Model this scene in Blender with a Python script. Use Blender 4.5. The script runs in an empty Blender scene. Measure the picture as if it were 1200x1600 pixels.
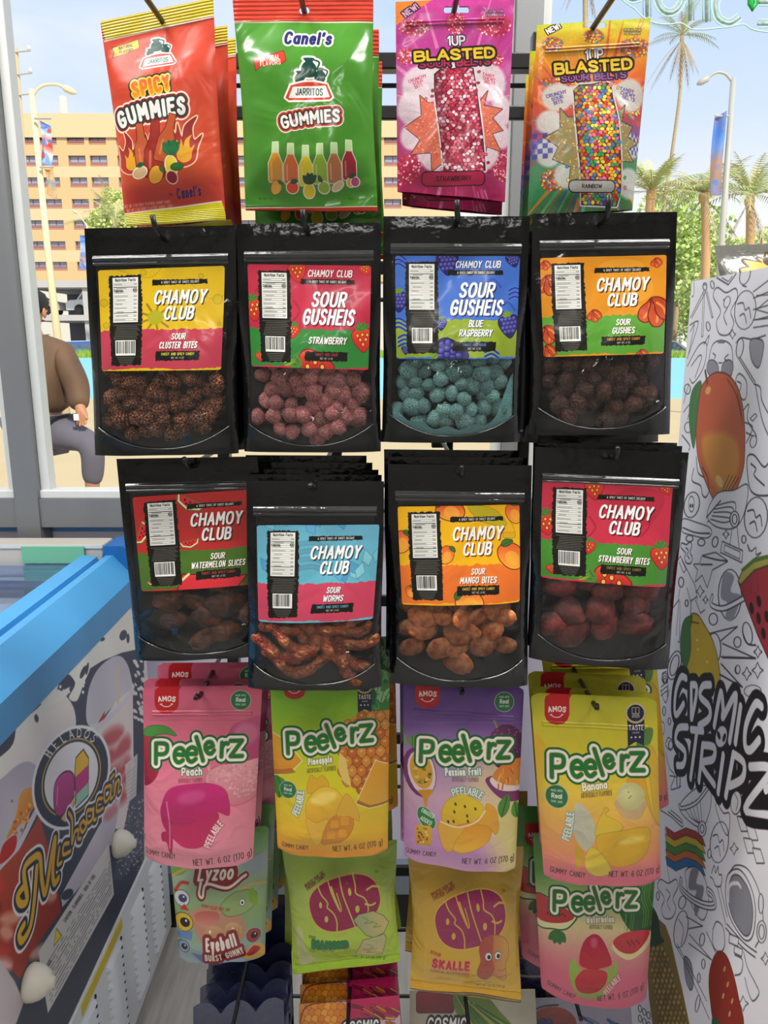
import bpy, bmesh, math, random
import numpy as np
from mathutils import Vector, Matrix

# ------------------------------------------------------------------ camera, world, sun, lights, exposure
SC = bpy.context.scene
COL = SC.collection
F_PX = 1202.0
PITCH = math.radians(12.6)
CAM_Z = 1.45
cam_d = bpy.data.cameras.new('camera')
cam_d.sensor_fit = 'VERTICAL'
cam_d.sensor_height = 36.0
cam_d.sensor_width = 27.0
cam_d.lens = 36.0 * F_PX / 1600.0
cam_d.clip_start = 0.02
cam_d.clip_end = 600
cam = bpy.data.objects.new('camera', cam_d)
COL.objects.link(cam)
cam.location = (0, 0, CAM_Z)
cam.rotation_euler = (math.pi / 2 - PITCH, 0, 0)
SC.camera = cam

SC.view_settings.view_transform = 'Standard'
SC.view_settings.look = 'None'
SC.view_settings.exposure = -0.12
SC.view_settings.gamma = 1.0
SC.view_settings.use_curve_mapping = False

def build_world():
    w = bpy.data.worlds.new('sky')
    SC.world = w
    w.use_nodes = True
    nt = w.node_tree
    nt.nodes.clear()
    N = nt.nodes.new
    L = nt.links.new
    tc = N('ShaderNodeTexCoord')
    sep = N('ShaderNodeSeparateXYZ')
    L(tc.outputs['Generated'], sep.inputs[0])
    mp = N('ShaderNodeMapping')
    mp.inputs['Scale'].default_value = (1.0, 1.0, 3.2)
    mp.inputs['Location'].default_value = (0.55, 0.1, 0.0)
    L(tc.outputs['Generated'], mp.inputs[0])
    nz = N('ShaderNodeTexNoise')
    nz.inputs['Scale'].default_value = 1.7
    nz.inputs['Detail'].default_value = 5
    nz.inputs['Roughness'].default_value = 0.5
    L(mp.outputs[0], nz.inputs['Vector'])
    cr = N('ShaderNodeValToRGB')
    cr.color_ramp.elements[0].position = 0.43
    cr.color_ramp.elements[0].color = (0, 0, 0, 1)
    cr.color_ramp.elements[1].position = 0.63
    cr.color_ramp.elements[1].color = (1, 1, 1, 1)
    L(nz.outputs['Fac'], cr.inputs[0])
    blue = N('ShaderNodeValToRGB')
    e = blue.color_ramp.elements
    e[0].position = 0.0
    e[0].color = (0.98, 0.95, 0.90, 1)
    e[1].position = 0.6
    e[1].color = (0.42, 0.60, 0.94, 1)
    for p_, c_ in ((0.13, (0.95, 0.94, 0.94, 1)), (0.24, (0.68, 0.79, 0.97, 1)), (0.36, (0.56, 0.71, 0.96, 1))):
        k = e.new(p_)
        k.color = c_
    L(sep.outputs['Z'], blue.inputs[0])
    mx = N('ShaderNodeMixRGB')
    mx.inputs[2].default_value = (0.97, 0.96, 0.96, 1)
    L(cr.outputs[0], mx.inputs[0])
    L(blue.outputs[0], mx.inputs[1])
    bg = N('ShaderNodeBackground')
    bg.inputs['Strength'].default_value = 1.18
    L(mx.outputs[0], bg.inputs['Color'])
    out = N('ShaderNodeOutputWorld')
    L(bg.outputs[0], out.inputs['Surface'])
build_world()

sun_d = bpy.data.lights.new('sun', 'SUN')
sun_d.energy = 4.6
sun_d.angle = math.radians(1.0)
sun_d.color = (1.0, 0.93, 0.80)
sun = bpy.data.objects.new('sun', sun_d)
COL.objects.link(sun)
sun.rotation_euler = (math.radians(48), 0, math.radians(28))

ROOM_H = 3.1
LAMPS = [(-0.95, 0.5, 42), (0.95, 0.5, 42), (-1.35, -0.45, 26), (1.35, -0.45, 26), (0.0, -2.6, 16)]
for i, (lx, ly, le) in enumerate(LAMPS):
    ld = bpy.data.lights.new('ceiling_lamp_light', 'AREA')
    ld.shape = 'RECTANGLE'
    ld.size = 1.15
    ld.size_y = 0.26
    ld.energy = le
    ld.color = (1.0, 0.98, 0.95)
    lo = bpy.data.objects.new('ceiling_lamp_light', ld)
    COL.objects.link(lo)
    lo.location = (lx, ly, ROOM_H - 0.085)

# ------------------------------------------------------------------ helpers
RND = random.Random(7)

def ray(px, py):
    a = (px - 600.0) / F_PX
    b = (800.0 - py) / F_PX
    c, s = math.cos(PITCH), math.sin(PITCH)
    return Vector((a, c + b * s, -s + b * c))

def at(px, py, Y):
    d = ray(px, py)
    return Vector((0, 0, CAM_Z)) + d * (Y / d.y)

def onx(px, py, X):
    d = ray(px, py)
    return Vector((0, 0, CAM_Z)) + d * (X / d.x)

def proj(p):
    d = Vector(p) - Vector((0, 0, CAM_Z))
    c, s = math.cos(PITCH), math.sin(PITCH)
    depth = d.y * c - d.z * s
    upv = d.y * s + d.z * c
    return (600 + F_PX * d.x / depth, 800 - F_PX * upv / depth)

def hexc(h):
    h = h.lstrip('#')
    return tuple(int(h[i:i + 2], 16) / 255 for i in (0, 2, 4))

def lin(h):
    c = hexc(h) if isinstance(h, str) else h
    return tuple(((x + 0.055) / 1.055) ** 2.4 if x > 0.04045 else x / 12.92 for x in c) + (1.0,)

def tag(o, label=None, cat=None, group=None, kind=None):
    if label: o['label'] = label
    if cat: o['category'] = cat
    if group: o['group'] = group
    if kind: o['kind'] = kind
    return o

def empty(name, loc, label=None, cat=None, group=None, rz=0):
    o = bpy.data.objects.new(name, None)
    COL.objects.link(o)
    o.empty_display_size = 0.03
    o.location = loc
    o.rotation_euler = (0, 0, rz)
    return tag(o, label, cat, group)

def link_mesh(name, verts, faces, mat, parent=None, smooth=True, uvs=None, origin=None, mats=None, fmat=None):
    me = bpy.data.meshes.new(name)
    if origin is not None:
        ox, oy, oz = origin
        verts = [(v[0] - ox, v[1] - oy, v[2] - oz) for v in verts]
    me.from_pydata([tuple(v) for v in verts], [], faces)
    if smooth:
        me.polygons.foreach_set('use_smooth', [True] * len(me.polygons))
    if uvs is not None:
        lay = me.uv_layers.new(name='UVMap')
        idx = np.empty(len(me.loops), dtype=np.int32)
        me.loops.foreach_get('vertex_index', idx)
        lay.data.foreach_set('uv', np.asarray(uvs, dtype=np.float32)[idx].ravel())
    for m in (mats or [mat]):
        me.materials.append(m)
    if fmat is not None:
        me.polygons.foreach_set('material_index', fmat)
    me.update()
    o = bpy.data.objects.new(name, me)
    COL.objects.link(o)
    if parent is not None:
        o.parent = parent
    elif origin is not None:
        o.location = origin
    return o

class MB:
    """collects simple solids into one mesh (local coordinates)"""
    def __init__(s):
        s.v = []
        s.f = []
    def add(s, vs, fs):
        n = len(s.v)
        s.v += [tuple(v) for v in vs]
        s.f += [tuple(i + n for i in f) for f in fs]
    def box(s, x0, x1, y0, y1, z0, z1, c=0.0):
        if c <= 0:
            vs = [(x, y, z) for x in (x0, x1) for y in (y0, y1) for z in (z0, z1)]
            s.add(vs, [(0, 1, 3, 2), (4, 6, 7, 5), (0, 4, 5, 1), (2, 3, 7, 6), (0, 2, 6, 4), (1, 5, 7, 3)])
            return s
        bm = bmesh.new()
        bmesh.ops.create_cube(bm, size=1.0)
        for v in bm.verts:
            v.co = Vector(((x0 + x1) / 2 + v.co.x * (x1 - x0), (y0 + y1) / 2 + v.co.y * (y1 - y0), (z0 + z1) / 2 + v.co.z * (z1 - z0)))
        bmesh.ops.bevel(bm, geom=bm.edges[:], offset=c, segments=2, affect='EDGES', profile=0.5)
        bm.verts.index_update()
        s.add([v.co[:] for v in bm.verts], [[v.index for v in f.verts] for f in bm.faces])
        bm.free()
        return s
    def tube(s, pts, r, n=8, cap=True):
        pts = [Vector(p) for p in pts]
        rs = r if isinstance(r, (list, tuple)) else [r] * len(pts)
        vs, fs = [], []
        prev = None
        for i, p in enumerate(pts):
            t = (pts[min(i + 1, len(pts) - 1)] - pts[max(i - 1, 0)]).normalized()
            if prev is None:
                a = Vector((0, 0, 1)) if abs(t.z) < 0.9 else Vector((1, 0, 0))
                e1 = t.cross(a).normalized()
            else:
                e1 = (prev - t * prev.dot(t)).normalized()
            prev = e1
            e2 = t.cross(e1)
            for k in range(n):
                an = 2 * math.pi * k / n
                vs.append(p + (e1 * math.cos(an) + e2 * math.sin(an)) * rs[i])
        for i in range(len(pts) - 1):
            for k in range(n):
                a, b = i * n + k, i * n + (k + 1) % n
                fs.append((a, b, b + n, a + n))
        if cap:
            fs.append(tuple(range(n))[::-1])
            m = (len(pts) - 1) * n
            fs.append(tuple(range(m, m + n)))
        s.add(vs, fs)
        return s
    def lathe(s, c, prof, n=20, axis='z'):
        vs, fs = [], []
        for (r, h) in prof:
            for k in range(n):
                a = 2 * math.pi * k / n
                q = (r * math.cos(a), r * math.sin(a), h)
                if axis == 'x': q = (q[2], q[0], q[1])
                if axis == 'y': q = (q[0], q[2], q[1])
                vs.append((c[0] + q[0], c[1] + q[1], c[2] + q[2]))
        for i in range(len(prof) - 1):
            for k in range(n):
                a, b = i * n + k, i * n + (k + 1) % n
                fs.append((a, b, b + n, a + n))
        fs.append(tuple(range(n))[::-1])
        m = (len(prof) - 1) * n
        fs.append(tuple(range(m, m + n)))
        s.add(vs, fs)
        return s
    def prism(s, poly, axis, a0, a1):
        """polygon in the two other axes, extruded along axis"""
        n = len(poly)
        vs = []
        for a in (a0, a1):
            for (p, q) in poly:
                vs.append({'x': (a, p, q), 'y': (p, a, q), 'z': (p, q, a)}[axis])
        fs = [tuple(range(n))[::-1], tuple(range(n, 2 * n))]
        fs += [(i, (i + 1) % n, (i + 1) % n + n, i + n) for i in range(n)]
        s.add(vs, fs)
        return s
    def build(s, name, mat, parent=None, smooth=False, origin=None):
        o = link_mesh(name, s.v, s.f, mat, parent, smooth=smooth, origin=origin)
        bm = bmesh.new()
        bm.from_mesh(o.data)
        bmesh.ops.recalc_face_normals(bm, faces=bm.faces[:])
        bm.to_mesh(o.data)
        bm.free()
        return o

def copy_tree(o, parent=None):
    c = o.copy()
    COL.objects.link(c)
    c.parent = parent
    for ch in list(o.children):
        copy_tree(ch, c)
    return c

# ------------------------------------------------------------------ materials
def new_mat(name):
    m = bpy.data.materials.new(name)
    m.use_nodes = True
    nt = m.node_tree
    b = nt.nodes['Principled BSDF']
    return m, nt, b

def mat(name, col, rough=0.5, metal=0.0, spec=0.5, noise=None, bump=None, trans=0.0, emit=None, coat=0.0):
    """noise=(scale, amount 0..1 towards a second colour, colour, stretch); bump=(scale, strength)"""
    m, nt, b = new_mat(name)
    c = lin(col)
    b.inputs['Base Color'].default_value = c
    b.inputs['Roughness'].default_value = rough
    b.inputs['Metallic'].default_value = metal
    b.inputs['Specular IOR Level'].default_value = spec
    b.inputs['Coat Weight'].default_value = coat
    if trans: b.inputs['Transmission Weight'].default_value = trans
    if emit:
        b.inputs['Emission Color'].default_value = lin(emit[0])
        b.inputs['Emission Strength'].default_value = emit[1]
    if noise or bump:
        tc = nt.nodes.new('ShaderNodeTexCoord')
        mp = nt.nodes.new('ShaderNodeMapping')
        nt.links.new(tc.outputs['Object'], mp.inputs[0])
    if noise:
        mp.inputs['Scale'].default_value = noise[3] if len(noise) > 3 else (1, 1, 1)
        nz = nt.nodes.new('ShaderNodeTexNoise')
        nz.inputs['Scale'].default_value = noise[0]
        nz.inputs['Detail'].default_value = 5
        nt.links.new(mp.outputs[0], nz.inputs['Vector'])
        cr = nt.nodes.new('ShaderNodeValToRGB')
        cr.color_ramp.elements[0].position = 0.5 - 0.22
        cr.color_ramp.elements[1].position = 0.5 + 0.22
        cr.color_ramp.elements[0].color = c
        c2 = lin(noise[2])
        cr.color_ramp.elements[1].color = tuple(c[i] * (1 - noise[1]) + c2[i] * noise[1] for i in range(3)) + (1,)
        nt.links.new(nz.outputs['Fac'], cr.inputs[0])
        nt.links.new(cr.outputs[0], b.inputs['Base Color'])
    if bump:
        n2 = nt.nodes.new('ShaderNodeTexNoise')
        n2.inputs['Scale'].default_value = bump[0]
        n2.inputs['Detail'].default_value = 4
        nt.links.new(mp.outputs[0], n2.inputs['Vector'])
        bp = nt.nodes.new('ShaderNodeBump')
        bp.inputs['Strength'].default_value = bump[1]
        bp.inputs['Distance'].default_value = 0.01
        nt.links.new(n2.outputs['Fac'], bp.inputs['Height'])
        nt.links.new(bp.outputs[0], b.inputs['Normal'])
    return m

def film_mat(name, tint=(0.93, 0.93, 0.93), gloss=0.12, rough=0.12, haze=0.05, bump=(38, 0.5), fres=0.5):
    """thin clear plastic film: see-through sheet with a reflecting surface and a little haze"""
    m = bpy.data.materials.new(name)
    m.use_nodes = True
    nt = m.node_tree
    nt.nodes.clear()
    N, L = nt.nodes.new, nt.links.new
    out = N('ShaderNodeOutputMaterial')
    tr = N('ShaderNodeBsdfTransparent')
    tr.inputs[0].default_value = tint + (1,)
    gl = N('ShaderNodeBsdfGlossy')
    gl.inputs['Roughness'].default_value = rough
    gl.inputs['Color'].default_value = (0.95, 0.95, 0.95, 1)
    df = N('ShaderNodeBsdfDiffuse')
    df.inputs['Color'].default_value = (0.55, 0.55, 0.55, 1)
    lw = N('ShaderNodeLayerWeight')
    lw.inputs['Blend'].default_value = 0.25
    mul = N('ShaderNodeMath')
    mul.operation = 'MULTIPLY_ADD'
    mul.inputs[1].default_value = fres
    mul.inputs[2].default_value = gloss
    L(lw.outputs['Fresnel'], mul.inputs[0])
    m1 = N('ShaderNodeMixShader')
    m1.inputs[0].default_value = haze
    L(tr.outputs[0], m1.inputs[1])
    L(df.outputs[0], m1.inputs[2])
    m2 = N('ShaderNodeMixShader')
    L(mul.outputs[0], m2.inputs[0])
    L(m1.outputs[0], m2.inputs[1])
    L(gl.outputs[0], m2.inputs[2])
    L(m2.outputs[0], out.inputs['Surface'])
    if bump:
        tc = N('ShaderNodeTexCoord')
        nz = N('ShaderNodeTexNoise')
        nz.inputs['Scale'].default_value = bump[0]
        nz.inputs['Detail'].default_value = 2
        nz.inputs['Distortion'].default_value = 1.5
        L(tc.outputs['Object'], nz.inputs['Vector'])
        bp = N('ShaderNodeBump')
        bp.inputs['Strength'].default_value = bump[1]
        bp.inputs['Distance'].default_value = 0.012
        L(nz.outputs['Fac'], bp.inputs['Height'])
        L(bp.outputs[0], gl.inputs['Normal'])
        L(bp.outputs[0], lw.inputs['Normal'])
    return m

def print_mat(name, img, rough=0.32, spec=0.5, alpha=False, bump=(30, 0.25), coat=0.0):
    m, nt, b = new_mat(name)
    N, L = nt.nodes.new, nt.links.new
    uv = N('ShaderNodeUVMap')
    uv.uv_map = 'UVMap'
    tx = N('ShaderNodeTexImage')
    tx.image = img
    tx.extension = 'EXTEND'
    L(uv.outputs[0], tx.inputs['Vector'])
    L(tx.outputs['Color'], b.inputs['Base Color'])
    if alpha:
        L(tx.outputs['Alpha'], b.inputs['Alpha'])
    b.inputs['Roughness'].default_value = rough
    b.inputs['Specular IOR Level'].default_value = spec
    b.inputs['Coat Weight'].default_value = coat
    b.inputs['Coat Roughness'].default_value = 0.08
    if bump:
        tc = N('ShaderNodeTexCoord')
        nz = N('ShaderNodeTexNoise')
        nz.inputs['Scale'].default_value = bump[0]
        nz.inputs['Detail'].default_value = 2
        nz.inputs['Distortion'].default_value = 1.2
        L(tc.outputs['Object'], nz.inputs['Vector'])
        bp = N('ShaderNodeBump')
        bp.inputs['Strength'].default_value = bump[1]
        bp.inputs['Distance'].default_value = 0.01
        L(nz.outputs['Fac'], bp.inputs['Height'])
        L(bp.outputs[0], b.inputs['Normal'])
        L(bp.outputs[0], b.inputs['Coat Normal'])
    return m

M = {}
M['alu'] = mat('brushed aluminium frame', '#7e8082', 0.42, 0.35, noise=(18, 0.25, '#929494', (1, 1, 0.1)))
M['bead'] = mat('light glazing bead', '#d9dbd8', 0.35, 0.1, noise=(20, 0.2, '#c4c6c2'))
M['black_metal'] = mat('black powder coated steel', '#101113', 0.35, 0.0, 0.5, bump=(400, 0.05))
M['black_film'] = mat('black pouch film', '#0b0c0d', 0.15, 0.0, 0.6, bump=(22, 0.38))
M['black_film_back'] = mat('black pouch back film', '#0a0a0b', 0.35, 0.0, 0.4, bump=(20, 0.3))
M['gusset'] = mat('grey pouch bottom film', '#121415', 0.2, 0.0, 0.55, bump=(14, 0.4))
M['zip'] = mat('translucent zip strip', '#2c2f31', 0.14, 0.0, 0.7, bump=(25, 0.2))
M['clear'] = film_mat('clear pouch film', (0.86, 0.86, 0.86), 0.03, 0.07, 0.012, (15, 0.8))
M['foil'] = mat('silver bag back', '#9a9a98', 0.3, 0.6, bump=(40, 0.4))
# ------------------------------------------------------------------ printed graphics: a small painter that draws flat print from code
FONT = {
'A': '66;0 0 33 100 66 0|13 34 53 34', 'B': '58;0 0 0 100|~0 100 34 100 52 90 52 64 36 53 0 52|~0 52 40 52 58 40 58 14 42 0 0 0',
'C': '62;~60 82 48 97 30 100 10 88 0 50 10 12 30 0 48 3 60 18', 'D': '63;0 0 0 100|~0 100 30 100 55 85 63 50 55 15 30 0 0 0',
'E': '52;52 100 0 100 0 0 52 0|0 52 44 52', 'F': '50;50 100 0 100 0 0|0 52 42 52', 'G': '62;~60 82 48 97 30 100 10 88 0 50 10 12 30 0 52 5 62 20|62 20 62 46 36 46',
'H': '62;0 0 0 100|62 0 62 100|0 52 62 52', 'I': '2;1 0 1 100', 'J': '44;~44 100 44 50 44 25 36 4 20 0 4 8 0 25', 'K': '60;0 0 0 100|58 100 0 42|20 58 60 0',
'L': '48;0 100 0 0 48 0', 'M': '78;0 0 4 100 39 35 74 100 78 0', 'N': '62;0 0 0 100 62 0 62 100', 'O': '70;@35 100 10 88 0 50 10 12 35 0 60 12 70 50 60 88',
'P': '58;0 0 0 100|~0 100 35 100 56 90 56 60 38 46 0 46', 'Q': '70;@35 100 10 88 0 50 10 12 35 0 60 12 70 50 60 88|45 20 70 -8', 'R': '60;0 0 0 100|~0 100 35 100 56 90 56 62 38 48 0 48|26 48 60 0',
'S': '56;~54 84 42 98 24 100 6 90 2 72 16 56 40 46 55 30 50 9 30 0 12 3 0 18', 'T': '60;0 100 60 100|30 100 30 0', 'U': '62;~0 100 0 60 0 30 10 6 31 0 52 6 62 30 62 60 62 100',
'V': '64;0 100 32 0 64 100', 'W': '90;0 100 22 0 45 80 68 0 90 100', 'X': '60;0 0 60 100|0 100 60 0', 'Y': '60;0 100 30 48 60 100|30 48 30 0', 'Z': '58;0 100 58 100 0 0 58 0',
'a': '50;@25 66 6 56 0 33 6 10 25 0 42 8 48 33 42 58|50 68 50 0', 'b': '50;0 100 0 0|@25 66 8 58 2 33 8 8 25 0 44 10 50 33 44 56', 'c': '46;~46 54 36 66 24 67 6 56 0 33 6 10 24 0 38 3 46 14',
'd': '50;50 100 50 0|@25 66 6 56 0 33 6 10 25 0 42 8 48 33 42 58', 'e': '48;2 36 48 36|~48 36 44 58 26 67 6 56 0 33 8 9 26 0 46 12', 'f': '34;~36 98 24 100 14 88 12 70 12 0|0 64 30 64',
'g': '50;@25 66 6 56 0 33 6 10 25 0 42 8 48 33 42 58|~50 68 50 20 50 -10 42 -28 24 -32 6 -24', 'h': '48;0 100 0 0|~0 44 10 62 28 67 44 58 48 40 48 0', 'i': '2;1 66 1 0|1 90 1 91',
'k': '46;0 100 0 0|42 66 2 28|16 40 46 0', 'l': '2;1 100 1 0', 'm': '76;0 67 0 0|~0 46 10 64 24 66 36 56 38 40 38 0|~38 46 48 64 62 66 74 56 76 40 76 0', 'n': '46;0 67 0 0|~0 44 10 62 26 67 42 58 46 40 46 0',
'o': '52;@26 67 7 57 0 33 7 9 26 0 45 9 52 33 45 57', 'p': '50;0 67 0 -30|@25 66 8 58 2 33 8 8 25 0 44 10 50 33 44 56', 'r': '30;0 67 0 0|~0 40 8 58 20 66 30 64', 's': '42;~40 55 30 66 18 67 4 58 6 42 22 34 38 26 40 10 24 0 10 2 0 12',
't': '34;~14 94 14 50 14 20 20 2 34 2|0 66 32 66', 'u': '46;~0 67 0 24 6 4 22 0 38 6 46 22|46 67 46 0', 'w': '70;0 67 17 0 35 56 53 0 70 67', 'x': '46;0 67 46 0|46 67 0 0', 'y': '48;0 67 24 8|48 67 14 -30', 'z': '46;0 67 46 67 0 0 46 0',
'0': '58;@29 100 8 86 0 50 8 14 29 0 50 14 58 50 50 86', '1': '22;0 80 20 100 20 0', '2': '54;~2 80 14 98 34 100 52 86 50 62 30 38 0 0|0 0 54 0', '5': '54;50 100 8 100 4 56|~4 56 28 64 50 52 54 30 42 6 22 0 0 12',
'6': '54;~48 92 34 100 14 84 2 50 4 18 26 0 48 10 54 30 44 52 24 56 6 42', '7': '52;0 100 52 100 18 0', '3': '52;~2 86 20 100 46 90 46 66 24 54|~24 54 50 44 52 20 34 0 14 2 0 16', '9': '54;~50 56 30 46 6 58 2 80 20 100 46 92 54 60 44 14 24 0 8 6', '8': '54;@27 100 6 88 8 62 27 54 46 62 48 88|@27 54 4 42 2 12 27 0 52 12 50 42',
'.': '2;1 0 1 1', "'": '8;6 100 0 78', '(': '20;~20 108 4 76 0 40 4 4 20 -24', ')': '20;~0 108 16 76 20 40 16 4 0 -24', '!': '2;1 100 1 34|1 2 1 3', '-': '30;0 42 30 42', '/': '40;0 -6 40 104', ' ': '34;'}

def crom(P, closed=False, n=5):
    P = [np.array(p, float) for p in P]
    m = len(P)
    out = []
    for i in range(m if closed else m - 1):
        if closed:
            p0, p1, p2, p3 = P[(i - 1) % m], P[i], P[(i + 1) % m], P[(i + 2) % m]
        else:
            p0, p1, p2, p3 = P[max(i - 1, 0)], P[i], P[i + 1], P[min(i + 2, m - 1)]
        for k in range(n):
            t = k / n
            out.append(0.5 * ((2 * p1) + (-p0 + p2) * t + (2 * p0 - 5 * p1 + 4 * p2 - p3) * t * t + (-p0 + 3 * p1 - 3 * p2 + p3) * t ** 3))
    out.append(P[0] if closed else P[-1])
    return np.array(out)

GLY = {}
def glyph(ch):
    if ch not in GLY:
        adv, body = FONT.get(ch, FONT.get(ch.upper(), '40;')).split(';')
        ss = []
        for st in body.split('|'):
            if not st: continue
            flag = st[0] if st[0] in '~@' else ''
            q = np.array([float(t) for t in st.lstrip('~@').split()]).reshape(-1, 2) / 100.0
            if flag and len(q) > 2: q = crom(q, flag == '@', 4)
            ss.append(q)
        GLY[ch] = (float(adv) / 100, ss)
    return GLY[ch]

def homography(src, dst):
    A = []
    for (x, y), (u, v) in zip(src, dst):
        A.append([x, y, 1, 0, 0, 0, -u * x, -u * y, u])
        A.append([0, 0, 0, x, y, 1, -v * x, -v * y, v])
    A = np.array(A, float)
    h = np.linalg.solve(A[:, :8], A[:, 8])
    return np.append(h, 1).reshape(3, 3)

def happly(H, pts):
    p = np.asarray(pts, float).reshape(-1, 2)
    q = np.c_[p, np.ones(len(p))] @ H.T
    return q[:, :2] / q[:, 2:3]

class Cv:
    """canvas; points are given in photo-crop coordinates and mapped to the flat print"""
    def __init__(s, name, w, h, quad, bg='#ffffff', crop=(0, 0, 1)):
        s.name, s.w, s.h = name, w, h
        s.a = np.ones((h, w, 4), np.float32)
        s.a[..., :3] = hexc(bg)
        s.H = homography(quad, [(0, 0), (w, 0), (w, h), (0, h)])
        q = np.array(quad, float)
        s.k0 = 0.5 * (w / np.linalg.norm(q[1] - q[0]) + h / np.linalg.norm(q[3] - q[0]))
        s.c = crop
        s.r = random.Random(hash(name) % 9999 if False else sum(map(ord, name)))
    def T(s, pts):
        ox, oy, sc = s.c
        p = np.asarray(pts, float).reshape(-1, 2) / sc + (ox, oy)
        return happly(s.H, p)
    def k(s, w):
        return w * s.k0 / s.c[2]
    def _paint(s, x0, y0, x1, y1, d, col, r=0.0, op=1.0, soft=0.75):
        cov = np.clip(0.5 - (d - r) / (2 * soft), 0, 1) * op
        reg = s.a[y0:y1, x0:x1, :3]
        if isinstance(col, tuple) and isinstance(col[0], str):
            ax = col[2] if len(col) > 2 else 'v'
            c1, c2 = np.array(hexc(col[0])), np.array(hexc(col[1]))
            if ax == 'v':
                t = np.linspace(0, 1, y1 - y0)[:, None, None]
            elif ax == 'h':
                t = np.linspace(0, 1, x1 - x0)[None, :, None]
            else:
                yy, xx = np.mgrid[-1:1:(y1 - y0) * 1j, -1:1:(x1 - x0) * 1j]
                t = np.clip(np.hypot(xx + .25, yy + .25), 0, 1)[..., None]
            c = c1 * (1 - t) + c2 * t
        else:
            c = np.array(hexc(col) if isinstance(col, str) else col)
        reg += (c - reg) * cov[..., None]
    def _bb(s, q, pad):
        x0, y0 = np.floor(q.min(0) - pad).astype(int)
        x1, y1 = np.ceil(q.max(0) + pad + 1).astype(int)
        return max(x0, 0), max(y0, 0), min(x1, s.w), min(y1, s.h)
    def seg_d(s, lines, pad):
        """distance field to a set of polylines (texture px)"""
        lines = [l for l in lines if len(l)]
        if not lines: return None
        allp = np.vstack(lines)
        x0, y0, x1, y1 = s._bb(allp, pad)
        if x1 <= x0 or y1 <= y0: return None
        D = np.full((y1 - y0, x1 - x0), 1e6, np.float32)
        for l in lines:
            if len(l) == 1: l = np.vstack([l, l + 0.01])
            for i in range(len(l) - 1):
                a, b = l[i], l[i + 1]
                bx0, by0, bx1, by1 = s._bb(np.array([a, b]), pad)
                if bx1 <= bx0 or by1 <= by0: continue
                X = np.arange(bx0, bx1, dtype=np.float32)[None, :] + 0.5
                Y = np.arange(by0, by1, dtype=np.float32)[:, None] + 0.5
                dx, dy = b - a
                L2 = dx * dx + dy * dy + 1e-9
                t = np.clip(((X - a[0]) * dx + (Y - a[1]) * dy) / L2, 0, 1)
                d = np.hypot(X - a[0] - t * dx, Y - a[1] - t * dy)
                v = D[by0 - y0:by1 - y0, bx0 - x0:bx1 - x0]
                np.minimum(v, d, out=v)
        return x0, y0, x1, y1, D
    def poly_d(s, q, pad):
        x0, y0, x1, y1 = s._bb(q, pad)
        if x1 <= x0 or y1 <= y0: return None
        X = np.arange(x0, x1, dtype=np.float32)[None, :] + 0.5
        Y = np.arange(y0, y1, dtype=np.float32)[:, None] + 0.5
        ins = np.zeros((y1 - y0, x1 - x0), bool)
        n = len(q)
        for i in range(n):
            ax, ay = q[i]
            bx, by = q[(i + 1) % n]
            if ay == by: continue
            xi = ax + (Y - ay) * (bx - ax) / (by - ay)
            ins ^= ((Y >= min(ay, by)) & (Y < max(ay, by))) & (X < xi)
        r = s.seg_d([np.vstack([q, q[:1]])], pad)
        D = np.minimum(r[4], pad + 1)
        return x0, y0, x1, y1, np.where(ins, -D, D)
    def poly(s, pts, col, out=None, smooth=False, op=1.0, soft=0.75):
        pts = crom(pts, True, 5)[:-1] if smooth else np.asarray(pts, float).reshape(-1, 2)
        q = s.T(pts)
        ow = s.k(out[0]) if out else 0
        r = s.poly_d(q, max(ow, soft) + 1.5)
        if r is None: return
        if out: s._paint(*r, out[1], ow, op, soft)
        if col is not None: s._paint(*r, col, 0, op, soft)
    def line(s, pts, w, col, smooth=False, closed=False, op=1.0, out=None, soft=0.75):
        pts = crom(pts, closed, 6) if smooth else np.asarray(pts, float).reshape(-1, 2)
        if closed and not smooth: pts = np.vstack([pts, pts[:1]])
        q = s.T(pts)
        rw = s.k(w) / 2
        ow = s.k(out[0]) if out else 0
        r = s.seg_d([q], rw + ow + soft + 1)
        if r is None: return
        if out: s._paint(*r, out[1], rw + ow, op)
        s._paint(*r, col, rw, op, soft)
    def ell(s, x, y, rx, ry, col, out=None, rot=0, op=1.0, n=18, soft=0.75):
        a = np.linspace(0, 2 * np.pi, n, endpoint=False)
        c, sn = math.cos(math.radians(rot)), math.sin(math.radians(rot))
        ex, ey = rx * np.cos(a), ry * np.sin(a)
        s.poly(np.c_[x + ex * c + ey * sn, y - ex * sn + ey * c], col, out, op=op, soft=soft)
    def rect(s, x0, y0, x1, y1, col, r=0, out=None, op=1.0):
        if r:
            p = []
            for (cx, cy, a0) in ((x1 - r, y0 + r, -90), (x1 - r, y1 - r, 0), (x0 + r, y1 - r, 90), (x0 + r, y0 + r, 180)):
                for k in range(5):
                    t = math.radians(a0 + 22.5 * k)
                    p.append((cx + r * math.cos(t), cy + r * math.sin(t)))
            s.poly(p, col, out, op=op)
        else:
            s.poly([(x0, y0), (x1, y0), (x1, y1), (x0, y1)], col, out, op=op)
    def grad(s, stops, axis='v'):
        n = s.h if axis == 'v' else s.w
        t = np.linspace(0, 1, n)
        ps = [p for p, _ in stops]
        cs = np.array([hexc(c) for _, c in stops])
        g = np.stack([np.interp(t, ps, cs[:, i]) for i in range(3)], 1)
        s.a[..., :3] = g[:, None, :] if axis == 'v' else g[None, :, :]
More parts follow.
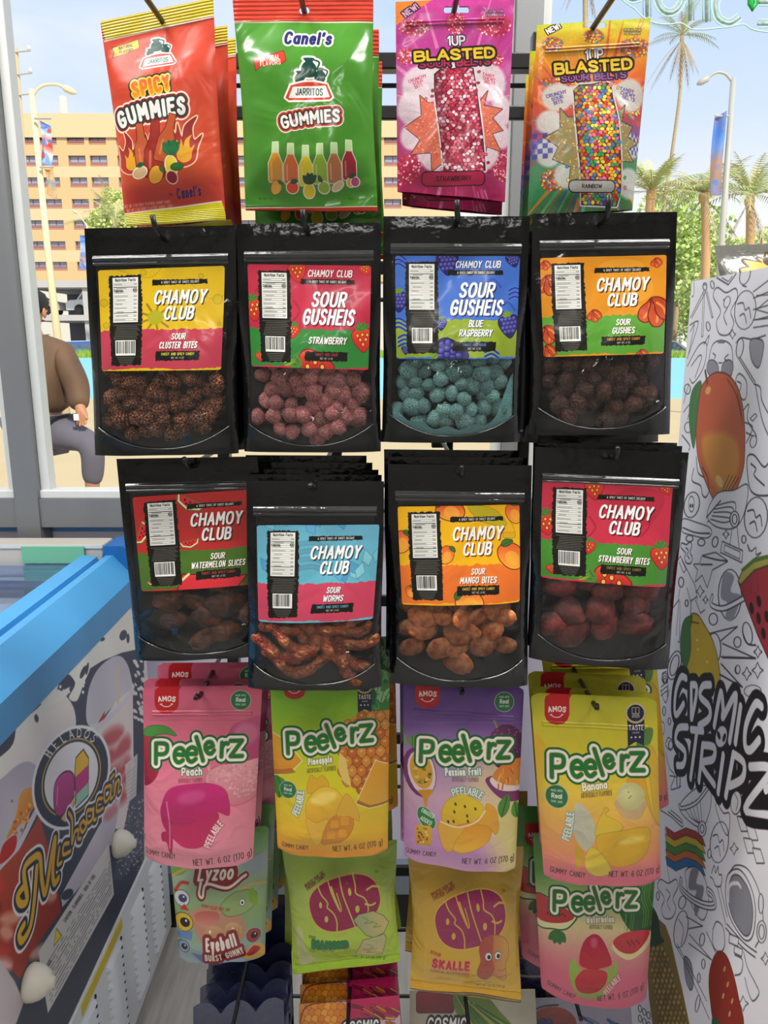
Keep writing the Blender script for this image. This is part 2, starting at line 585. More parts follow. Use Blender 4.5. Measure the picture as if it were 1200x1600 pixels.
    def rough(s, pts, col, amp=4, step=9, op=1.0):
        """polygon with a torn, brushy edge"""
        out = []
        n = len(pts)
        for i in range(n):
            a, b = np.array(pts[i], float), np.array(pts[(i + 1) % n], float)
            L = np.linalg.norm(b - a)
            nn = max(int(L / step), 1)
            nr = np.array([b[1] - a[1], a[0] - b[0]]) / (L + 1e-9)
            for k in range(nn):
                out.append(a + (b - a) * k / nn + nr * (s.r.random() - .5) * 2 * amp)
        s.poly(out, col, op=op)
    def text(s, x, y, h, txt, col, w=0.13, al='c', skew=0.0, rot=0.0, sx=1.0, tr=0.16, out=(), shadow=None, arc=0.0, op=1.0, warp=None, jit=None, nib=1.0):
        """x,y = anchor of the base line; out = ((width, colour), outermost first)"""
        h = h / (1 + w * .9)
        y = y - w * h * .45
        lay, X = [], 0.0
        sumadv = sum(glyph(ch)[0] for ch in txt)
        ng = max(len(txt) - 1, 1)
        Wt = (sumadv + ng * tr) * sx * (1 + w * .9) - w * .4
        gap = w + .07
        sx = max((Wt - ng * gap) / max(sumadv, .01), .3 * sx) if len(txt) > 1 else sx
        tr = gap / sx
        for i, ch in enumerate(txt):
            adv, ss = glyph(ch)
            dy = jit[i % len(jit)] if jit else 0
            for q in ss:
                lay.append(np.c_[q[:, 0] + X, q[:, 1] + dy])
            X += adv + tr
        W = (X - tr) * sx
        off = {'c': -W / 2, 'l': 0, 'r': -W}[al]
        cr, sr = math.cos(math.radians(rot)), math.sin(math.radians(rot))
        lines = []
        for q in lay:
            px = q[:, 0] * sx + off + q[:, 1] * skew
            py = q[:, 1]
            if arc:
                R = 1.0 / arc
                th = px / R
                px, py = (R + py) * np.sin(th), (R + py) * np.cos(th) - R
            if warp: px, py = warp(px / W, py)
            px, py = px * h, py * h
            P = np.c_[x + px * cr - py * sr, y - (px * sr + py * cr)]
            lines.append(s.T(P))
        kw = s.k(h) * w / 2
        mo = max([s.k(o) for o, _ in out] + [0])
        if shadow:
            sh = s.k(1)
            r = s.seg_d([l + np.array([shadow[0] * sh, shadow[1] * sh]) for l in lines], kw + mo + 2)
            if r: s._paint(*r, shadow[2], kw, op)
        r = s.seg_d(lines, kw + mo + 2)
        if r is None: return
        for o, c in out:
            s._paint(*r, c, kw + s.k(o), op)
        s._paint(*r, col, kw, op)
    def dots(s, box, n, cols, r, out=None, inside=None):
        x0, y0, x1, y1 = box
        for _ in range(n):
            x, y = s.r.uniform(x0, x1), s.r.uniform(y0, y1)
            if inside and not inside(x, y): continue
            rr = r * s.r.uniform(.7, 1.25)
            s.ell(x, y, rr, rr * s.r.uniform(.65, 1), s.r.choice(cols), out, rot=s.r.uniform(0, 180), n=8)
    def speck(s, amt, scale=3):
        """fine printed grain: random value noise on the colour"""
        rs = np.random.RandomState(s.r.randrange(9999))
        g = rs.rand(s.h // scale + 2, s.w // scale + 2).astype(np.float32)
        g = np.kron(g, np.ones((scale, scale), np.float32))[:s.h, :s.w]
        s.a[..., :3] = np.clip(s.a[..., :3] * (1 + (g[..., None] - .5) * 2 * amt), 0, 1)
    def hole(s, pts, smooth=False):
        pts = crom(pts, True, 5)[:-1] if smooth else np.asarray(pts, float)
        q = s.T(pts)
        r = s.poly_d(q, 2.5)
        if r is None: return
        x0, y0, x1, y1, d = r
        s.a[y0:y1, x0:x1, 3] *= 1 - np.clip(0.5 - d / 1.5, 0, 1)
    def image(s):
        im = bpy.data.images.new(s.name, s.w, s.h, alpha=True)
        im.alpha_mode = 'STRAIGHT'
        im.pixels.foreach_set(np.ascontiguousarray(np.clip(s.a[::-1], 0, 1), dtype=np.float32).ravel())
        im.pack()
        return im

def in_poly(pts):
    P = [tuple(p) for p in pts]
    def f(x, y):
        c = False
        n = len(P)
        for i in range(n):
            (ax, ay), (bx, by) = P[i], P[(i + 1) % n]
            if (ay > y) != (by > y) and x < ax + (y - ay) * (bx - ax) / (by - ay): c = not c
        return c
    return f

def xf(pts, x, y, sc, rot=0.0, fx=1):
    c, sn = math.cos(math.radians(rot)), math.sin(math.radians(rot))
    p = np.asarray(pts, float) * sc
    p[:, 0] *= fx
    return np.c_[x + p[:, 0] * c + p[:, 1] * sn, y - p[:, 0] * sn + p[:, 1] * c]

LEAF = [(0, 0), (.25, -.28), (.62, -.3), (1, 0), (.6, .22), (.22, .2)]
BERRY = [(0, -.75), (.6, -.72), (.85, -.3), (.62, .35), (.15, .95), (-.15, .95), (-.62, .35), (-.85, -.3), (-.6, -.72)]
MANGO = [(0, -1), (.5, -.8), (.78, -.2), (.7, .45), (.2, .95), (-.3, .9), (-.65, .4), (-.72, -.3), (-.45, -.85)]

def leaf(cv, x, y, s, rot, col='#3f7a34', line=None):
    cv.poly(xf(LEAF, x, y, s, rot), col, (line, '#20301c') if line else None, smooth=True)
    cv.line(xf([(0, 0), (.9, -.03)], x, y, s, rot), s * .05, '#29501f')

def strawberry(cv, x, y, s, rot=0, col='#d8402c', dark='#7c1620'):
    cv.poly(xf(BERRY, x, y, s, rot), (col, '#b52a26'), (s * .06, dark), smooth=True)
    for a in (-60, -20, 20, 60):
        leaf(cv, *xf([(0, -.7)], x, y, s, rot)[0], s * .7, rot + 90 + a, '#4c7f33')
    for i, (dx, dy) in enumerate([(-.4, -.3), (0, -.35), (.4, -.3), (-.2, .05), (.25, .05), (0, .42)]):
        px, py = xf([(dx, dy)], x, y, s, rot)[0]
        cv.ell(px, py, s * .1, s * .13, '#f0b04a', (s * .04, '#57140f'), n=8)

def blackberry(cv, x, y, s, rot=0):
    cv.poly(xf(BERRY, x, y, s, rot), '#26235c', (s * .05, '#15143a'), smooth=True)
    for i in range(4):
        for j in range(4):
            dx, dy = -.5 + j * .33 + (i % 2) * .14, -.5 + i * .33
            if abs(dx) > .75 - max(dy, 0) * .7: continue
            px, py = xf([(dx, dy)], x, y, s, rot)[0]
            cv.ell(px, py, s * .19, s * .18, ('#6a69b8', '#2b2870', 'r'), (s * .03, '#191848'), n=10)
    for a in (-50, 0, 50):
        leaf(cv, *xf([(0, -.7)], x, y, s, rot)[0], s * .55, rot + 90 + a, '#6f8f2a')

def mango(cv, x, y, s, rot=0, c1='#d9562a', c2='#f0a93a'):
    cv.poly(xf(MANGO, x, y, s, rot), (c1, c2), (s * .06, '#5d2012'), smooth=True)
    cv.poly(xf(MANGO, x + s * .08, y + s * .15, s * .55, rot), c2, smooth=True, op=.7)
    leaf(cv, *xf([(0, -1)], x, y, s, rot)[0], s * .8, rot - 20, '#3f6a2c', s * .04)

def melon(cv, x, y, s, rot=0):
    cv.poly(xf([(-1, 0), (1, 0), (.8, .5), (0, .8), (-.8, .5)], x, y, s, rot), '#e6dfa4', (s * .07, '#3c6b28'), smooth=False)
    cv.poly(xf([(-.9, 0), (.9, 0), (.7, .4), (0, .66), (-.7, .4)], x, y, s, rot), '#cf2f34')
    for dx, dy in ((-.4, .2), (0, .22), (.4, .2), (-.2, .42), (.2, .42)):
        px, py = xf([(dx, dy)], x, y, s, rot)[0]
        cv.ell(px, py, s * .06, s * .09, '#2a0c10', n=8)

def chili(cv, x, y, s, rot=0):
    cv.poly(xf([(0, 0), (.25, .25), (.3, .7), (.1, 1), (-.2, .95), (-.28, .6), (-.12, .25)], x, y, s, rot), ('#a3371f', '#c9572b'), (s * .05, '#6f1c14'), smooth=True)
    cv.line(xf([(0, .25), (.06, .55), (-.02, .85)], x, y, s, rot), s * .1, '#e0853c', smooth=True)
# ------------------------------------------------------------------ label of the spicy candy pouches (label units 810 x 670)
LQ = [(0, 0), (810, 0), (810, 670), (0, 670)]
def pouch_label(name, top, bot, big, sub, foot, footcol, deco, shadow='#39331f', gush=False, torn=400):
    cv = Cv(name, 540, 446, LQ, top)
    if deco: deco(cv, 0)
    cv.rough([(-20, torn), (830, torn), (830, 655), (-20, 700)], bot, 8, 16)
    cv.rough([(-20, 664), (300, 655), (600, 665), (830, 655), (830, 720), (-20, 720)], top, 6, 25)
    if deco: deco(cv, 1)
    cv.rough([(68, 40), (278, 38), (284, 340), (280, 632), (76, 636), (66, 330)], '#15140f', 5, 9)
    cv.rect(90, 52, 256, 348, '#e4e3dc')
    cv.text(173, 78, 20, 'Nutrition Facts', '#181818', .17, sx=.83)
    for i, yy in enumerate(range(90, 340, 13)):
        th = 5 if i in (2, 15) else 1.6
        cv.line([(97, yy), (248, yy)], th, '#2b2b2a')
        if i % 2 == 0:
            cv.line([(100 + (i % 3) * 8, yy + 7), (150 + (i * 37) % 46, yy + 7)], 3.4, '#6c6c68')
            cv.line([(228, yy + 7), (246, yy + 7)], 3.4, '#565653')
    cv.text(98, 146, 17, 'Calories', '#181818', .2, al='l', sx=.85)
    cv.text(248, 146, 19, '100', '#181818', .2, al='r', sx=.85)
    for i in range(9):
        a = 92 + (i * 23) % 26
        cv.line([(a, 366 + i * 11), (270 - (i * 17) % 24, 366 + i * 11)], 3.4, '#8b8a83', op=.75)
    cv.rect(106, 466, 242, 568, '#e2e1da')
    x = 114
    while x < 234:
        w = cv.r.choice((2, 3, 4.5, 6))
        cv.line([(x, 474), (x, 552)], w, '#1b1b1b')
        x += w + cv.r.choice((2.5, 3.5, 5))
    for i in range(5):
        d = 16 + 9 * i
        cv.line([(104 + d * .6, 580 + i * 11), (246 - d * .6, 580 + i * 11)], 3.2, '#8b8a83', op=.75)
    if gush:
        cv.text(538, 76, 46, 'CHAMOY CLUB', '#ecebe6', .17, skew=.16, sx=.78, shadow=(3, 4, shadow), tr=.14)
        ty = 106
    else:
        ty = 93
    cv.rough([(350, ty - 18), (700, ty - 14), (704, ty + 14), (345, ty + 18)], '#14130f', 3, 9)
    cv.text(527, ty + 8, 16, 'A SPICY TWIST OF SWEET DELIGHT', '#e9e8e2', .18, sx=.72, tr=.2)
    cols = '#efeeea'
    o = ((5, shadow),)
    if gush:
        cv.text(530, 270, 100, 'SOUR', cols, .19, skew=.2, sx=.74, shadow=(7, 9, shadow), tr=.16)
        cv.text(527, 386, 104, 'GUSHEIS', cols, .19, skew=.2, sx=.74, shadow=(7, 9, shadow), tr=.14)
        y0 = 500 if len(sub) == 1 else 462
        for i, t in enumerate(sub):
            cv.text(527, y0 + i * 62 + (10 if len(sub) == 1 else 0), 46, t, cols, .18, skew=.2, sx=.72, shadow=(4, 5, shadow), tr=.15)
        by = 590
    else:
        cv.text(522, 235, 92, 'CHAMOY', cols, .19, skew=.2, sx=.76, shadow=(7, 9, shadow), tr=.14)
        cv.text(517, 338, 88, 'CLUB', cols, .2, skew=.2, sx=.76, shadow=(7, 9, shadow), tr=.15)
        n = max(len(sub[1]), 8)
        sx = .74 if n < 13 else .66
        cv.text(522, 468, 42, sub[0], cols, .18, skew=.18, sx=.72, shadow=(4, 5, shadow), tr=.15)
        cv.text(522, 526, 44, sub[1], cols, .18, skew=.18, sx=sx, shadow=(4, 5, shadow), tr=.15)
        by = 574
    cv.rough([(378, by - 30), (668, by - 32), (664, by + 30), (374, by + 32)], '#14130f', 4, 9)
    cv.text(523, by - 3, 18, foot, footcol, .2, sx=.78, tr=.2)
    cv.text(523, by + 20, 13, 'NET WT. 6 OZ', '#d8d7d0', .16, sx=.8, tr=.2)
    # rounded corners
    for (cx, cy, ix, iy) in ((0, 0, 1, 1), (810, 0, -1, 1), (810, 670, -1, -1), (0, 670, 1, -1)):
        arc = [(cx + ix * 16 * (1 - math.sin(t)), cy + iy * 16 * (1 - math.cos(t))) for t in np.linspace(0, math.pi / 2, 5)]
        cv.hole([(cx - ix * 3, cy - iy * 3)] + arc)
    return cv.image()

def deco_cluster(cv, st):
    if st == 0:
        cv.line([(120, 0), (330, 60), (420, -20)], 3, '#a58614', smooth=True)
        cv.line([(560, 60), (700, 200), (830, 180)], 3, '#a58614', smooth=True)
        for i in range(9):
            a = i / 9 * 6.283
            cv.line([(370, 320), (370 + 110 * math.cos(a), 320 + 100 * math.sin(a))], 14, '#8d7716')
        cv.ell(370, 320, 52, 48, '#a3a01c')
        for x, y, r in ((30, 215, 24), (770, 212, 30), (785, 370, 10), (40, 365, 18), (290, 24, 18), (660, 60, 14)):
            cv.ell(x, y, r, r, '#c2a81c', (3, '#93790f'))
def deco_straw(cv, st):
    if st == 0:
        cv.poly([(420, 120), (560, 20), (760, 60), (700, 240), (500, 300)], '#a52438', smooth=True, op=.5)
        for p in ((60, 110, 60), (300, 300, 70), (640, 260, 80)):
            cv.line([(p[0], p[1] - p[2]), (p[0] + 40, p[1]), (p[0] - 10, p[1] + p[2])], 12, '#8e1f2e', smooth=True, op=.6)
    else:
        strawberry(cv, 325, 45, 68, 8)
        strawberry(cv, 770, 20, 44, 30)
        strawberry(cv, 30, 290, 78, 10)
        strawberry(cv, 300, 430, 48, -8)
        strawberry(cv, 765, 470, 82, 6)
        strawberry(cv, 440, 660, 130, 90, '#e05030')
        strawberry(cv, 60, 600, 34, 20)
        leaf(cv, 230, 650, 80, 20, '#78a02c')
def deco_rasp(cv, st):
    if st == 0:
        for p in ((40, 60), (620, 180), (500, 90), (720, 330)):
            cv.line([(p[0] - 40, p[1]), (p[0] + 20, p[1] - 30), (p[0] + 70, p[1] + 20)], 16, '#2d49a0', smooth=True, op=.7)
    else:
        for p in ((20, 40), (20, 450), (60, 560), (790, 250), (640, 655)):
            for k in (-28, 0, 28):
                cv.line([(p[0] - 45, p[1] + k), (p[0], p[1] + k - 18), (p[0] + 50, p[1] + k + 10)], 11, '#24347f', smooth=True, out=(3, '#5a78cc'))
        blackberry(cv, 340, 40, 82, 5)
        blackberry(cv, 765, 20, 52, 20)
        blackberry(cv, 22, 290, 72, 0)
        blackberry(cv, 300, 440, 44, 0)
        blackberry(cv, 752, 450, 82, 10)
        blackberry(cv, 360, 640, 120, 85)
        blackberry(cv, 62, 610, 32, 0)
def deco_chili(cv, st):
    if st == 0:
        cv.poly([(380, 60), (640, 40), (720, 260), (480, 320)], '#e0a13a', smooth=True, op=.4)
    else:
        for (x, y, s) in ((740, 20, 62), (720, 290, 190), (25, 20, 60), (40, 120, 130), (330, 360, 80), (20, 460, 120), (20, 590, 90), (640, 640, 80)):
            for r in (-35, 0, 30):
                chili(cv, x, y, s * (1 - .12 * abs(r) / 35), r + 12)
def deco_melon(cv, st):
    if st == 0:
        cv.line([(420, 260), (520, 330), (640, 320)], 60, '#9c2a22', smooth=True, op=.5)
    else:
        melon(cv, 380, 45, 95, -30)
        melon(cv, 20, 250, 80, 70)
        melon(cv, 345, 330, 62, 10)
        melon(cv, 770, 320, 90, 120)
        cv.poly([(290, 560), (700, 600), (640, 668), (250, 668)], '#d2303a', (6, '#3a1a18'))
        cv.line([(250, 630), (330, 560)], 16, '#d9d690')
        melon(cv, 90, 590, 44, 20)
        melon(cv, 800, 10, 60, 40)
def deco_worm(cv, st):
    if st == 0:
        cv.grad([(0, '#62a4bd'), (.6, '#5fa9bd'), (1, '#6fb5c4')])
        for i in range(16):
            x, y = cv.r.uniform(0, 810), cv.r.uniform(0, 400)
            cv.poly(xf([(0, 0), (.5, -.4), (1.3, -.1), (.6, .35)], x, y, 90, cv.r.choice((70, 100, 120))), cv.r.choice(('#4f93b8', '#6cb3c2', '#5a9fc6', '#7bbcc6')), (3, '#3f7797'))
        for k in range(4):
            cv.line([(280, 130 + k * 55), (380, 120 + k * 55), (450, 150 + k * 55)], 26, '#5b97ad', smooth=True, out=(3, '#447c95'))
def deco_mango(cv, st):
    if st == 0:
        cv.poly([(470, 0), (640, 30), (720, 140), (560, 110)], '#b9a71c', (3, '#7b7414'), smooth=True)
        cv.line([(720, 60), (780, 200), (700, 260)], 5, '#b98f12', smooth=True)
        cv.rect(700, 190, 780, 225, '#d1a31a', 8, (3, '#9a7412'))
    else:
        mango(cv, 350, 30, 95, 75)
        mango(cv, 775, 60, 70, 20)
        mango(cv, 20, 240, 75, -10)
        mango(cv, 312, 330, 62, -25)
        mango(cv, 750, 350, 100, 40)
        mango(cv, 62, 580, 42, 10)
        mango(cv, 460, 650, 95, 80)

LABELS = dict(
 cluster=lambda: pouch_label('label_cluster', '#d2ad1c', '#b23a4c', 1, ['SOUR', 'CLUSTER BITES'], 'SWEET AND SPICY CANDY', '#e3d54a', deco_cluster),
 gush_straw=lambda: pouch_label('label_gush_strawberry', '#b72c45', '#2f7a34', 1, ['STRAWBERRY'], 'SWEET AND SOUR', '#b0393c', deco_straw, '#4a1220', True, 415),
 gush_blue=lambda: pouch_label('label_gush_raspberry', '#3d66b8', '#84992a', 1, ['BLUE', 'RASPBERRY'], 'SWEET AND SOUR', '#5f83c4', deco_rasp, '#1c2650', True, 415),
 gush_orange=lambda: pouch_label('label_gushies', '#d0861c', '#559332', 1, ['SOUR', 'GUSHIES'], 'SWEET AND SPICY CANDY', '#cf8f33', deco_chili, '#4a2c14'),
 melon=lambda: pouch_label('label_melon', '#b32d2c', '#486a24', 1, ['SOUR', 'WATERMELON SLICES'], 'SWEET AND SPICY CANDY', '#b5382f', deco_melon, '#45160f'),
 worm=lambda: pouch_label('label_worm', '#62a9bd', '#c2405a', 1, ['SOUR', 'WORMS'], 'SWEET AND SPICY CANDY', '#6cabc0', deco_worm, '#27404d'),
 mango=lambda: pouch_label('label_mango', '#e6ac16', '#e0702a', 1, ['SOUR', 'MANGO BITES'], 'SWEET AND SPICY CANDY', '#e2b23a', deco_mango, '#6b3212'),
 straw=lambda: pouch_label('label_strawberry', '#c23248', '#45842f', 1, ['SOUR', 'STRAWBERRY BITES'], 'SWEET AND SPICY CANDY', '#8c7a35', deco_straw, '#4a1622'),
)

# ------------------------------------------------------------------ printed fronts of the other bags (drawn in photo-crop coordinates)
def pots_logo(cv, cx, cy, s, rot=0):
    """three dark clay pots over a red and white name plate"""
    def X(p): return xf(p, cx, cy, s, rot)
    POT = [(-.3, .5), (-.42, .1), (-.3, -.2), (-.2, -.3), (-.3, -.5), (.25, -.5), (.2, -.3), (.35, -.1), (.4, .15), (.28, .5)]
    for o, c in ((.11, '#f1ece4'), (0, '#12443a')):
        for (px, py, k) in ((-.02, -.95, 1.0), (-.52, -.42, .62), (.58, -.55, .72)):
            cv.poly(X([(px + x * k, py + y * k) for x, y in POT]), c, (s * o, c) if o else None, smooth=True)
            cv.line(X([(px + .25 * k, py - .4 * k), (px + .55 * k, py - .25 * k), (px + .42 * k, py + .1 * k)]), s * (.09 + o * 2) * k, c, smooth=True)
    PL = [(-1.0, .02), (-.3, -.16), (.3, -.18), (.95, -.05), (1.25, .62), (1.1, .74), (-1.1, .8), (-1.28, .66)]
    cv.poly(X(PL), '#cf3d2a', (s * .1, '#f1ece4'), smooth=False)
    cv.poly(X([(-.85, .14), (.85, .06), (1.05, .58), (-1.05, .64)]), '#f1ece4', (s * .05, '#f1ece4'))
    x, y = X([(0, .54)])[0]
    cv.text(x, y, s * .38, 'JARRITOS', '#163e35', .15, sx=.66, rot=rot, tr=.22)

FLAME = [(0, 1), (-.5, .75), (-.6, .2), (-.75, -.3), (-.45, -.05), (-.35, -.5), (-.5, -.95), (-.05, -.55), (.05, -.1), (.25, -.6), (.3, -.2), (.55, -.5), (.5, .2), (.45, .75)]
BOTTLE = [(-.3, 1), (-.36, .9), (-.36, .1), (-.16, -.35), (-.14, -.95), (.14, -.95), (.16, -.35), (.36, .1), (.36, .9), (.3, 1)]

def art_orange(quad):
    cv = Cv('spicy_gummies', 440, 800, quad, '#cc452e', (0, 0, 3))
    cv.poly([(480, 400), (1000, 300), (1060, 1080), (580, 1080)], ('#cc442e', '#cc5530'))
    cv.poly([(580, 900), (1050, 850), (1060, 960), (580, 1010)], '#a32236', op=.45, soft=20)
    cv.poly([(460, 60), (1010, -40), (1010, 76), (495, 196)], '#d9bc1e')
    cv.line([(490, 200), (1010, 82)], 9, '#eedfc8')
    cv.poly([(585, 1012), (1040, 950), (1070, 1040), (590, 1075)], '#dcd020')
    cv.line([(583, 1008), (1038, 952)], 7, '#f0e2cf')
    for i in range(7):
        cv.line([(490 + i, 108 + i * 11), (1005, -8 + i * 11)], 1.5, '#b89c14', op=.6)
        cv.line([(590, 1020 + i * 7), (1052, 966 + i * 9)], 1.5, '#bba915', op=.6)
    cv.poly([(525, 238), (575, 222), (640, 196), (648, 240), (585, 270), (530, 286), (538, 262)], '#e0b63c', (3, '#54320c'))
    cv.text(588, 240, 17, 'NATURAL', '#3c2a10', .2, sx=.72, rot=14)
    cv.text(592, 264, 17, 'FLAVORS', '#3c2a10', .2, sx=.72, rot=12)
    pots_logo(cv, 740, 292, 66, 8)
    cv.text(722, 480, 76, 'SPICY', ('#e0402a', '#f1b02c'), .26, sx=.72, rot=11, out=((15, '#1d1c18'), (8, '#f0c53c')), tr=.2)
    cv.text(722, 596, 84, 'GUMMIES', '#e9e5df', .27, sx=.74, rot=11, out=((23, '#f0ded4'), (15, '#7e2219'), (7, '#1b2f2a')), tr=.2, arc=.06)
    for (x, y, s, r, fx) in ((625, 745, 95, -6, 1), (868, 690, 120, -4, -1), (700, 700, 60, 5, 1)):
        cv.poly(xf(FLAME, x, y, s, r, fx), ('#8a2431', '#c0392c'), (s * .05, '#f0d6a4'), smooth=True)
        cv.poly(xf(FLAME, x + 5, y + s * .3, s * .55, r, fx), '#e6a52c', smooth=True)
    for (x, y, s, r, c) in ((675, 715, 104, 8, '#c15c34'), (735, 725, 130, -1, '#96281f'), (795, 680, 112, -14, '#b9552c')):
        cv.poly(xf(BOTTLE, x, y, s, r), c, (4, '#6d1a16'), smooth=False)
        cv.line(xf([(-.15, .7), (-.15, .15)], x, y, s, r), s * .1, '#d98a5c', op=.6)
    cv.ell(665, 835, 34, 22, '#d8b685', (5, '#f2e7d9'), rot=20)
    leaf(cv, 650, 808, 40, 15, '#215a38')
    mango(cv, 738, 846, 40, -30, '#e7a032', '#e9a83c')
    cv.ell(812, 805, 27, 42, '#e2c83a', (5, '#efe6d2'), rot=10)
    for a in (60, 80, 100, 125): leaf(cv, 815, 760, 70, a, '#1c6a3a')
    cv.ell(812, 855, 24, 26, '#8c2231', (4, '#f0ded2'), rot=25)
    cv.ell(838, 810, 30, 16, '#2f6c2c', (2, '#14381b'), rot=8)
    cv.text(885, 938, 46, "Canel's", '#2b2560', .2, sx=.7, rot=8, skew=.12, out=((3, '#c9432f'),))
    cv.text(800, 930, 15, 'by', '#2b2560', .16, sx=.8, rot=8)
    for i in range(2):
        cv.text(690 + i * 10, 972 + i * 17, 13, 'NET WT 7 OZ FRUIT FLAVORED GUMMY CANDY', '#e8b7a4', .13, sx=.6, rot=6)
    slot = [(748, 92), (756, 80), (764, 92), (762, 104), (752, 104)]
    cv.hole(slot)
    return cv

def art_green(quad):
    cv = Cv('gummies', 520, 820, quad, '#488a2b', (340, 0, 4))
    cv.poly([(110, 150), (970, 150), (990, 1300), (180, 1300)], ('#4c8f2e', '#438229'))
    cv.poly([(80, -60), (980, -60), (970, 138), (98, 138)], '#d8402c')
    for i in range(6): cv.line([(100, 40 + i * 16), (970, 42 + i * 16)], 1.6, '#b02f20', op=.6)
    cv.line([(100, 143), (970, 143)], 10, '#e6d8c4')
    cv.poly([(170, 1304), (1000, 1296), (1010, 1340), (165, 1340)], '#c23a2a')
    cv.line([(170, 1302), (1000, 1292)], 7, '#e0d0bc')
    cv.text(565, 306, 92, "Canel's", '#262a66', .25, sx=.92, skew=.14, out=((12, '#ecebe4'),), tr=.14, nib=1)
    cv.poly([(225, 392), (270, 376), (340, 374), (415, 352), (432, 412), (410, 432), (340, 440), (262, 446), (238, 466)], '#d2402e', (4, '#7a1c16'))
    cv.text(330, 412, 32, 'NATURAL', '#efdccc', .2, sx=.74, rot=4)
    cv.text(334, 444, 32, 'FLAVORS', '#efdccc', .2, sx=.8, rot=3)
    pots_logo(cv, 580, 568, 118, 0)
    cv.text(590, 808, 84, 'GUMMIES', '#e8e6df', .25, sx=.88, rot=7, out=((26, '#f0e2d8'), (19, '#b63c2c'), (8, '#39211c')), tr=.17, arc=.05)
    cols = ('#d9932f', '#d8692f', '#dcc82a', '#8fb42c', '#b96f3c', '#9c1f33')
    for i, (x, y, c) in enumerate(zip((366, 462, 555, 645, 735, 828), (1030, 1040, 1050, 1040, 1035, 1015), cols)):
        q = xf(BOTTLE, x, y, 118, 0)
        cv.poly(q, c, (5, '#dfe6cc'))
        cv.poly(xf([(-.15, -.95), (.15, -.95), (.17, -.4), (-.17, -.4)], x, y, 118, 0), '#b9cf9a')
        cv.line(xf([(-.2, .8), (-.2, .1)], x, y, 118), 9, '#f2e6c4', op=.45)
    mango(cv, 366, 1180, 42, -20, '#e3a033', '#eab043')
    cv.ell(468, 1178, 36, 34, '#dc4a2b', (6, '#ece4d2'))
    leaf(cv, 455, 1150, 52, 10, '#1c4a2c')
    cv.ell(572, 1200, 34, 42, '#ddc52e', (6, '#ece4d2'))
    for a in (50, 75, 100, 130): leaf(cv, 578, 1160, 66, a, '#173f24')
    cv.ell(665, 1180, 34, 32, '#8fae38', (6, '#ece4d2'))
    leaf(cv, 655, 1150, 46, 120, '#1c4a2c')
    cv.ell(752, 1170, 40, 20, '#d3b58c', (6, '#ece4d2'), rot=35)
    cv.ell(835, 1148, 26, 26, '#dba046', (6, '#ece4d2'))
    cv.ell(862, 1145, 26, 26, '#b5437c', (6, '#ece4d2'))
    leaf(cv, 820, 1120, 50, 20, '#1c4a2c')
    cv.text(870, 1252, 14, 'FRUIT FLAVORED', '#22501c', .15, sx=.8)
    cv.text(300, 1252, 14, 'NET WT 7 OZ', '#22501c', .15, sx=.8)
    cv.hole([(508, 60), (528, 44), (556, 44), (572, 66), (562, 92), (520, 92)], True)
    return cv

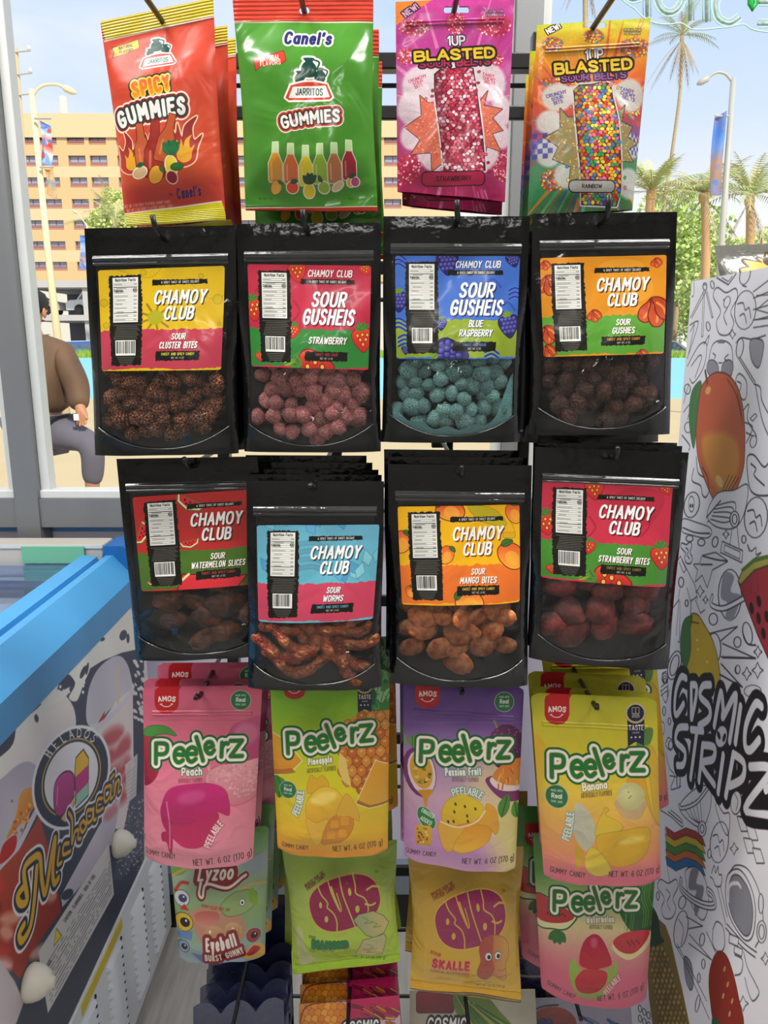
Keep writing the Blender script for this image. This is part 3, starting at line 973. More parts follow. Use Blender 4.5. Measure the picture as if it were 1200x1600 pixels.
def art_blast(name, quad, crop, rainbow, G):
    """crunchy sour belt bag: burst background, a candy-covered belt, titles"""
    cv = Cv(name, 480, 840, quad, '#c8388c', crop)
    r = cv.r
    if rainbow:
        cv.grad([(0, '#b9bf2c'), (.1, '#d3a021'), (.3, '#cf5f25'), (.48, '#b04437'), (.62, '#6c4f92'), (.75, '#4a7a55'), (.9, '#2f7d4a'), (1, '#3c5b33')])
        cand = ['#c2332f', '#dca72c', '#3f77b0', '#3f9a54', '#d96b8f', '#e2d04a', '#d9722a']
        lite = '#b9b7b2'
    else:
        cv.grad([(0, '#bf3c8c'), (.25, '#b3388a'), (.5, '#b56a92'), (.75, '#a53a70'), (1, '#9c1f50')])
        cand = ['#b52a44', '#d4526a', '#e3a6b4', '#a31f3c', '#cf6d7c', '#e9cfd6', '#bd3b55']
        lite = '#d2c3c8'
    cx, cy = G['c']
    for i in range(46):
        a = r.uniform(0, 6.283)
        d0, d1 = r.uniform(.45, .7) * G['R'], r.uniform(.9, 1.6) * G['R']
        c = r.choice(['#d9539f', '#b02f78', '#e08cb8', '#c02f5c']) if not rainbow else r.choice(['#d8742a', '#b23a62', '#4c4f9a', '#d9a73a', '#59a06a', '#c74434'])
        w = r.uniform(.01, .045)
        cv.poly([(cx + d0 * math.cos(a - w), cy + d0 * 1.6 * math.sin(a - w)), (cx + d1 * math.cos(a), cy + d1 * 1.6 * math.sin(a)), (cx + d0 * math.cos(a + w), cy + d0 * 1.6 * math.sin(a + w))], c, op=.7, soft=1.5)
    for (x, y, rx, ry) in G['blots']:
        def ins(px, py, x=x, y=y, rx=rx, ry=ry): return ((px - x) / rx) ** 2 + ((py - y) / ry) ** 2 < 1
        cv.ell(x, y, rx, ry, '#a8243f' if not rainbow else '#8f3a2c', op=.75, soft=5)
        cv.dots((x - rx, y - ry, x + rx, y + ry), 130, cand, G['nr'] * .42, inside=ins)
    # pale smoke clouds
    for (x, y, rx, ry) in G['clouds']:
        cv.ell(x, y, rx, ry, lite, op=.92, soft=7)
    if rainbow:
        for (x0, y0, x1, y1) in G['checks']:
            n = 5
            for i in range(n):
                for j in range(n):
                    if (i + j) % 2:
                        cv.rect(x0 + (x1 - x0) * i / n, y0 + (y1 - y0) * j / n, x0 + (x1 - x0) * (i + 1) / n, y0 + (y1 - y0) * (j + 1) / n, '#3b3f8f', op=.8)
    splash = G['splash']
    cv.poly(splash, '#c9654f' if not rainbow else '#8c7d4e', (G['lw'], '#2a1a20'))
    ins = in_poly(splash)
    xs, ys = [p[0] for p in splash], [p[1] for p in splash]
    cv.dots((min(xs), min(ys), max(xs), max(ys)), 900, ['#dd8a6c', '#b54a3c', '#e2a58c', '#c96a4e'] if not rainbow else ['#c9b04a', '#6f8f5a', '#b5533c', '#d9c58a', '#4f7fa0', '#9a7a3c'], G['nr'] * .3, inside=ins)
    belt = G['belt']
    cv.poly(belt, '#7e1733' if not rainbow else '#7a2a2c', (G['lw'] * 4, lite))
    cv.poly(belt, '#7e1733' if not rainbow else '#7a2a2c', (G['lw'] * 1.5, '#241318'))
    ins = in_poly(belt)
    xs, ys = [p[0] for p in belt], [p[1] for p in belt]
    step = G['nr'] * 1.7
    yy = min(ys)
    row = 0
    while yy < max(ys):
        x = min(xs) + (row % 2) * step / 2
        while x < max(xs):
            px, py = x + r.uniform(-.25, .25) * step, yy + r.uniform(-.2, .2) * step
            if ins(px, py):
                c = r.choice(cand)
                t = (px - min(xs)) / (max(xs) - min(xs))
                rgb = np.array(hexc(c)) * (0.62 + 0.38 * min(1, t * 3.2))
                cv.ell(px, py, G['nr'] * r.uniform(.8, 1.05), G['nr'] * r.uniform(.62, .85), tuple(rgb), (G['lw'] * .45, '#3a1020'), rot=r.uniform(0, 180), n=9)
            x += step
        yy += step * .78
        row += 1
    for (x, y) in G['crumbs']:
        cv.ell(x, y, G['nr'] * .7, G['nr'] * .5, r.choice(cand), (G['lw'] * .5, '#2a1a20'), rot=r.uniform(0, 90), n=9)
    (tx, ty, th), (bx, by, bh, bs), (sx_, sy_, sh_, ss_) = G['t1'], G['t2'], G['t3']
    rot = G['rot']
    cv.text(tx, ty, th, '1UP', '#ded9dc', .2, sx=.85, rot=rot, out=((th * .09, '#2b2029'),), tr=.26)
    cv.text(sx_, sy_, sh_, 'SOUR BELTS', '#a5204a' if not rainbow else '#8a4a8f', .26, sx=ss_, rot=rot, out=((sh_ * .2, '#1e1418'),), tr=.2)
    cv.text(bx, by, bh, 'BLASTED', '#d9b22c', .28, sx=bs, rot=rot, out=((bh * .17, '#15130f'),), tr=.22)
    for (x, y, h, rr, lines) in G['side']:
        for i, t in enumerate(lines):
            cv.text(x + i * h * .2, y + i * h * 1.15, h, t, '#c03a5c' if not rainbow else '#4c3a7c', .22, sx=.95, rot=rr, tr=.2)
    x0, y0, x1, y1, pr = G['pill']
    cv.rect(x0, y0, x1, y1, '#a81f47' if not rainbow else '#9b9a94', pr, (G['lw'] * 1.6, '#1c1216'))
    cv.text((x0 + x1) / 2, y0 + (y1 - y0) * .68, (y1 - y0) * .38, 'RAINBOW' if rainbow else 'STRAWBERRY', '#2a0f1a', .2, sx=.95)
    if G.get('corner'):
        cv.poly(G['corner'], '#dd7a2c')
    nx, ny, nh, nr_ = G['new']
    cv.text(nx, ny, nh, 'NEW!', '#c994b8' if not rainbow else '#e8e3d0', .24, sx=.9, rot=nr_, out=((nh * .16, '#2b1a22'),))
    fx_, fy_, fh = G['fresh']
    cv.text(fx_, fy_, fh, 'RESEAL FOR', '#d98cb4' if not rainbow else '#dcd28a', .2, sx=1.05, out=((fh * .2, '#4a1c3a' if not rainbow else '#4f3a1c'),))
    cv.text(fx_, fy_ + fh * 1.5, fh, 'FRESHNESS!', '#d98cb4' if not rainbow else '#dcd28a', .2, sx=1.0, out=((fh * .2, '#4a1c3a' if not rainbow else '#4f3a1c'),))
    cv.speck(.06)
    hx, hy, hw, hh = G['slot']
    cv.hole([(hx - hw, hy - hh), (hx - hw * .25, hy - hh), (hx - hw * .2, hy - hh * 1.8), (hx + hw * .2, hy - hh * 1.8), (hx + hw * .25, hy - hh), (hx + hw, hy - hh),
             (hx + hw * 1.1, hy), (hx + hw, hy + hh), (hx - hw, hy + hh), (hx - hw * 1.1, hy)])
    return cv

PINK = dict(c=(545, 900), R=520, nr=17, lw=4.5, rot=3,
    blots=[(250, 210, 100, 60), (540, 180, 70, 80), (820, 190, 130, 90), (200, 420, 60, 60), (210, 1230, 90, 110), (880, 1200, 80, 110), (800, 450, 90, 60)],
    clouds=[(300, 640, 130, 150), (790, 620, 120, 140), (230, 800, 90, 120), (880, 820, 80, 110), (240, 1000, 80, 100), (870, 1000, 80, 90), (560, 560, 260, 90), (560, 1100, 300, 200)],
    splash=[(290, 715), (345, 770), (400, 770), (700, 770), (770, 680), (740, 790), (880, 810), (800, 880), (885, 960), (800, 990), (870, 1110), (760, 1080), (730, 1200), (430, 1200), (370, 1245), (365, 1120), (230, 1130), (290, 1030), (190, 935), (300, 860)],
    belt=[(392, 560), (430, 525), (520, 520), (610, 500), (660, 520), (672, 600), (690, 720), (705, 850), (722, 980), (735, 1120), (745, 1240), (600, 1250), (460, 1250), (445, 1100), (425, 950), (405, 800), (392, 680)],
    crumbs=[(706, 540), (375, 680), (330, 740), (372, 722), (700, 622), (770, 1190), (775, 1250), (438, 1230), (755, 1135)],
    t1=(545, 345, 74), t2=(540, 452, 84, 1.27), t3=(540, 500, 56, 1.22),
    side=[(275, 602, 24, 20, ['CRUNCHY', 'SOUR', 'BITS']), (775, 575, 24, -10, ['TANGY', 'CHEWY', 'BELTS'])],
    pill=(305, 1250, 742, 1338, 34), corner=[(100, -30), (410, -30), (130, 190), (100, 190)], new=(240, 100, 50, 38), fresh=(822, 98, 19), slot=(545, 78, 84, 24))
RAIN = dict(c=(395, 640), R=330, nr=11.5, lw=3, rot=4,
    blots=[(188, 215, 50, 36), (380, 175, 48, 34), (575, 230, 75, 46), (240, 395, 120, 26), (185, 860, 60, 50), (180, 600, 40, 40), (560, 530, 40, 40)],
    clouds=[(210, 470, 75, 70), (545, 460, 70, 80), (170, 590, 60, 60), (165, 730, 60, 70), (540, 700, 60, 60), (245, 840, 60, 60), (390, 440, 150, 40), (540, 870, 60, 70)],
    splash=[(218, 525), (250, 570), (300, 570), (470, 570), (520, 510), (500, 590), (555, 610), (530, 660), (580, 685), (530, 720), (560, 770), (500, 770), (490, 840), (300, 850), (255, 870), (262, 800), (180, 765), (205, 710), (145, 662), (215, 625)],
    belt=[(285, 440), (310, 415), (370, 410), (425, 395), (455, 410), (462, 480), (478, 560), (488, 660), (494, 760), (496, 905), (480, 970), (320, 965), (312, 830), (300, 700), (290, 560)],
    crumbs=[(490, 425), (245, 800), (250, 860), (518, 845), (265, 520), (520, 890)],
    t1=(384, 288, 50), t2=(380, 348, 58, 1.16), t3=(380, 387, 34, 1.2),
    side=[(205, 462, 18, 14, ['CRUNCHY', 'SOUR', 'BITS']), (530, 445, 18, -14, ['TANGY', 'CHEWY', 'BELTS'])],
    pill=(255, 862, 468, 912, 22), new=(198, 150, 30, 28), fresh=(562, 150, 11), slot=(385, 120, 50, 15), checks=[(70, 640, 180, 760), (540, 640, 590, 740)])

def amos_badge(cv, x, y, w, top, rot=0):
    """red rounded tab with white name and smile; x,y = centre of the letters' base line"""
    h = w * .62
    cv.poly([(x - w / 2, top), (x + w / 2, top), (x + w / 2, y + h * .2), (x + w * .42, y + h * .55), (x + w * .22, y + h * .78), (x, y + h * .84), (x - w * .22, y + h * .78), (x - w * .42, y + h * .55), (x - w / 2, y + h * .2)], '#b6161c')
    cv.text(x, y, w * .24, 'AMOS', '#ecdcd4', .26, sx=.86, rot=rot, tr=.2, arc=.12)
    cv.line([(x - w * .24, y + w * .13), (x - w * .1, y + w * .22), (x + w * .08, y + w * .22), (x + w * .22, y + w * .12)], w * .035, '#ecdcd4', smooth=True)
    cv.line([(x - w * .28, y + w * .13), (x - w * .2, y + w * .11)], w * .03, '#ecdcd4')
    cv.line([(x + w * .18, y + w * .1), (x + w * .26, y + w * .12)], w * .03, '#ecdcd4')

def peel_logo(cv, x0, y0, x1, y1, hp):
    """white and green outlined cartoon word; base line from x0,y0 to x1,y1; hp = cap height"""
    L = [('P', .07, 0.0, 1.0, 4), ('e', .27, .03, 1.02, 8), ('e', .42, .02, 1.02, 4), ('l', .555, .02, 1.2, -14), ('e', .645, .5, .86, -14), ('r', .80, .16, 1.0, 6), ('z', .94, .10, 1.15, 4)]
    dx, dy = x1 - x0, y1 - y0
    ln = math.hypot(dx, dy)
    rot = -math.degrees(math.atan2(dy, dx))
    jobs = []
    for ch, t, up, sc, r in L:
        px, py = x0 + dx * t, y0 + dy * t - up * hp * .62
        jobs.append((px, py, hp * sc, ch, rot - r))
    lines = []
    for (px, py, h, ch, r) in jobs:
        adv, ss = glyph(ch)
        sx = {'P': .98, 'e': .98, 'l': 1, 'r': 1.0, 'z': 1.12}[ch]
        cr, sr = math.cos(math.radians(r)), math.sin(math.radians(r))
        for q in ss:
            X = (q[:, 0] - adv / 2) * sx * h
            Y = q[:, 1] * h
            lines.append(cv.T(np.c_[px + X * cr - Y * sr, py - (X * sr + Y * cr)]))
    kw = cv.k(hp) * .098
    for o, c in ((.25, '#165a2a'), (.15, '#e9e4da'), (.03, '#c9a05c'), (0.0, '#1d6c33')):
        pass
    r = cv.seg_d(lines, kw + cv.k(hp) * .3)
    if r is None: return
    x0_, y0_, x1_, y1_, D = r
    for o, c in ((.25, '#17602c'), (.15, '#ebe5da'), (.03, '#c7a468'), (0.0, '#1e7035')):
        cv._paint(x0_, y0_, x1_, y1_, D, c, kw + cv.k(hp) * o)

def seal(cv, x, y, r):
    cv.ell(x, y, r, r, '#2f6a41', (r * .06, '#a9bfa0'))
    cv.ell(x, y, r * .86, r * .86, None, (r * .05, '#9db39a')) if False else None
    cv.text(x, y + r * .18, r * .46, 'Real', '#e4e8dc', .2, sx=.95)
    cv.text(x, y - r * .42, r * .2, 'MADE WITH', '#cddcc8', .18, sx=.8)
    cv.text(x, y + r * .55, r * .2, 'FRUIT JUICE', '#cddcc8', .18, sx=.8)

def ribbon(cv, x, y, r, blur=1):
    """dark award medal with a ribbon"""
    cv.poly([(x - r * .78, y + r * .6), (x + r * .82, y + r * .6), (x + r * .8, y + r * 3.1), (x, y + r * 2.75), (x - r * .74, y + r * 3.15)], '#171a3c')
    cv.ell(x, y, r, r, '#b9a46c')
    cv.ell(x, y, r * .8, r * .8, '#15183a', (r * .05, '#d9cfa0'))
    cv.rect(x - r * .3, y - r * .5, x + r * .3, y, '#15183a', 0, (r * .05, '#c9bb8a'))
    cv.line([(x, y - r * .5), (x, y)], r * .06, '#c9bb8a')
    cv.text(x, y + r * .42, r * .32, '2025', '#d9cfa0', .16, sx=.8)
    cv.text(x + r * .03, y + r * 1.6, r * .5, 'TASTE', '#d9d2bc', .2, sx=.78)
    cv.text(x + r * .03, y + r * 1.95, r * .18, 'AWARD', '#d9d2bc', .16, sx=.9)
    for k in (-.4, 0, .4):
        cv.ell(x + k * r, y + r * 2.3, r * .1, r * .1, '#d9d2bc', n=6)

def net(cv, x, y, h, rot=0, sx=.66):
    cv.text(x, y, h, 'NET WT. 6 OZ (170 g)', '#1d1a18', .11, sx=sx, rot=rot, tr=.18)
def gum(cv, x, y, h, rot=0):
    cv.text(x, y, h, 'GUMMY CANDY', '#2c2420', .11, sx=.62, rot=rot, tr=.18)

def art_peach(quad):
    cv = Cv('peach_gummies', 500, 740, quad, '#d5677c', (190, 1020, 4.21))
    cv.grad([(0, '#cc5a74'), (.3, '#d56a82'), (.7, '#dd8092'), (1, '#df8c9b')])
    cv.poly([(130, 560), (220, 540), (260, 700), (230, 830), (130, 870)], ('#b13440', '#8f1f38'), smooth=True)
    cv.poly([(130, 545), (190, 490), (290, 492), (360, 555), (280, 540), (190, 560)], '#4a8a3a', (3, '#2d5c26'), smooth=True)
    cv.poly([(720, 500), (800, 455), (930, 440), (930, 760), (700, 760), (690, 620)], ('#c2547a', '#a8355f'), smooth=True)
    cv.poly([(560, 800), (640, 745), (760, 730), (930, 720), (930, 920), (740, 985), (690, 900), (580, 870)], ('#dd9aa2', '#c8747f'), (4, '#c24a60'), smooth=True)
    cv.dots((570, 740, 920, 940), 160, ['#dca2a6', '#cd868e', '#d8989e'], 9)
    cv.ell(820, 540, 80, 70, '#d98aa4', op=.5, soft=10)
    peel_logo(cv, 228, 735, 790, 690, 128)
    cv.text(470, 800, 50, 'Peach', '#efe6df', .22, sx=.82, rot=2, out=((5, '#4f7a5a'),))
    cv.text(462, 842, 27, 'ARTIFICIALLY FLAVORED', '#8a3a48', .12, sx=.42, rot=2)
    cv.poly([(280, 970), (330, 880), (450, 850), (600, 850), (700, 900), (720, 1040), (640, 1020), (640, 1100), (560, 1210), (440, 1230), (350, 1180), (280, 1090)], ('#c22a72', '#a31a4e'), smooth=True)
    cv.poly([(330, 1100), (470, 1090), (640, 1020), (630, 1130), (540, 1220), (420, 1225), (350, 1170)], ('#b82258', '#c0285c'), smooth=True)
    cv.poly([(280, 1150), (345, 1150), (345, 1270), (325, 1262), (310, 1210), (280, 1200)], '#b01d55', smooth=True)
    cv.poly([(270, 1000), (310, 950), (320, 1110), (285, 1090)], '#ad2060', smooth=True)
    cv.line([(310, 960), (330, 1100), (330, 1240)], 9, '#d9719a', smooth=True)
    cv.ell(470, 930, 90, 40, '#d65a92', op=.6, soft=10, rot=10)
    cv.text(630, 1160, 46, 'PEELABLE', '#efe0dc', .17, sx=.64, rot=58, out=((6, '#c2566c'),), arc=.12)
    net(cv, 670, 1338, 46, 3)
    gum(cv, 262, 1312, 38, 0)
    amos_badge(cv, 296, 322, 158, 200)
    seal(cv, 782, 315, 66)
    cv.line([(190, 452), (910, 452)], 5, '#bb4e68', op=.6)
    return cv

def art_pine(quad):
    cv = Cv('pineapple_gummies', 500, 760, quad, '#c9c22c', (400, 1030, 4.446))
    cv.grad([(0, '#6aa81e'), (.2, '#84b526'), (.42, '#c0c62a'), (.62, '#d6c526'), (.85, '#dcae2a'), (1, '#dd8f30')])
    cv.poly([(770, 40), (930, 20), (930, 400), (800, 390)], '#3d7f3a')
    for i in range(26):
        x, y = cv.r.uniform(800, 930), cv.r.uniform(60, 380)
        leaf(cv, x, y, cv.r.uniform(60, 130), cv.r.uniform(50, 160), cv.r.choice(['#3a8a3c', '#2c6a35', '#5fa65a', '#8fc08a', '#245a30']))
    pine = [(640, 420), (760, 370), (930, 360), (930, 760), (850, 800), (720, 890), (620, 840), (570, 740), (600, 560)]
    cv.poly(pine, ('#d38a2c', '#b5622c'), smooth=False)
    ins = in_poly(pine)
    for j in range(9):
        for i in range(6):
            x, y = 600 + i * 66 + (j % 2) * 33, 400 + j * 60
            if ins(x, y):
                cv.poly([(x, y - 38), (x + 34, y), (x, y + 38), (x - 34, y)], cv.r.choice(['#c9752c', '#b9622a', '#d08a3a']), (4, '#8a4420'), smooth=True)
                cv.ell(x - 4, y - 6, 12, 9, '#dfaa6a', op=.8)
    cv.poly([(575, 640), (620, 680), (660, 860), (600, 820), (570, 740)], '#dfbf6a')
    cv.poly([(830, 700), (930, 740), (930, 1000), (780, 1000), (695, 965)], ('#d9982c', '#d8a23a'), (6, '#e2d6a0'))
    cv.poly([(695, 965), (780, 1000), (930, 1000), (930, 985), (790, 985), (705, 945)], '#a06a26')
    cv.poly([(100, 510), (210, 570), (320, 690), (250, 760), (120, 810)], ('#dca52c', '#d88a24'), (6, '#e0dca0'))
    cv.poly([(120, 810), (180, 790), (280, 770), (250, 740), (130, 770)], '#b06f28')
    for a in (250, 275, 295): leaf(cv, 150, 810, 150, a, '#3f8436')
    peel_logo(cv, 222, 650, 800, 570, 132)
    cv.text(446, 715, 48, 'Pineapple', '#eeeadd', .22, sx=.7, rot=6, out=((6, '#7f8a3a'),))
    cv.text(455, 765, 30, 'ARTIFICIALLY FLAVORED', '#5c5a1c', .12, sx=.48, rot=5)
    seal(cv, 226, 888, 56)
    cv.text(322, 980, 48, 'PEELABLE', '#efe9d6', .17, sx=.66, rot=76, out=((6, '#7d9a8a'),), arc=-.1)
    cv.poly([(360, 900), (380, 790), (420, 810), (460, 790), (500, 830), (490, 870)], '#d6a62c', (3, '#b5801c'), smooth=True)
    cv.poly([(355, 960), (440, 870), (540, 870), (605, 940), (590, 1010), (500, 1070), (420, 1090), (360, 1060)], ('#e3bd38', '#d9a02a'), (3, '#b98318'), smooth=True)
    cv.poly([(355, 1060), (420, 1090), (500, 1070), (450, 1220), (410, 1240), (370, 1150)], '#dfae3a', (3, '#b98318'), smooth=True)
    cv.poly([(455, 1230), (500, 1090), (600, 1030), (670, 1060), (665, 1140), (600, 1210), (520, 1230)], '#c9832c', (3, '#a5641c'), smooth=True)
    for (x, y) in ((545, 1100), (615, 1080), (520, 1170), (600, 1160)):
        cv.rect(x - 30, y - 28, x + 30, y + 28, '#d59430', 12, (3, '#b5741f'))
    cv.poly([(600, 940), (630, 905), (690, 980), (715, 1080), (650, 1050), (560, 1040)], '#d9a838', (3, '#b98318'), smooth=True)
    cv.ell(470, 930, 90, 40, '#efd67a', op=.7, soft=9, rot=15)
    net(cv, 706, 1282, 42, 3)
    gum(cv, 272, 1282, 34, 0)
    amos_badge(cv, 265, 205, 150, 0)
    ribbon(cv, 750, 180, 62)
    return cv

def art_passion(quad):
    cv = Cv('passion_fruit_gummies', 500, 780, quad, '#b58ac0', (600, 1030, 4.324))
    cv.grad([(0, '#55327c'), (.18, '#6a468c'), (.4, '#a583ae'), (.6, '#c9a0b4'), (.85, '#bd86be'), (1, '#c493b8')])
    cv.poly([(520, 700), (960, 640), (960, 1450), (760, 1450), (620, 1100)], '#d9c58e', op=.75, soft=45)
    cv.poly([(720, 1000), (960, 940), (960, 1450), (840, 1450)], '#d8cf72', op=.7, soft=45)
    cv.ell(820, 590, 130, 150, ('#7c3566', '#4a1c46', 'r'))
    cv.dots((720, 460, 930, 640), 60, ['#9c5a86', '#8a4476'], 7)
    cv.line([(735, 415), (755, 460)], 14, '#8a8a3a')
    cv.poly([(670, 800), (740, 770), (950, 790), (950, 940), (850, 950), (750, 900)], '#7c3468', smooth=True)
    cv.poly([(700, 795), (760, 770), (950, 780), (950, 880), (830, 880), (740, 850)], '#e2cfc6', smooth=True)
    cv.poly([(720, 780), (800, 700), (950, 680), (950, 840), (830, 840)], ('#d8752c', '#cf8a3a'), smooth=True)
    for i in range(14):
        x, y = cv.r.uniform(740, 930), cv.r.uniform(710, 830)
        cv.line([(x, y), (x + cv.r.uniform(-20, 20), y + 34)], 10, cv.r.choice(['#e39a4a', '#c25c22', '#e8b46a']))
    leaf(cv, 780, 1040, 150, 70, '#4c8436')
    leaf(cv, 900, 1070, 120, 100, '#5c9440')
    leaf(cv, 120, 600, 90, 80, '#6fa03e')
    leaf(cv, 190, 590, 80, 90, '#5f9438')
    cv.ell(235, 750, 106, 162, '#6d2f62', rot=12)
    cv.ell(248, 752, 88, 144, '#dcc5cc', (5, '#8c3f70'), rot=12)
    cv.ell(246, 740, 72, 118, '#d39a34', rot=12)
    for i in range(40):
        a = i * 2.4
        rr = .25 + .7 * ((i * .618) % 1)
        cv.ell(246 + 62 * rr * math.cos(a), 735 + 100 * rr * math.sin(a), 11, 16, cv.r.choice(['#b9992c', '#7d7a24', '#dcb85a', '#4f3a1a']), rot=cv.r.uniform(0, 180), n=8)
    cv.poly([(225, 870), (320, 860), (290, 910), (278, 970), (268, 970), (255, 910)], '#c98a2a', smooth=True)
    peel_logo(cv, 238, 685, 832, 668, 134)
    cv.text(522, 768, 50, 'Passion Fruit', '#f0e8e2', .22, sx=.7, rot=2, out=((6, '#5c8a7a'),))
    cv.text(534, 805, 28, 'ARTIFICIALLY FLAVORED', '#6f5a5a', .12, sx=.46)
    cv.text(548, 885, 48, 'PEELABLE', '#efe8dc', .17, sx=.72, rot=-6, out=((6, '#6f9a8a'),), arc=.22)
    cv.poly([(380, 990), (420, 920), (520, 885), (620, 930), (655, 980), (600, 1060), (480, 1100), (390, 1070)], ('#d9bf2c', '#d8a82a'), (3, '#b98a1c'), smooth=True)
    for (x, y) in ((468, 945), (530, 960), (460, 995), (545, 1020), (600, 975), (420, 1060), (455, 1058), (550, 1055)):
        cv.ell(x, y, 7, 12, '#4a3a12', rot=20, n=8)
    cv.poly([(440, 1110), (600, 1060), (700, 1080), (690, 1180), (560, 1250), (460, 1250)], ('#d58a26', '#dfae38'), (3, '#b9741c'), smooth=True)
    cv.poly([(365, 1060), (480, 1095), (530, 1100), (470, 1180), (440, 1255), (400, 1250), (362, 1150)], '#dba53a', (3, '#b9801c'), smooth=True)
    cv.poly([(600, 1060), (660, 1000), (680, 945), (740, 990), (760, 1110), (735, 1145), (690, 1090)], '#d99c34', (3, '#b9801c'), smooth=True)
    cv.line([(370, 1060), (480, 1095), (600, 1060), (665, 990)], 12, '#ecd9c0', smooth=True, op=.8)
    cv.ell(278, 1042, 48, 80, '#2f7c3c', (3, '#cfe0c4'), rot=32)
    cv.text(282, 1022, 28, 'CHIASEED', '#e3ead8', .17, sx=.6, rot=-28)
    cv.text(270, 1072, 30, 'ADDED', '#e3ead8', .17, sx=.7, rot=-28)
    cv.rect(205, 1090, 315, 1225, ('#d9ab34', '#b9902a'), 24)
    cv.dots((220, 1110, 300, 1210), 18, ['#6a4a14', '#e8cf7a', '#a33f22'], 8)
    net(cv, 694, 1346, 44, -2)
    gum(cv, 244, 1300, 36, -2)
    amos_badge(cv, 288, 250, 162, 100)
    seal(cv, 806, 288, 66)
    cv.line([(180, 430), (930, 430)], 5, '#8a6a9c', op=.6)
    return cv

def art_banana(quad):
    cv = Cv('banana_gummies', 500, 740, quad, '#d3c132', (800, 1030, 4.324))
    cv.grad([(0, '#a8a428'), (.15, '#c9bd2c'), (.4, '#d9c238'), (.6, '#dcab4c'), (.8, '#d98e5c'), (.93, '#d5707c'), (1, '#d46a7a')])
    cv.poly([(140, 520), (220, 570), (250, 680), (220, 800), (150, 880)], ('#d9aa2c', '#d9b43a'), smooth=True)
    cv.poly([(880, 480), (950, 470), (940, 560), (900, 600), (860, 640), (835, 600)], ('#5c7a34', '#4a8a3c'), smooth=True)
    for k, c in enumerate(('#c9a228', '#dcb632', '#cfa72a')):
        cv.poly([(840 + k * 40, 620), (900 + k * 25, 600), (960 + k * 20, 760), (1000, 900 + k * 60), (1010, 1130), (940 + k * 10, 1050), (870 + k * 30, 850)], c, (3, '#a57c1c'), smooth=True)
    cv.poly([(770, 790), (870, 780), (880, 860), (780, 850)], '#d99a2c', smooth=True)
    peel_logo(cv, 262, 790, 880, 752, 142)
    cv.text(550, 862, 52, 'Banana', '#efeada', .22, sx=.84, rot=4, out=((6, '#9a8a3c'),))
    cv.text(560, 905, 32, 'ARTIFICIALLY FLAVORED', '#5c5420', .12, sx=.48, rot=3)
    cv.ell(790, 950, 98, 100, '#c2ae7c', rot=0)
    cv.poly([(690, 930), (888, 940), (880, 1000), (840, 1050), (750, 1040), (695, 990)], '#bfa070', smooth=True)
    cv.ell(792, 905, 94, 86, ('#cdc88c', '#b9b47c', 'r'))
    for (x, y) in ((775, 880), (790, 905), (778, 915)): cv.ell(x, y, 7, 4, '#8a7a3a')
    cv.poly([(395, 1000), (430, 940), (500, 990), (550, 1100), (540, 1180), (490, 1250), (430, 1200), (400, 1110)], ('#bdb9a0', '#b3ae94'), smooth=True)
    cv.poly([(555, 1090), (600, 1000), (620, 975), (640, 990), (615, 1020), (700, 1060), (720, 1110), (560, 1150)], ('#c9ab2c', '#d2b23a'), (3, '#a5841c'), smooth=True)
    cv.poly([(560, 1150), (640, 1130), (720, 1120), (900, 1110), (905, 1240), (830, 1320), (680, 1350), (580, 1280), (555, 1210)], ('#d0a52a', '#c99a26'), (3, '#a5781c'), smooth=True)
    cv.poly([(475, 1300), (510, 1230), (560, 1240), (640, 1340), (645, 1400), (560, 1420), (490, 1370)], ('#c9ad34', '#d6bd48'), (3, '#a5841c'), smooth=True)
    cv.poly([(415, 1210), (470, 1260), (440, 1370), (420, 1360), (412, 1280)], '#c2972c', smooth=True)
    cv.ell(790, 1180, 90, 26, '#e3cd6c', op=.6, soft=8, rot=8)
    cv.text(392, 1100, 52, 'PEELABLE', '#e6e0c8', .17, sx=.66, rot=80, out=((6, '#7d9a9a'),), arc=-.06)
    seal(cv, 294, 908, 72)
    net(cv, 816, 1425, 44, 0, .64)
    gum(cv, 366, 1426, 42, -3)
    amos_badge(cv, 304, 355, 168, 200)
    ribbon(cv, 834, 362, 72)
    return cv

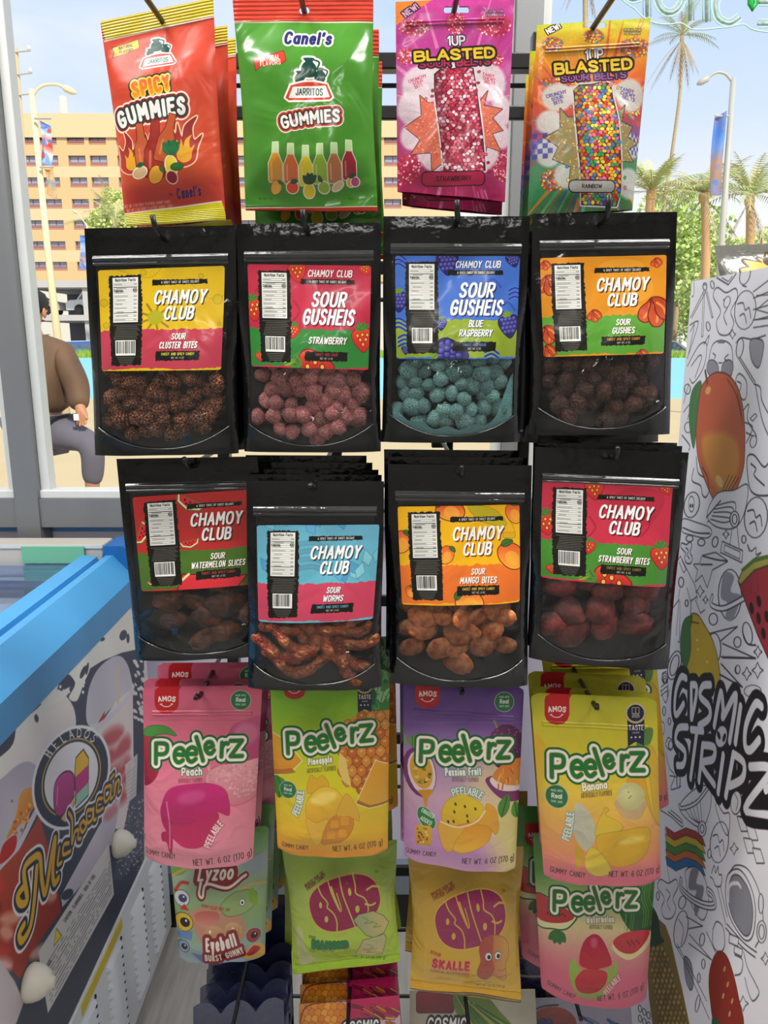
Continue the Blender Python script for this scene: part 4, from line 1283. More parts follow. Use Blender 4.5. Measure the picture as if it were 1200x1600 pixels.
def art_watermelon(quad):
    cv = Cv('watermelon_gummies', 480, 660, quad, '#7aa04a', (800, 1310, 4.615))
    cv.grad([(0, '#3f7a26'), (.22, '#5c9440'), (.4, '#b3bf80'), (.52, '#d0c18c'), (.66, '#cf8f86'), (.8, '#cb6478'), (1, '#c85a74')])
    cv.poly([(770, 330), (850, 300), (1030, 280), (1020, 700), (880, 700), (790, 620), (740, 500)], ('#3c7a2c', '#1c4a26'), smooth=True)
    for i in range(12):
        x = 780 + i * 20
        cv.line([(x, 330), (x - 20, 450), (x + 15, 560), (x, 660)], 9, cv.r.choice(['#5c9a3a', '#27582a', '#78ac52']), smooth=True, op=.6)
    cv.ell(930, 330, 60, 30, '#a9c07a', op=.6, soft=8)
    cv.poly([(170, 440), (270, 460), (420, 540), (440, 570), (370, 640), (280, 650), (180, 640)], '#d9d4a0', (10, '#2c5a28'), smooth=True)
    cv.poly([(170, 430), (280, 470), (425, 560), (340, 610), (180, 600)], ('#c23a40', '#b02a34'), smooth=True)
    for k in range(8): cv.ell(250 + k * 16, 555 + (k % 2) * 8, 4, 9, '#2a0f12', n=6)
    for a in (230, 255, 280, 305): leaf(cv, 310, 660, 90, a, '#2f6a30')
    cv.poly([(690, 740), (800, 690), (980, 690), (985, 780), (880, 840), (800, 850), (720, 800)], '#dccf96', smooth=True)
    cv.poly([(695, 720), (800, 670), (980, 690), (950, 760), (850, 815), (750, 790)], ('#c23a3e', '#b52c36'), smooth=True)
    for k in range(9): cv.ell(800 + k * 12, 735 + (k % 3) * 12, 4, 8, '#2a0f12', n=6)
    peel_logo(cv, 288, 535, 872, 515, 128)
    cv.text(610, 610, 46, 'Watermelon', '#e2ddc8', .22, sx=.68, rot=2, out=((5, '#8a7a5a'),))
    cv.text(612, 648, 26, 'ARTIFICIALLY FLAVORED', '#5f5c3a', .12, sx=.46)
    cv.poly([(390, 870), (430, 830), (460, 880), (660, 890), (720, 850), (730, 920), (680, 1020), (580, 1080), (470, 1070), (400, 980)], ('#93b24a', '#7d9c3c'), smooth=True)
    cv.poly([(425, 960), (480, 890), (545, 890), (600, 890), (655, 920), (640, 990), (560, 1040), (460, 1030)], ('#c23038', '#a31c2a'), (4, '#d98a7a'), smooth=True)
    cv.poly([(455, 850), (480, 740), (540, 685), (600, 690), (650, 760), (685, 860), (620, 880), (560, 890), (500, 880)], ('#a81c40', '#b5202c'), smooth=True)
    cv.ell(560, 730, 24, 30, '#cf6a86', op=.7, soft=6)
    cv.text(700, 1005, 38, 'PEELABLE', '#e6d2c4', .17, sx=.66, rot=42, out=((5, '#b0506a'),), arc=.1)
    net(cv, 764, 1085, 42, 6, .66)
    gum(cv, 336, 1060, 36, -18)
    amos_badge(cv, 310, 210, 150, 100)
    return cv

def ellipse_word(cv, cx, cy, rx, ry, rot, col, out, cut):
    """four fat letters filling an ellipse, separated by curved gaps"""
    a = np.linspace(0, 2 * np.pi, 40, endpoint=False)
    sup = lambda v: np.sign(v) * np.abs(v) ** .8
    E = np.c_[sup(np.cos(a)) * rx, sup(np.sin(a)) * ry]
    c, s = math.cos(math.radians(rot)), math.sin(math.radians(rot))
    R = lambda p: np.c_[cx + np.asarray(p)[:, 0] * c + np.asarray(p)[:, 1] * s, cy - np.asarray(p)[:, 0] * s + np.asarray(p)[:, 1] * c]
    cv.poly(R(E), col, (rx * .025, out))
    cv.poly(R(E), col)
    g = rx * .040
    def L(pts, w=g, sm=True): cv.line(R([(x * rx, y * ry) for x, y in pts]), w, cut, smooth=sm)
    # gaps between the letters
    L([(-.60, -.85), (-.56, -.55), (-.44, -.2), (-.48, -.02), (-.34, .25), (-.30, .6), (-.36, 1.0)])
    L([(.03, -1.05), (.04, -.4), (.09, .2), (.17, 1.02)])
    L([(.40, -1.0), (.42, -.6), (.40, -.3), (.58, -.02), (.64, .3), (.60, .62), (.56, .9)])
    # counters of the two Bs
    def ov(x, y, w, h, r=0): cv.ell(*R([(x * rx, y * ry)])[0], w * rx, h * ry, cut, rot=rot + r)
    ov(-.66, -.16, .045, .13, -14)
    ov(-.58, .42, .055, .13, -18)
    ov(.24, -.42, .045, .15, -4)
    ov(.34, .34, .06, .15, -12)
    # slot of the U
    L([(-.30, -1.0), (-.26, -.5), (-.17, .1)], g * .9)
    L([(-.17, .1), (-.13, .24), (-.09, .1), (-.12, -.5)], g * .8)
    L([(-.24, -.75), (-.15, .15)], g * 1.3)
    # the S
    L([(1.02, -.26), (.86, -.36), (.70, -.30)], g * 1.3)
    L([(.58, .24), (.72, .36), (.84, .34)], g * 1.3)

def art_diamond(quad):
    cv = Cv('diamond_gummies', 460, 470, quad, '#9db03a', (420, 1310, 5.217))
    cv.grad([(0, '#7d9a36'), (.2, '#93a94a'), (.5, '#a6b850'), (.8, '#a9c23c'), (1, '#9cc02c')])
    for (x, y, h) in ((395, 290, 20), (402, 318, 24), (412, 330, 12)):
        pass
    cv.text(385, 312, 22, 'IMPORTED FROM THE', '#6a2430', .18, sx=.7, rot=32)
    cv.text(402, 330, 26, 'SWEDISH CANDY', '#6a2430', .2, sx=.8, rot=32)
    ellipse_word(cv, 635, 472, 300, 196, 14, '#8e1f48', '#c9a04a', '#b9b84c')
    cv.text(895, 256, 18, 'TM', '#4a4a1c', .16)
    cv.text(362, 762, 22, 'SOUR', '#1f5a2a', .22, sx=.9)
    cv.text(518, 836, 70, 'DIAMOND', '#1f7a45', .3, sx=.82, out=((7, '#2c5a2c'),), rot=2, tr=.2)
    cv.text(445, 878, 30, 'TUTTI FRUTTI', '#44682a', .18, sx=.9, rot=3)
    cv.poly([(720, 600), (760, 560), (880, 540), (960, 590), (1000, 650), (960, 720), (880, 750), (820, 730)], ('#8fa07a', '#c9b46a', 'h'), (5, '#5c5a3a'))
    cv.poly([(790, 770), (960, 735), (975, 770), (935, 915), (850, 940), (725, 925)], ('#a8ac7c', '#d2b878'), (5, '#5c5a3a'))
    for (x, y) in ((830, 600), (900, 640), (860, 830), (830, 880)):
        cv.line([(x - 40, y - 20), (x + 10, y + 10), (x - 20, y + 30), (x + 40, y + 30)], 6, '#6a6a48', smooth=True, op=.8)
    cv.poly([(215, 710), (270, 720), (285, 790), (330, 900), (400, 970), (350, 1010), (250, 1010)], '#bcb89c', smooth=True, op=.75)
    cv.text(835, 970, 24, 'NET WT 5.3 OZ (150 g)', '#3f5a22', .16, sx=.8, rot=-2)
    for i in range(5): cv.line([(200, 1030 + i * 18), (1070, 960 + i * 12)], 3, '#c2dc6a', op=.5)
    return cv

def art_skull(quad):
    cv = Cv('skull_gummies', 460, 500, quad, '#c2982a', (610, 1310, 5))
    cv.grad([(0, '#a5832a'), (.25, '#b9922f'), (.6, '#c9a034'), (.85, '#cfa42c'), (1, '#e0a82c')])
    cv.text(378, 362, 22, 'IMPORTED FROM THE', '#7a2c22', .18, sx=.7, rot=26)
    cv.text(392, 385, 26, 'SWEDISH CANDY', '#7a2c22', .2, sx=.8, rot=26)
    ellipse_word(cv, 605, 568, 292, 205, 12, '#8f1f52', '#d9b24a', '#caa23a')
    cv.text(872, 378, 18, 'TM', '#5a3a1c', .16)
    cv.text(318, 845, 28, 'SOUR', '#a52a2c', .24, sx=.95, rot=-14)
    cv.text(442, 955, 78, 'SKALLE', '#b8263c', .32, sx=.84, out=((6, '#d98a6a'),), rot=-3, tr=.2)
    cv.text(438, 1005, 32, 'LEMON RASPBERRY', '#9a3a2a', .2, sx=.84, rot=-5)
    sk = [(668, 800), (690, 730), (760, 690), (850, 700), (915, 760), (920, 860), (890, 930), (890, 1050), (850, 1065), (780, 1010), (720, 1055), (670, 1030), (650, 960), (680, 880)]
    cv.poly(sk, ('#a8463a', '#cfa050', 'h'), (4, '#8a4a2c'), smooth=True)
    cv.poly([(668, 800), (690, 730), (760, 690), (790, 700), (780, 880), (790, 960), (720, 1055), (670, 1030), (650, 960), (680, 880)], '#a5443c', smooth=True, op=.85)
    for (x, y) in ((700, 905), (690, 960), (850, 960), (845, 1020)):
        cv.line([(x - 30, y), (x, y + 12), (x + 40, y)], 6, '#7a3a2c', smooth=True, op=.6)
    for x in (744, 826):
        cv.ell(x, 848, 27, 30, '#dcdad4', (4, '#6a3a2c'))
        cv.ell(x + 4, 852, 15, 17, '#16181c')
    cv.line([(245, 760), (252, 1000), (300, 1080), (900, 1150)], 5, '#d9b65a', smooth=True, op=.7)
    cv.text(765, 1145, 24, 'NET WT 5.3 OZ (150 g)', '#7a5a1c', .16, sx=.75, rot=-3)
    cv.poly([(150, 1165), (420, 1190), (620, 1195), (1020, 1258), (1020, 1285), (600, 1225), (420, 1225), (150, 1185)], '#5f5236')
    cv.line([(170, 1178), (420, 1205), (620, 1208), (1010, 1268)], 5, '#b9ae8a', op=.8)
    return cv

def art_eye(quad):
    cv = Cv('eyeball_gummies', 420, 520, quad, '#7c9a63', (240, 1310, 5.4545))
    cv.grad([(0, '#5f9a4a'), (.3, '#9db09a'), (.6, '#7f9c66'), (1, '#8ea0ac')])
    cv.poly([(150, 200), (400, 200), (250, 330), (160, 360)], '#6c9c54')
    cv.poly([(740, 240), (970, 120), (960, 300), (800, 330)], '#98a6aa')
    cv.line([(165, 350), (240, 300), (420, 230)], 26, '#b9a24a', smooth=True)
    cv.line([(740, 450), (840, 400), (950, 400)], 18, '#c9a84a', smooth=True)
    cv.poly([(330, 620), (480, 560), (640, 570), (760, 640), (800, 780), (700, 860), (500, 880), (400, 820), (350, 720)], '#b3846a', smooth=True)
    cv.poly([(365, 640), (440, 605), (560, 610), (570, 680), (500, 720), (410, 720)], ('#b0584c', '#c98a78'), smooth=True)
    cv.ell(530, 790, 90, 80, ('#c99a72', '#a56a4a'))
    cv.ell(690, 760, 80, 72, ('#c9a070', '#b08050'))
    for (x, y) in ((500, 760), (510, 820), (690, 740)): cv.ell(x, y, 10, 14, '#ecdcc8')
    for i in range(6): cv.line([(620 + i * 24, 720), (610 + i * 25, 800)], 5, '#8a5c3a', op=.5)
    for (x, y, r, wc, ic) in ((250, 520, 62, '#c9ccd0', '#39406a'), (272, 705, 72, '#c9a82c', '#15130f'), (268, 900, 46, '#7c93b5', '#14161c'), (860, 800, 48, '#a5303a', '#1a1214')):
        cv.ell(x, y, r * 1.1, r, wc, (5, '#2c3038'))
        cv.ell(x + r * .15, y, r * .62, r * .52, ic)
        cv.ell(x + r * .3, y - r * .2, r * .12, r * .14, '#e9e9e6')
    cv.line([(190, 470), (240, 400), (300, 395)], 26, '#b5392c', smooth=True)
    cv.poly([(235, 610), (275, 560), (320, 610)], '#b5302c')
    cv.poly([(205, 790), (350, 770), (340, 840), (215, 840)], '#5f7cab')
    cv.poly([(330, 940), (430, 950), (440, 1040)], '#5c76a8')
    cv.poly([(590, 560), (700, 470), (860, 450), (880, 540), (780, 620), (640, 640)], '#8aa066', (4, '#4a5a3c'), smooth=True)
    cv.ell(765, 540, 22, 24, '#dcdcd2', (4, '#3a3f3a'))
    cv.ell(765, 542, 9, 10, '#16181c')
    cv.poly([(815, 470), (850, 430), (890, 500), (890, 570), (840, 540)], '#7aa02c', smooth=True)
    cv.poly([(780, 980), (830, 880), (920, 880), (945, 990)], '#c9a04a', smooth=True)
    cv.poly([(800, 950), (860, 880), (915, 920), (850, 960)], '#a52a3a', smooth=True)
    O = ((34, '#7e1a24'), (12, '#a08078'))
    cv.text(530, 372, 120, 'Lyzoo', '#ddd2c6', .2, sx=.84, skew=.2, rot=2, tr=.1, out=((38, '#7e1a24'),))
    cv.line([(410, 390), (400, 480), (430, 500), (460, 400), (640, 430), (760, 350), (790, 330)], 22, '#ddd2c6', smooth=True, out=(16, '#7e1a24'))
    cv.text(530, 372, 120, 'Lyzoo', '#ddd2c6', .2, sx=.84, skew=.2, rot=2, tr=.1)
    cv.text(595, 905, 110, 'Eyeball', '#e2d8cc', .24, sx=.72, rot=9, arc=-.09, out=((30, '#7e1a24'),), tr=.12)
    cv.text(620, 990, 62, 'BURST GUMMY', '#e2d8cc', .24, sx=.66, rot=11, arc=-.07, out=((26, '#7e1a24'),), tr=.16)
    cv.text(595, 905, 110, 'Eyeball', '#e2d8cc', .24, sx=.72, rot=9, arc=-.09, tr=.12)
    cv.text(540, 590, 24, 'GUMMY FILLED WITH JAM', '#8a3a2c', .16, sx=.7, rot=-8)
    return cv

def art_grape(quad):
    cv = Cv('dark_blue_gummies', 300, 360, quad, '#20234a')
    cv.grad([(0, '#34384f'), (.2, '#23264a'), (.6, '#191c50'), (1, '#161846')])
    for (x, y) in ((.16, .2), (.82, .62), (.66, .8), (.5, .5), (.24, .66)):
        for rr, op in ((9, .25), (4, .8)):
            q = np.array(quad, float)
            p = (q[0] * (1 - x) + q[1] * x) * (1 - y) + (q[3] * (1 - x) + q[2] * x) * y
            cv.ell(p[0], p[1], rr * .3, rr * .3, '#8f96c4', op=op, soft=1.5)
    cv.speck(.12, 2)
    return cv

def cosmic_word(cv, x, y, h, sx=.74, rot=0):
    cv.text(x, y, h, 'COSMIC', '#e2dfe2', .2, sx=sx, skew=.14, rot=rot, out=((h * .15, '#15151a'),), tr=.14)

def art_strip_pine(quad):
    cv = Cv('pineapple_belts', 400, 420, quad, '#c9a7a2', (420, 1310, 5.217))
    cv.poly([(640, 1000), (1080, 1000), (1080, 1600), (640, 1600)], '#b5235a')
    cv.poly([(280, 1040), (640, 1040), (640, 1250), (280, 1250)], '#cdbfc4')
    for i in range(26):
        x, y = cv.r.uniform(660, 1060), cv.r.uniform(1050, 1600)
        cv.line([(x, y), (x + cv.r.uniform(60, 130), y + cv.r.uniform(10, 70))], cv.r.uniform(10, 24), cv.r.choice(['#d0742c', '#c23a5a', '#a51c44', '#d9a04a', '#8a1a38']), out=(4, '#4a1626'))
    for j in range(9):
        for i in range(7):
            x, y = 300 + i * 52 + (j % 2) * 26, 1240 + j * 44
            if x < 640 - j * 2:
                cv.poly([(x, y - 32), (x + 34, y), (x, y + 34), (x - 30, y)], cv.r.choice(['#d8862a', '#cf7a24', '#e09a3a']), (4, '#a5521c'), smooth=True)
    cv.line([(280, 1340), (360, 1230), (600, 1210), (640, 1200)], 7, '#3a1a12', smooth=True)
    cosmic_word(cv, 640, 1218, 78, rot=3)
    cosmic_word(cv, 860, 1560, 90, rot=4)
    return cv

def art_strip_grey(quad):
    cv = Cv('mystery_belts', 400, 300, quad, '#a9a493', (610, 1310, 5))
    cv.rect(205, 1200, 500, 1340, ('#8a3440', '#6a2430'), 22, (5, '#4a1a24'))
    cv.poly([(500, 1210), (740, 1220), (860, 1330), (960, 1450), (760, 1420), (560, 1400)], '#5f7a34', smooth=True)
    for i in range(14):
        cv.line([(520 + i * 12, 1220 + i * 5), (640 + i * 22, 1420)], 9, cv.r.choice(['#7d8a4a', '#3f6a30', '#a59a5a', '#2f5a2c']), op=.9)
    cosmic_word(cv, 440, 1470, 92, .82)
    cv.text(440, 1590, 92, 'STRIPZ', '#e2dfe2', .2, sx=.8, skew=.14, out=((14, '#15151a'),), tr=.14)
    return cv

def art_strip_berry(quad):
    cv = Cv('berry_belts', 360, 300, quad, '#8f8a9c', (800, 1310, 4.615))
    cv.grad([(0, '#8a8596'), (1, '#77718a')])
    cv.ell(290, 1310, 170, 110, ('#8a3a2c', '#5a2030'))
    for i in range(30):
        cv.ell(180 + cv.r.uniform(-40, 120), 1300 + cv.r.uniform(-10, 90), 22, 20, ('#3c3a72', '#1c1a44', 'r'), (3, '#16143a'), n=10)
    cv.line([(110, 1330), (140, 1240), (220, 1200), (330, 1190)], 8, '#1a1420', smooth=True)
    for i in range(14):
        x, y = cv.r.uniform(480, 780), cv.r.uniform(1250, 1400)
        cv.line([(x, y), (x + 80, y + 40)], 18, cv.r.choice(['#2a4a7a', '#1f2f5c', '#5a6a8a']))
    cosmic_word(cv, 420, 1470, 80)
    return cv

def art_berry_back(quad):
    cv = Cv('blackberry_gummies', 260, 480, quad, '#2a2038', (790, 1360, 6.664))
    cv.grad([(0, '#6a3a48'), (.35, '#7a4454'), (.45, '#8f8f98'), (1, '#5a4a5a')])
    for (y0, y1) in ((800, 910), (940, 1085), (1120, 1410)):
        cv.poly([(120, y0), (400, y0 - 10), (400, y1), (150, y1)], '#1d1934', (6, '#6a2c34'), smooth=False)
        for i in range(40):
            cv.ell(cv.r.uniform(130, 390), cv.r.uniform(y0 + 15, y1 - 15), 24, 22, ('#4a4878', '#1c1a3c', 'r'), n=10)
    cv.ell(205, 560, 42, 80, '#2f2a5c', rot=10)
    cv.speck(.1, 2)
    return cv
# ------------------------------------------------------------------ bags
def sm(x, a, b):
    t = np.clip((x - a) / (b - a), 0, 1)
    return t * t * (3 - 2 * t)

class Bag:
    """a hanging bag: a front and a back sheet sealed at the rim, spanned between four corners"""
    def __init__(s, quad, Y, kind='pouch', T=0.013, seed=1, tilt=0.0, rc=0.0, sag=0.0, wr=0.0011, pinch=0.0, Tb=None):
        s.quad, s.Y, s.kind, s.T, s.rc, s.sag, s.wr, s.pinch = quad, Y, kind, T, rc, sag, wr, pinch
        s.Tb = T if Tb is None else Tb
        ys = (Y + tilt, Y + tilt, Y, Y)
        s.c = [np.array(at(p[0], p[1], y)) for p, y in zip(quad, ys)]   # TL TR BR BL
        s.H = homography(quad, [(0, 0), (1, 0), (1, 1), (0, 1)])
        du = s.c[1] - s.c[0]
        dv = s.c[3] - s.c[0]
        n = np.cross(du, dv)
        s.N = -n / np.linalg.norm(n)
        s.asp = np.linalg.norm(dv) / np.linalg.norm(du)
        r = random.Random(seed)
        s.ws = [(r.uniform(4, 16), r.uniform(2, 9) * s.asp, r.uniform(0, 6.28), r.uniform(.3, 1)) for _ in range(7)]
    def uv(s, px):
        return happly(s.H, px)
    def th(s, u, v, T):
        e = np.clip(1 - np.abs(2 * u - 1) ** 3.2, 0, 1) ** 0.8
        if s.kind == 'pouch':
            g = sm(v, .16, .7) * (1 - .45 * sm(v, .86, 1.0))
            flat = 0.0012 * sm(v, 0.0, 0.05)
        elif s.kind == 'pillow':
            g = np.clip(sm(v, .1, .35) * (1 - sm(v, .72, .94)), 0, 1) ** .8
            flat = 0.0008
        else:
            g = sm(v, .1, .45) * (1 - .8 * sm(v, .9, 1.0))
            flat = 0.0012
        return T * g * e + flat * np.clip(1 - np.abs(2 * u - 1) ** 12, 0, 1)
    def wrk(s, u, v):
        w = 0
        for a, b, p, k in s.ws:
            w = w + k * np.sin(a * u + b * v + p + 1.3 * np.sin(3 * u + 5 * v + p))
        e = np.clip(1 - np.abs(2 * u - 1) ** 6, 0, 1)
        return s.wr * w * .45 * e * sm(v, .0, .25)
    def base(s, u, v):
        u, v = np.asarray(u, float), np.asarray(v, float)
        wf = 1 - s.pinch * np.sin(np.pi * np.clip(v, 0, 1)) ** 2 * (1 if s.kind == 'pillow' else sm(v, .3, .8))
        if s.rc:
            ru, rv = s.rc, s.rc / s.asp
            def corner(d):
                q = np.clip(1 - d / rv, 0, 1)
                return ru * (1 - np.sqrt(np.clip(1 - q * q, 0, 1)))
            wf = wf - 2 * (corner(1 - v) + corner(v))
        uu = .5 + (u - .5) * wf
        vv = v + s.sag * (1 - (2 * u - 1) ** 2) * sm(v, .5, 1.0)
        a = s.c[0][None] * ((1 - uu) * (1 - vv))[..., None] + s.c[1][None] * (uu * (1 - vv))[..., None] + s.c[2][None] * (uu * vv)[..., None] + s.c[3][None] * ((1 - uu) * vv)[..., None]
        return a
    def front(s, u, v, off=0.0):
        u, v = np.asarray(u, float).ravel(), np.asarray(v, float).ravel()
        return s.base(u, v) + s.N * (s.th(u, v, s.T) + s.wrk(u, v) + off)[:, None]
    def back(s, u, v, off=0.0):
        u, v = np.asarray(u, float).ravel(), np.asarray(v, float).ravel()
        return s.base(u, v) - s.N * (s.th(u, v, s.Tb) + off)[:, None]

def sheet(name, fn, mat_, parent, nu, nv, u0=0.0, u1=1.0, v0=0.0, v1=1.0, off=0.0, origin=(0, 0, 0), quaduv=None, flip=False):
    """a sheet over a range of a bag surface; the bounds may be functions; quaduv = label corners in bag units"""
    A, B = np.meshgrid(np.linspace(0, 1, nu + 1), np.linspace(0, 1, nv + 1))
    a, b = A.ravel(), B.ravel()
    if quaduv is not None:
        q = np.asarray(quaduv)
        P = q[0] * ((1 - a) * (1 - b))[:, None] + q[1] * (a * (1 - b))[:, None] + q[2] * (a * b)[:, None] + q[3] * ((1 - a) * b)[:, None]
        u, v = P[:, 0], P[:, 1]
    else:
        u = u0 + (u1 - u0) * a
        lo = v0(u) if callable(v0) else v0
        hi = v1(u) if callable(v1) else v1
        v = lo + (hi - lo) * b
    pts = fn(u, v, off)
    faces = []
    w = nu + 1
    for j in range(nv):
        for i in range(nu):
            f = (j * w + i, (j + 1) * w + i, (j + 1) * w + i + 1, j * w + i + 1)
            faces.append(f[::-1] if flip else f)
    uvs = np.c_[a, 1 - b] if quaduv is not None else np.c_[u, 1 - v]
    return link_mesh(name, pts, faces, mat_, parent, uvs=uvs, origin=origin)

ROOTS = {}
def bag_root(name, bag, hole, label, cat, group=None):
    q = happly(bag.H, [hole])[0]
    loc = bag.base(np.array([q[0]]), np.array([max(q[1], 0.02)]))[0]
    r = empty(name, loc, label, cat, group)
    ROOTS[name] = r
    return r, tuple(loc)

def back_copy(root, corner, px, Y, label, rot=0.0):
    """another bag of the same kind further back on its peg; corner (world point on the first bag) comes to px at depth Y"""
    c = copy_tree(root)
    q = at(px[0], px[1], Y)
    d = Vector(corner) - root.location
    if rot:
        c.rotation_euler = (0, rot, 0)
        d = Matrix.Rotation(rot, 3, 'Y') @ d
    c.location = q - d
    c['label'] = label
    return c

GROUP = {}
# ---- spicy candy pouches
def ball_mesh(name, seed, mat_, amp, flat=(1, 1, 1), sub=2, freq=5):
    bm = bmesh.new()
    bmesh.ops.create_icosphere(bm, subdivisions=sub, radius=1.0)
    r = random.Random(seed)
    ph = [r.uniform(0, 6.28) for _ in range(9)]
    for v in bm.verts:
        p = v.co
        k = 1 + amp * (math.sin(freq * p.x + ph[0]) * math.sin(freq * p.y + ph[1]) + math.sin(freq * p.z + ph[2] + 2 * p.x) * .7) + amp * .5 * math.sin(2.3 * freq * p.x + ph[3]) * math.sin(2.1 * freq * p.z + ph[4])
        v.co = Vector((p.x * flat[0], p.y * flat[1], p.z * flat[2])) * k
    me = bpy.data.meshes.new(name)
    bm.to_mesh(me)
    bm.free()
    me.polygons.foreach_set('use_smooth', [True] * len(me.polygons))
    me.materials.append(mat_)
    return me

def candy_mat(name, cols, scale=120, kind='noise', rough=0.6, bump=0.6):
    m, nt, b = new_mat(name)
    N, L = nt.nodes.new, nt.links.new
    tc = N('ShaderNodeTexCoord')
    oi = N('ShaderNodeObjectInfo')
    if kind == 'dots':
        tx = N('ShaderNodeTexVoronoi')
        tx.inputs['Scale'].default_value = scale
        src = tx.outputs['Distance']
    else:
        tx = N('ShaderNodeTexNoise')
        tx.inputs['Scale'].default_value = scale
        tx.inputs['Detail'].default_value = 4
        src = tx.outputs['Fac']
    L(tc.outputs['Object'], tx.inputs['Vector'])
    cr = N('ShaderNodeValToRGB')
    e = cr.color_ramp.elements
    n = len(cols)
    for i, c in enumerate(cols):
        pos = (0.05 + .6 * i / (n - 1)) if kind == 'dots' else (.3 + .4 * i / (n - 1))
        el = e[i] if i < 2 else e.new(pos)
        el.position = pos
        el.color = lin(c)
    L(src, cr.inputs[0])
    hs = N('ShaderNodeHueSaturation')
    ma = N('ShaderNodeMapRange')
    ma.inputs['To Min'].default_value = 0.6
    ma.inputs['To Max'].default_value = 1.25
    L(oi.outputs['Random'], ma.inputs['Value'])
    L(ma.outputs[0], hs.inputs['Value'])
    L(cr.outputs[0], hs.inputs['Color'])
    L(hs.outputs[0], b.inputs['Base Color'])
    b.inputs['Roughness'].default_value = rough
    bp = N('ShaderNodeBump')
    bp.inputs['Strength'].default_value = bump
    bp.inputs['Distance'].default_value = 0.15
    bp.invert = kind == 'dots'
    L(src, bp.inputs['Height'])
    L(bp.outputs[0], b.inputs['Normal'])
    return m

CANDY = dict(
 cluster=dict(name='cluster_candy', cols=['#f4b880', '#c4744a', '#4a241c'], scale=4.6, kind='dots', r=.0100, amp=.16, what='red-brown crunchy cluster candy'),
 gush_straw=dict(name='sugared_gummy', cols=['#b0404a', '#ea8c8a', '#ffd6ce'], scale=7, r=.0104, amp=.12, what='pink sugared gummy ball'),
 gush_blue=dict(name='sugared_gummy', cols=['#557a74', '#8cd0cc', '#d6f6f2'], scale=8, r=.0104, amp=.10, what='teal sugared gummy ball'),
 gush_orange=dict(name='spiced_gummy', cols=['#2a1712', '#5c382c', '#8a5640'], scale=5, r=.0112, amp=.12, what='dark brown spiced gummy ball'),
 melon=dict(name='spiced_gummy_slice', cols=['#3a1c14', '#5f3a28', '#a85a34'], scale=1.5, r=.0175, amp=.12, flat=(1.25, .5, .8), bump=.15, sp=1.18, what='dark brown spiced gummy slice'),
 worm=dict(name='gummy_worm', cols=['#8c2c24', '#b8583a', '#d08a50'], scale=60, r=.0060, amp=0, what='red and orange spiced gummy worm'),
 mango=dict(name='spiced_mango_gummy', cols=['#7a3418', '#c4703c', '#d8965a'], scale=2.2, r=.0175, amp=.035, flat=(1.0, .30, .80), bump=.12, sp=.98, what='orange-brown spiced mango gummy'),
 straw=dict(name='spiced_strawberry_gummy', cols=['#3c1c1a', '#7c3230', '#b0403c'], scale=1.4, r=.0185, amp=.12, flat=(1.15, .5, .95), bump=.15, sp=1.18, what='dark red spiced strawberry gummy'),
)

def worm_mesh(name, seed, mat_):
    r = random.Random(seed)
    L = r.uniform(.05, .068)
    amp = r.uniform(.005, .011)
    ph = r.uniform(0, 6)
    pts = [(L * (i / 11 - .5), .002 * math.sin(i * .9), amp * math.sin(ph + i * .42)) for i in range(12)]
    rad = [.0062 * (1 + .12 * (i % 2)) * (0.45 if i in (0, 11) else 1) for i in range(12)]
    mb = MB()
    mb.tube(pts, rad, 8)
    me = bpy.data.meshes.new(name)
    me.from_pydata(mb.v, [], mb.f)
    me.polygons.foreach_set('use_smooth', [True] * len(me.polygons))
    me.materials.append(mat_)
    return me

def gusset_line(u):
    return .845 + .125 * (1 - np.abs(2 * np.asarray(u) - 1) ** 2.2)

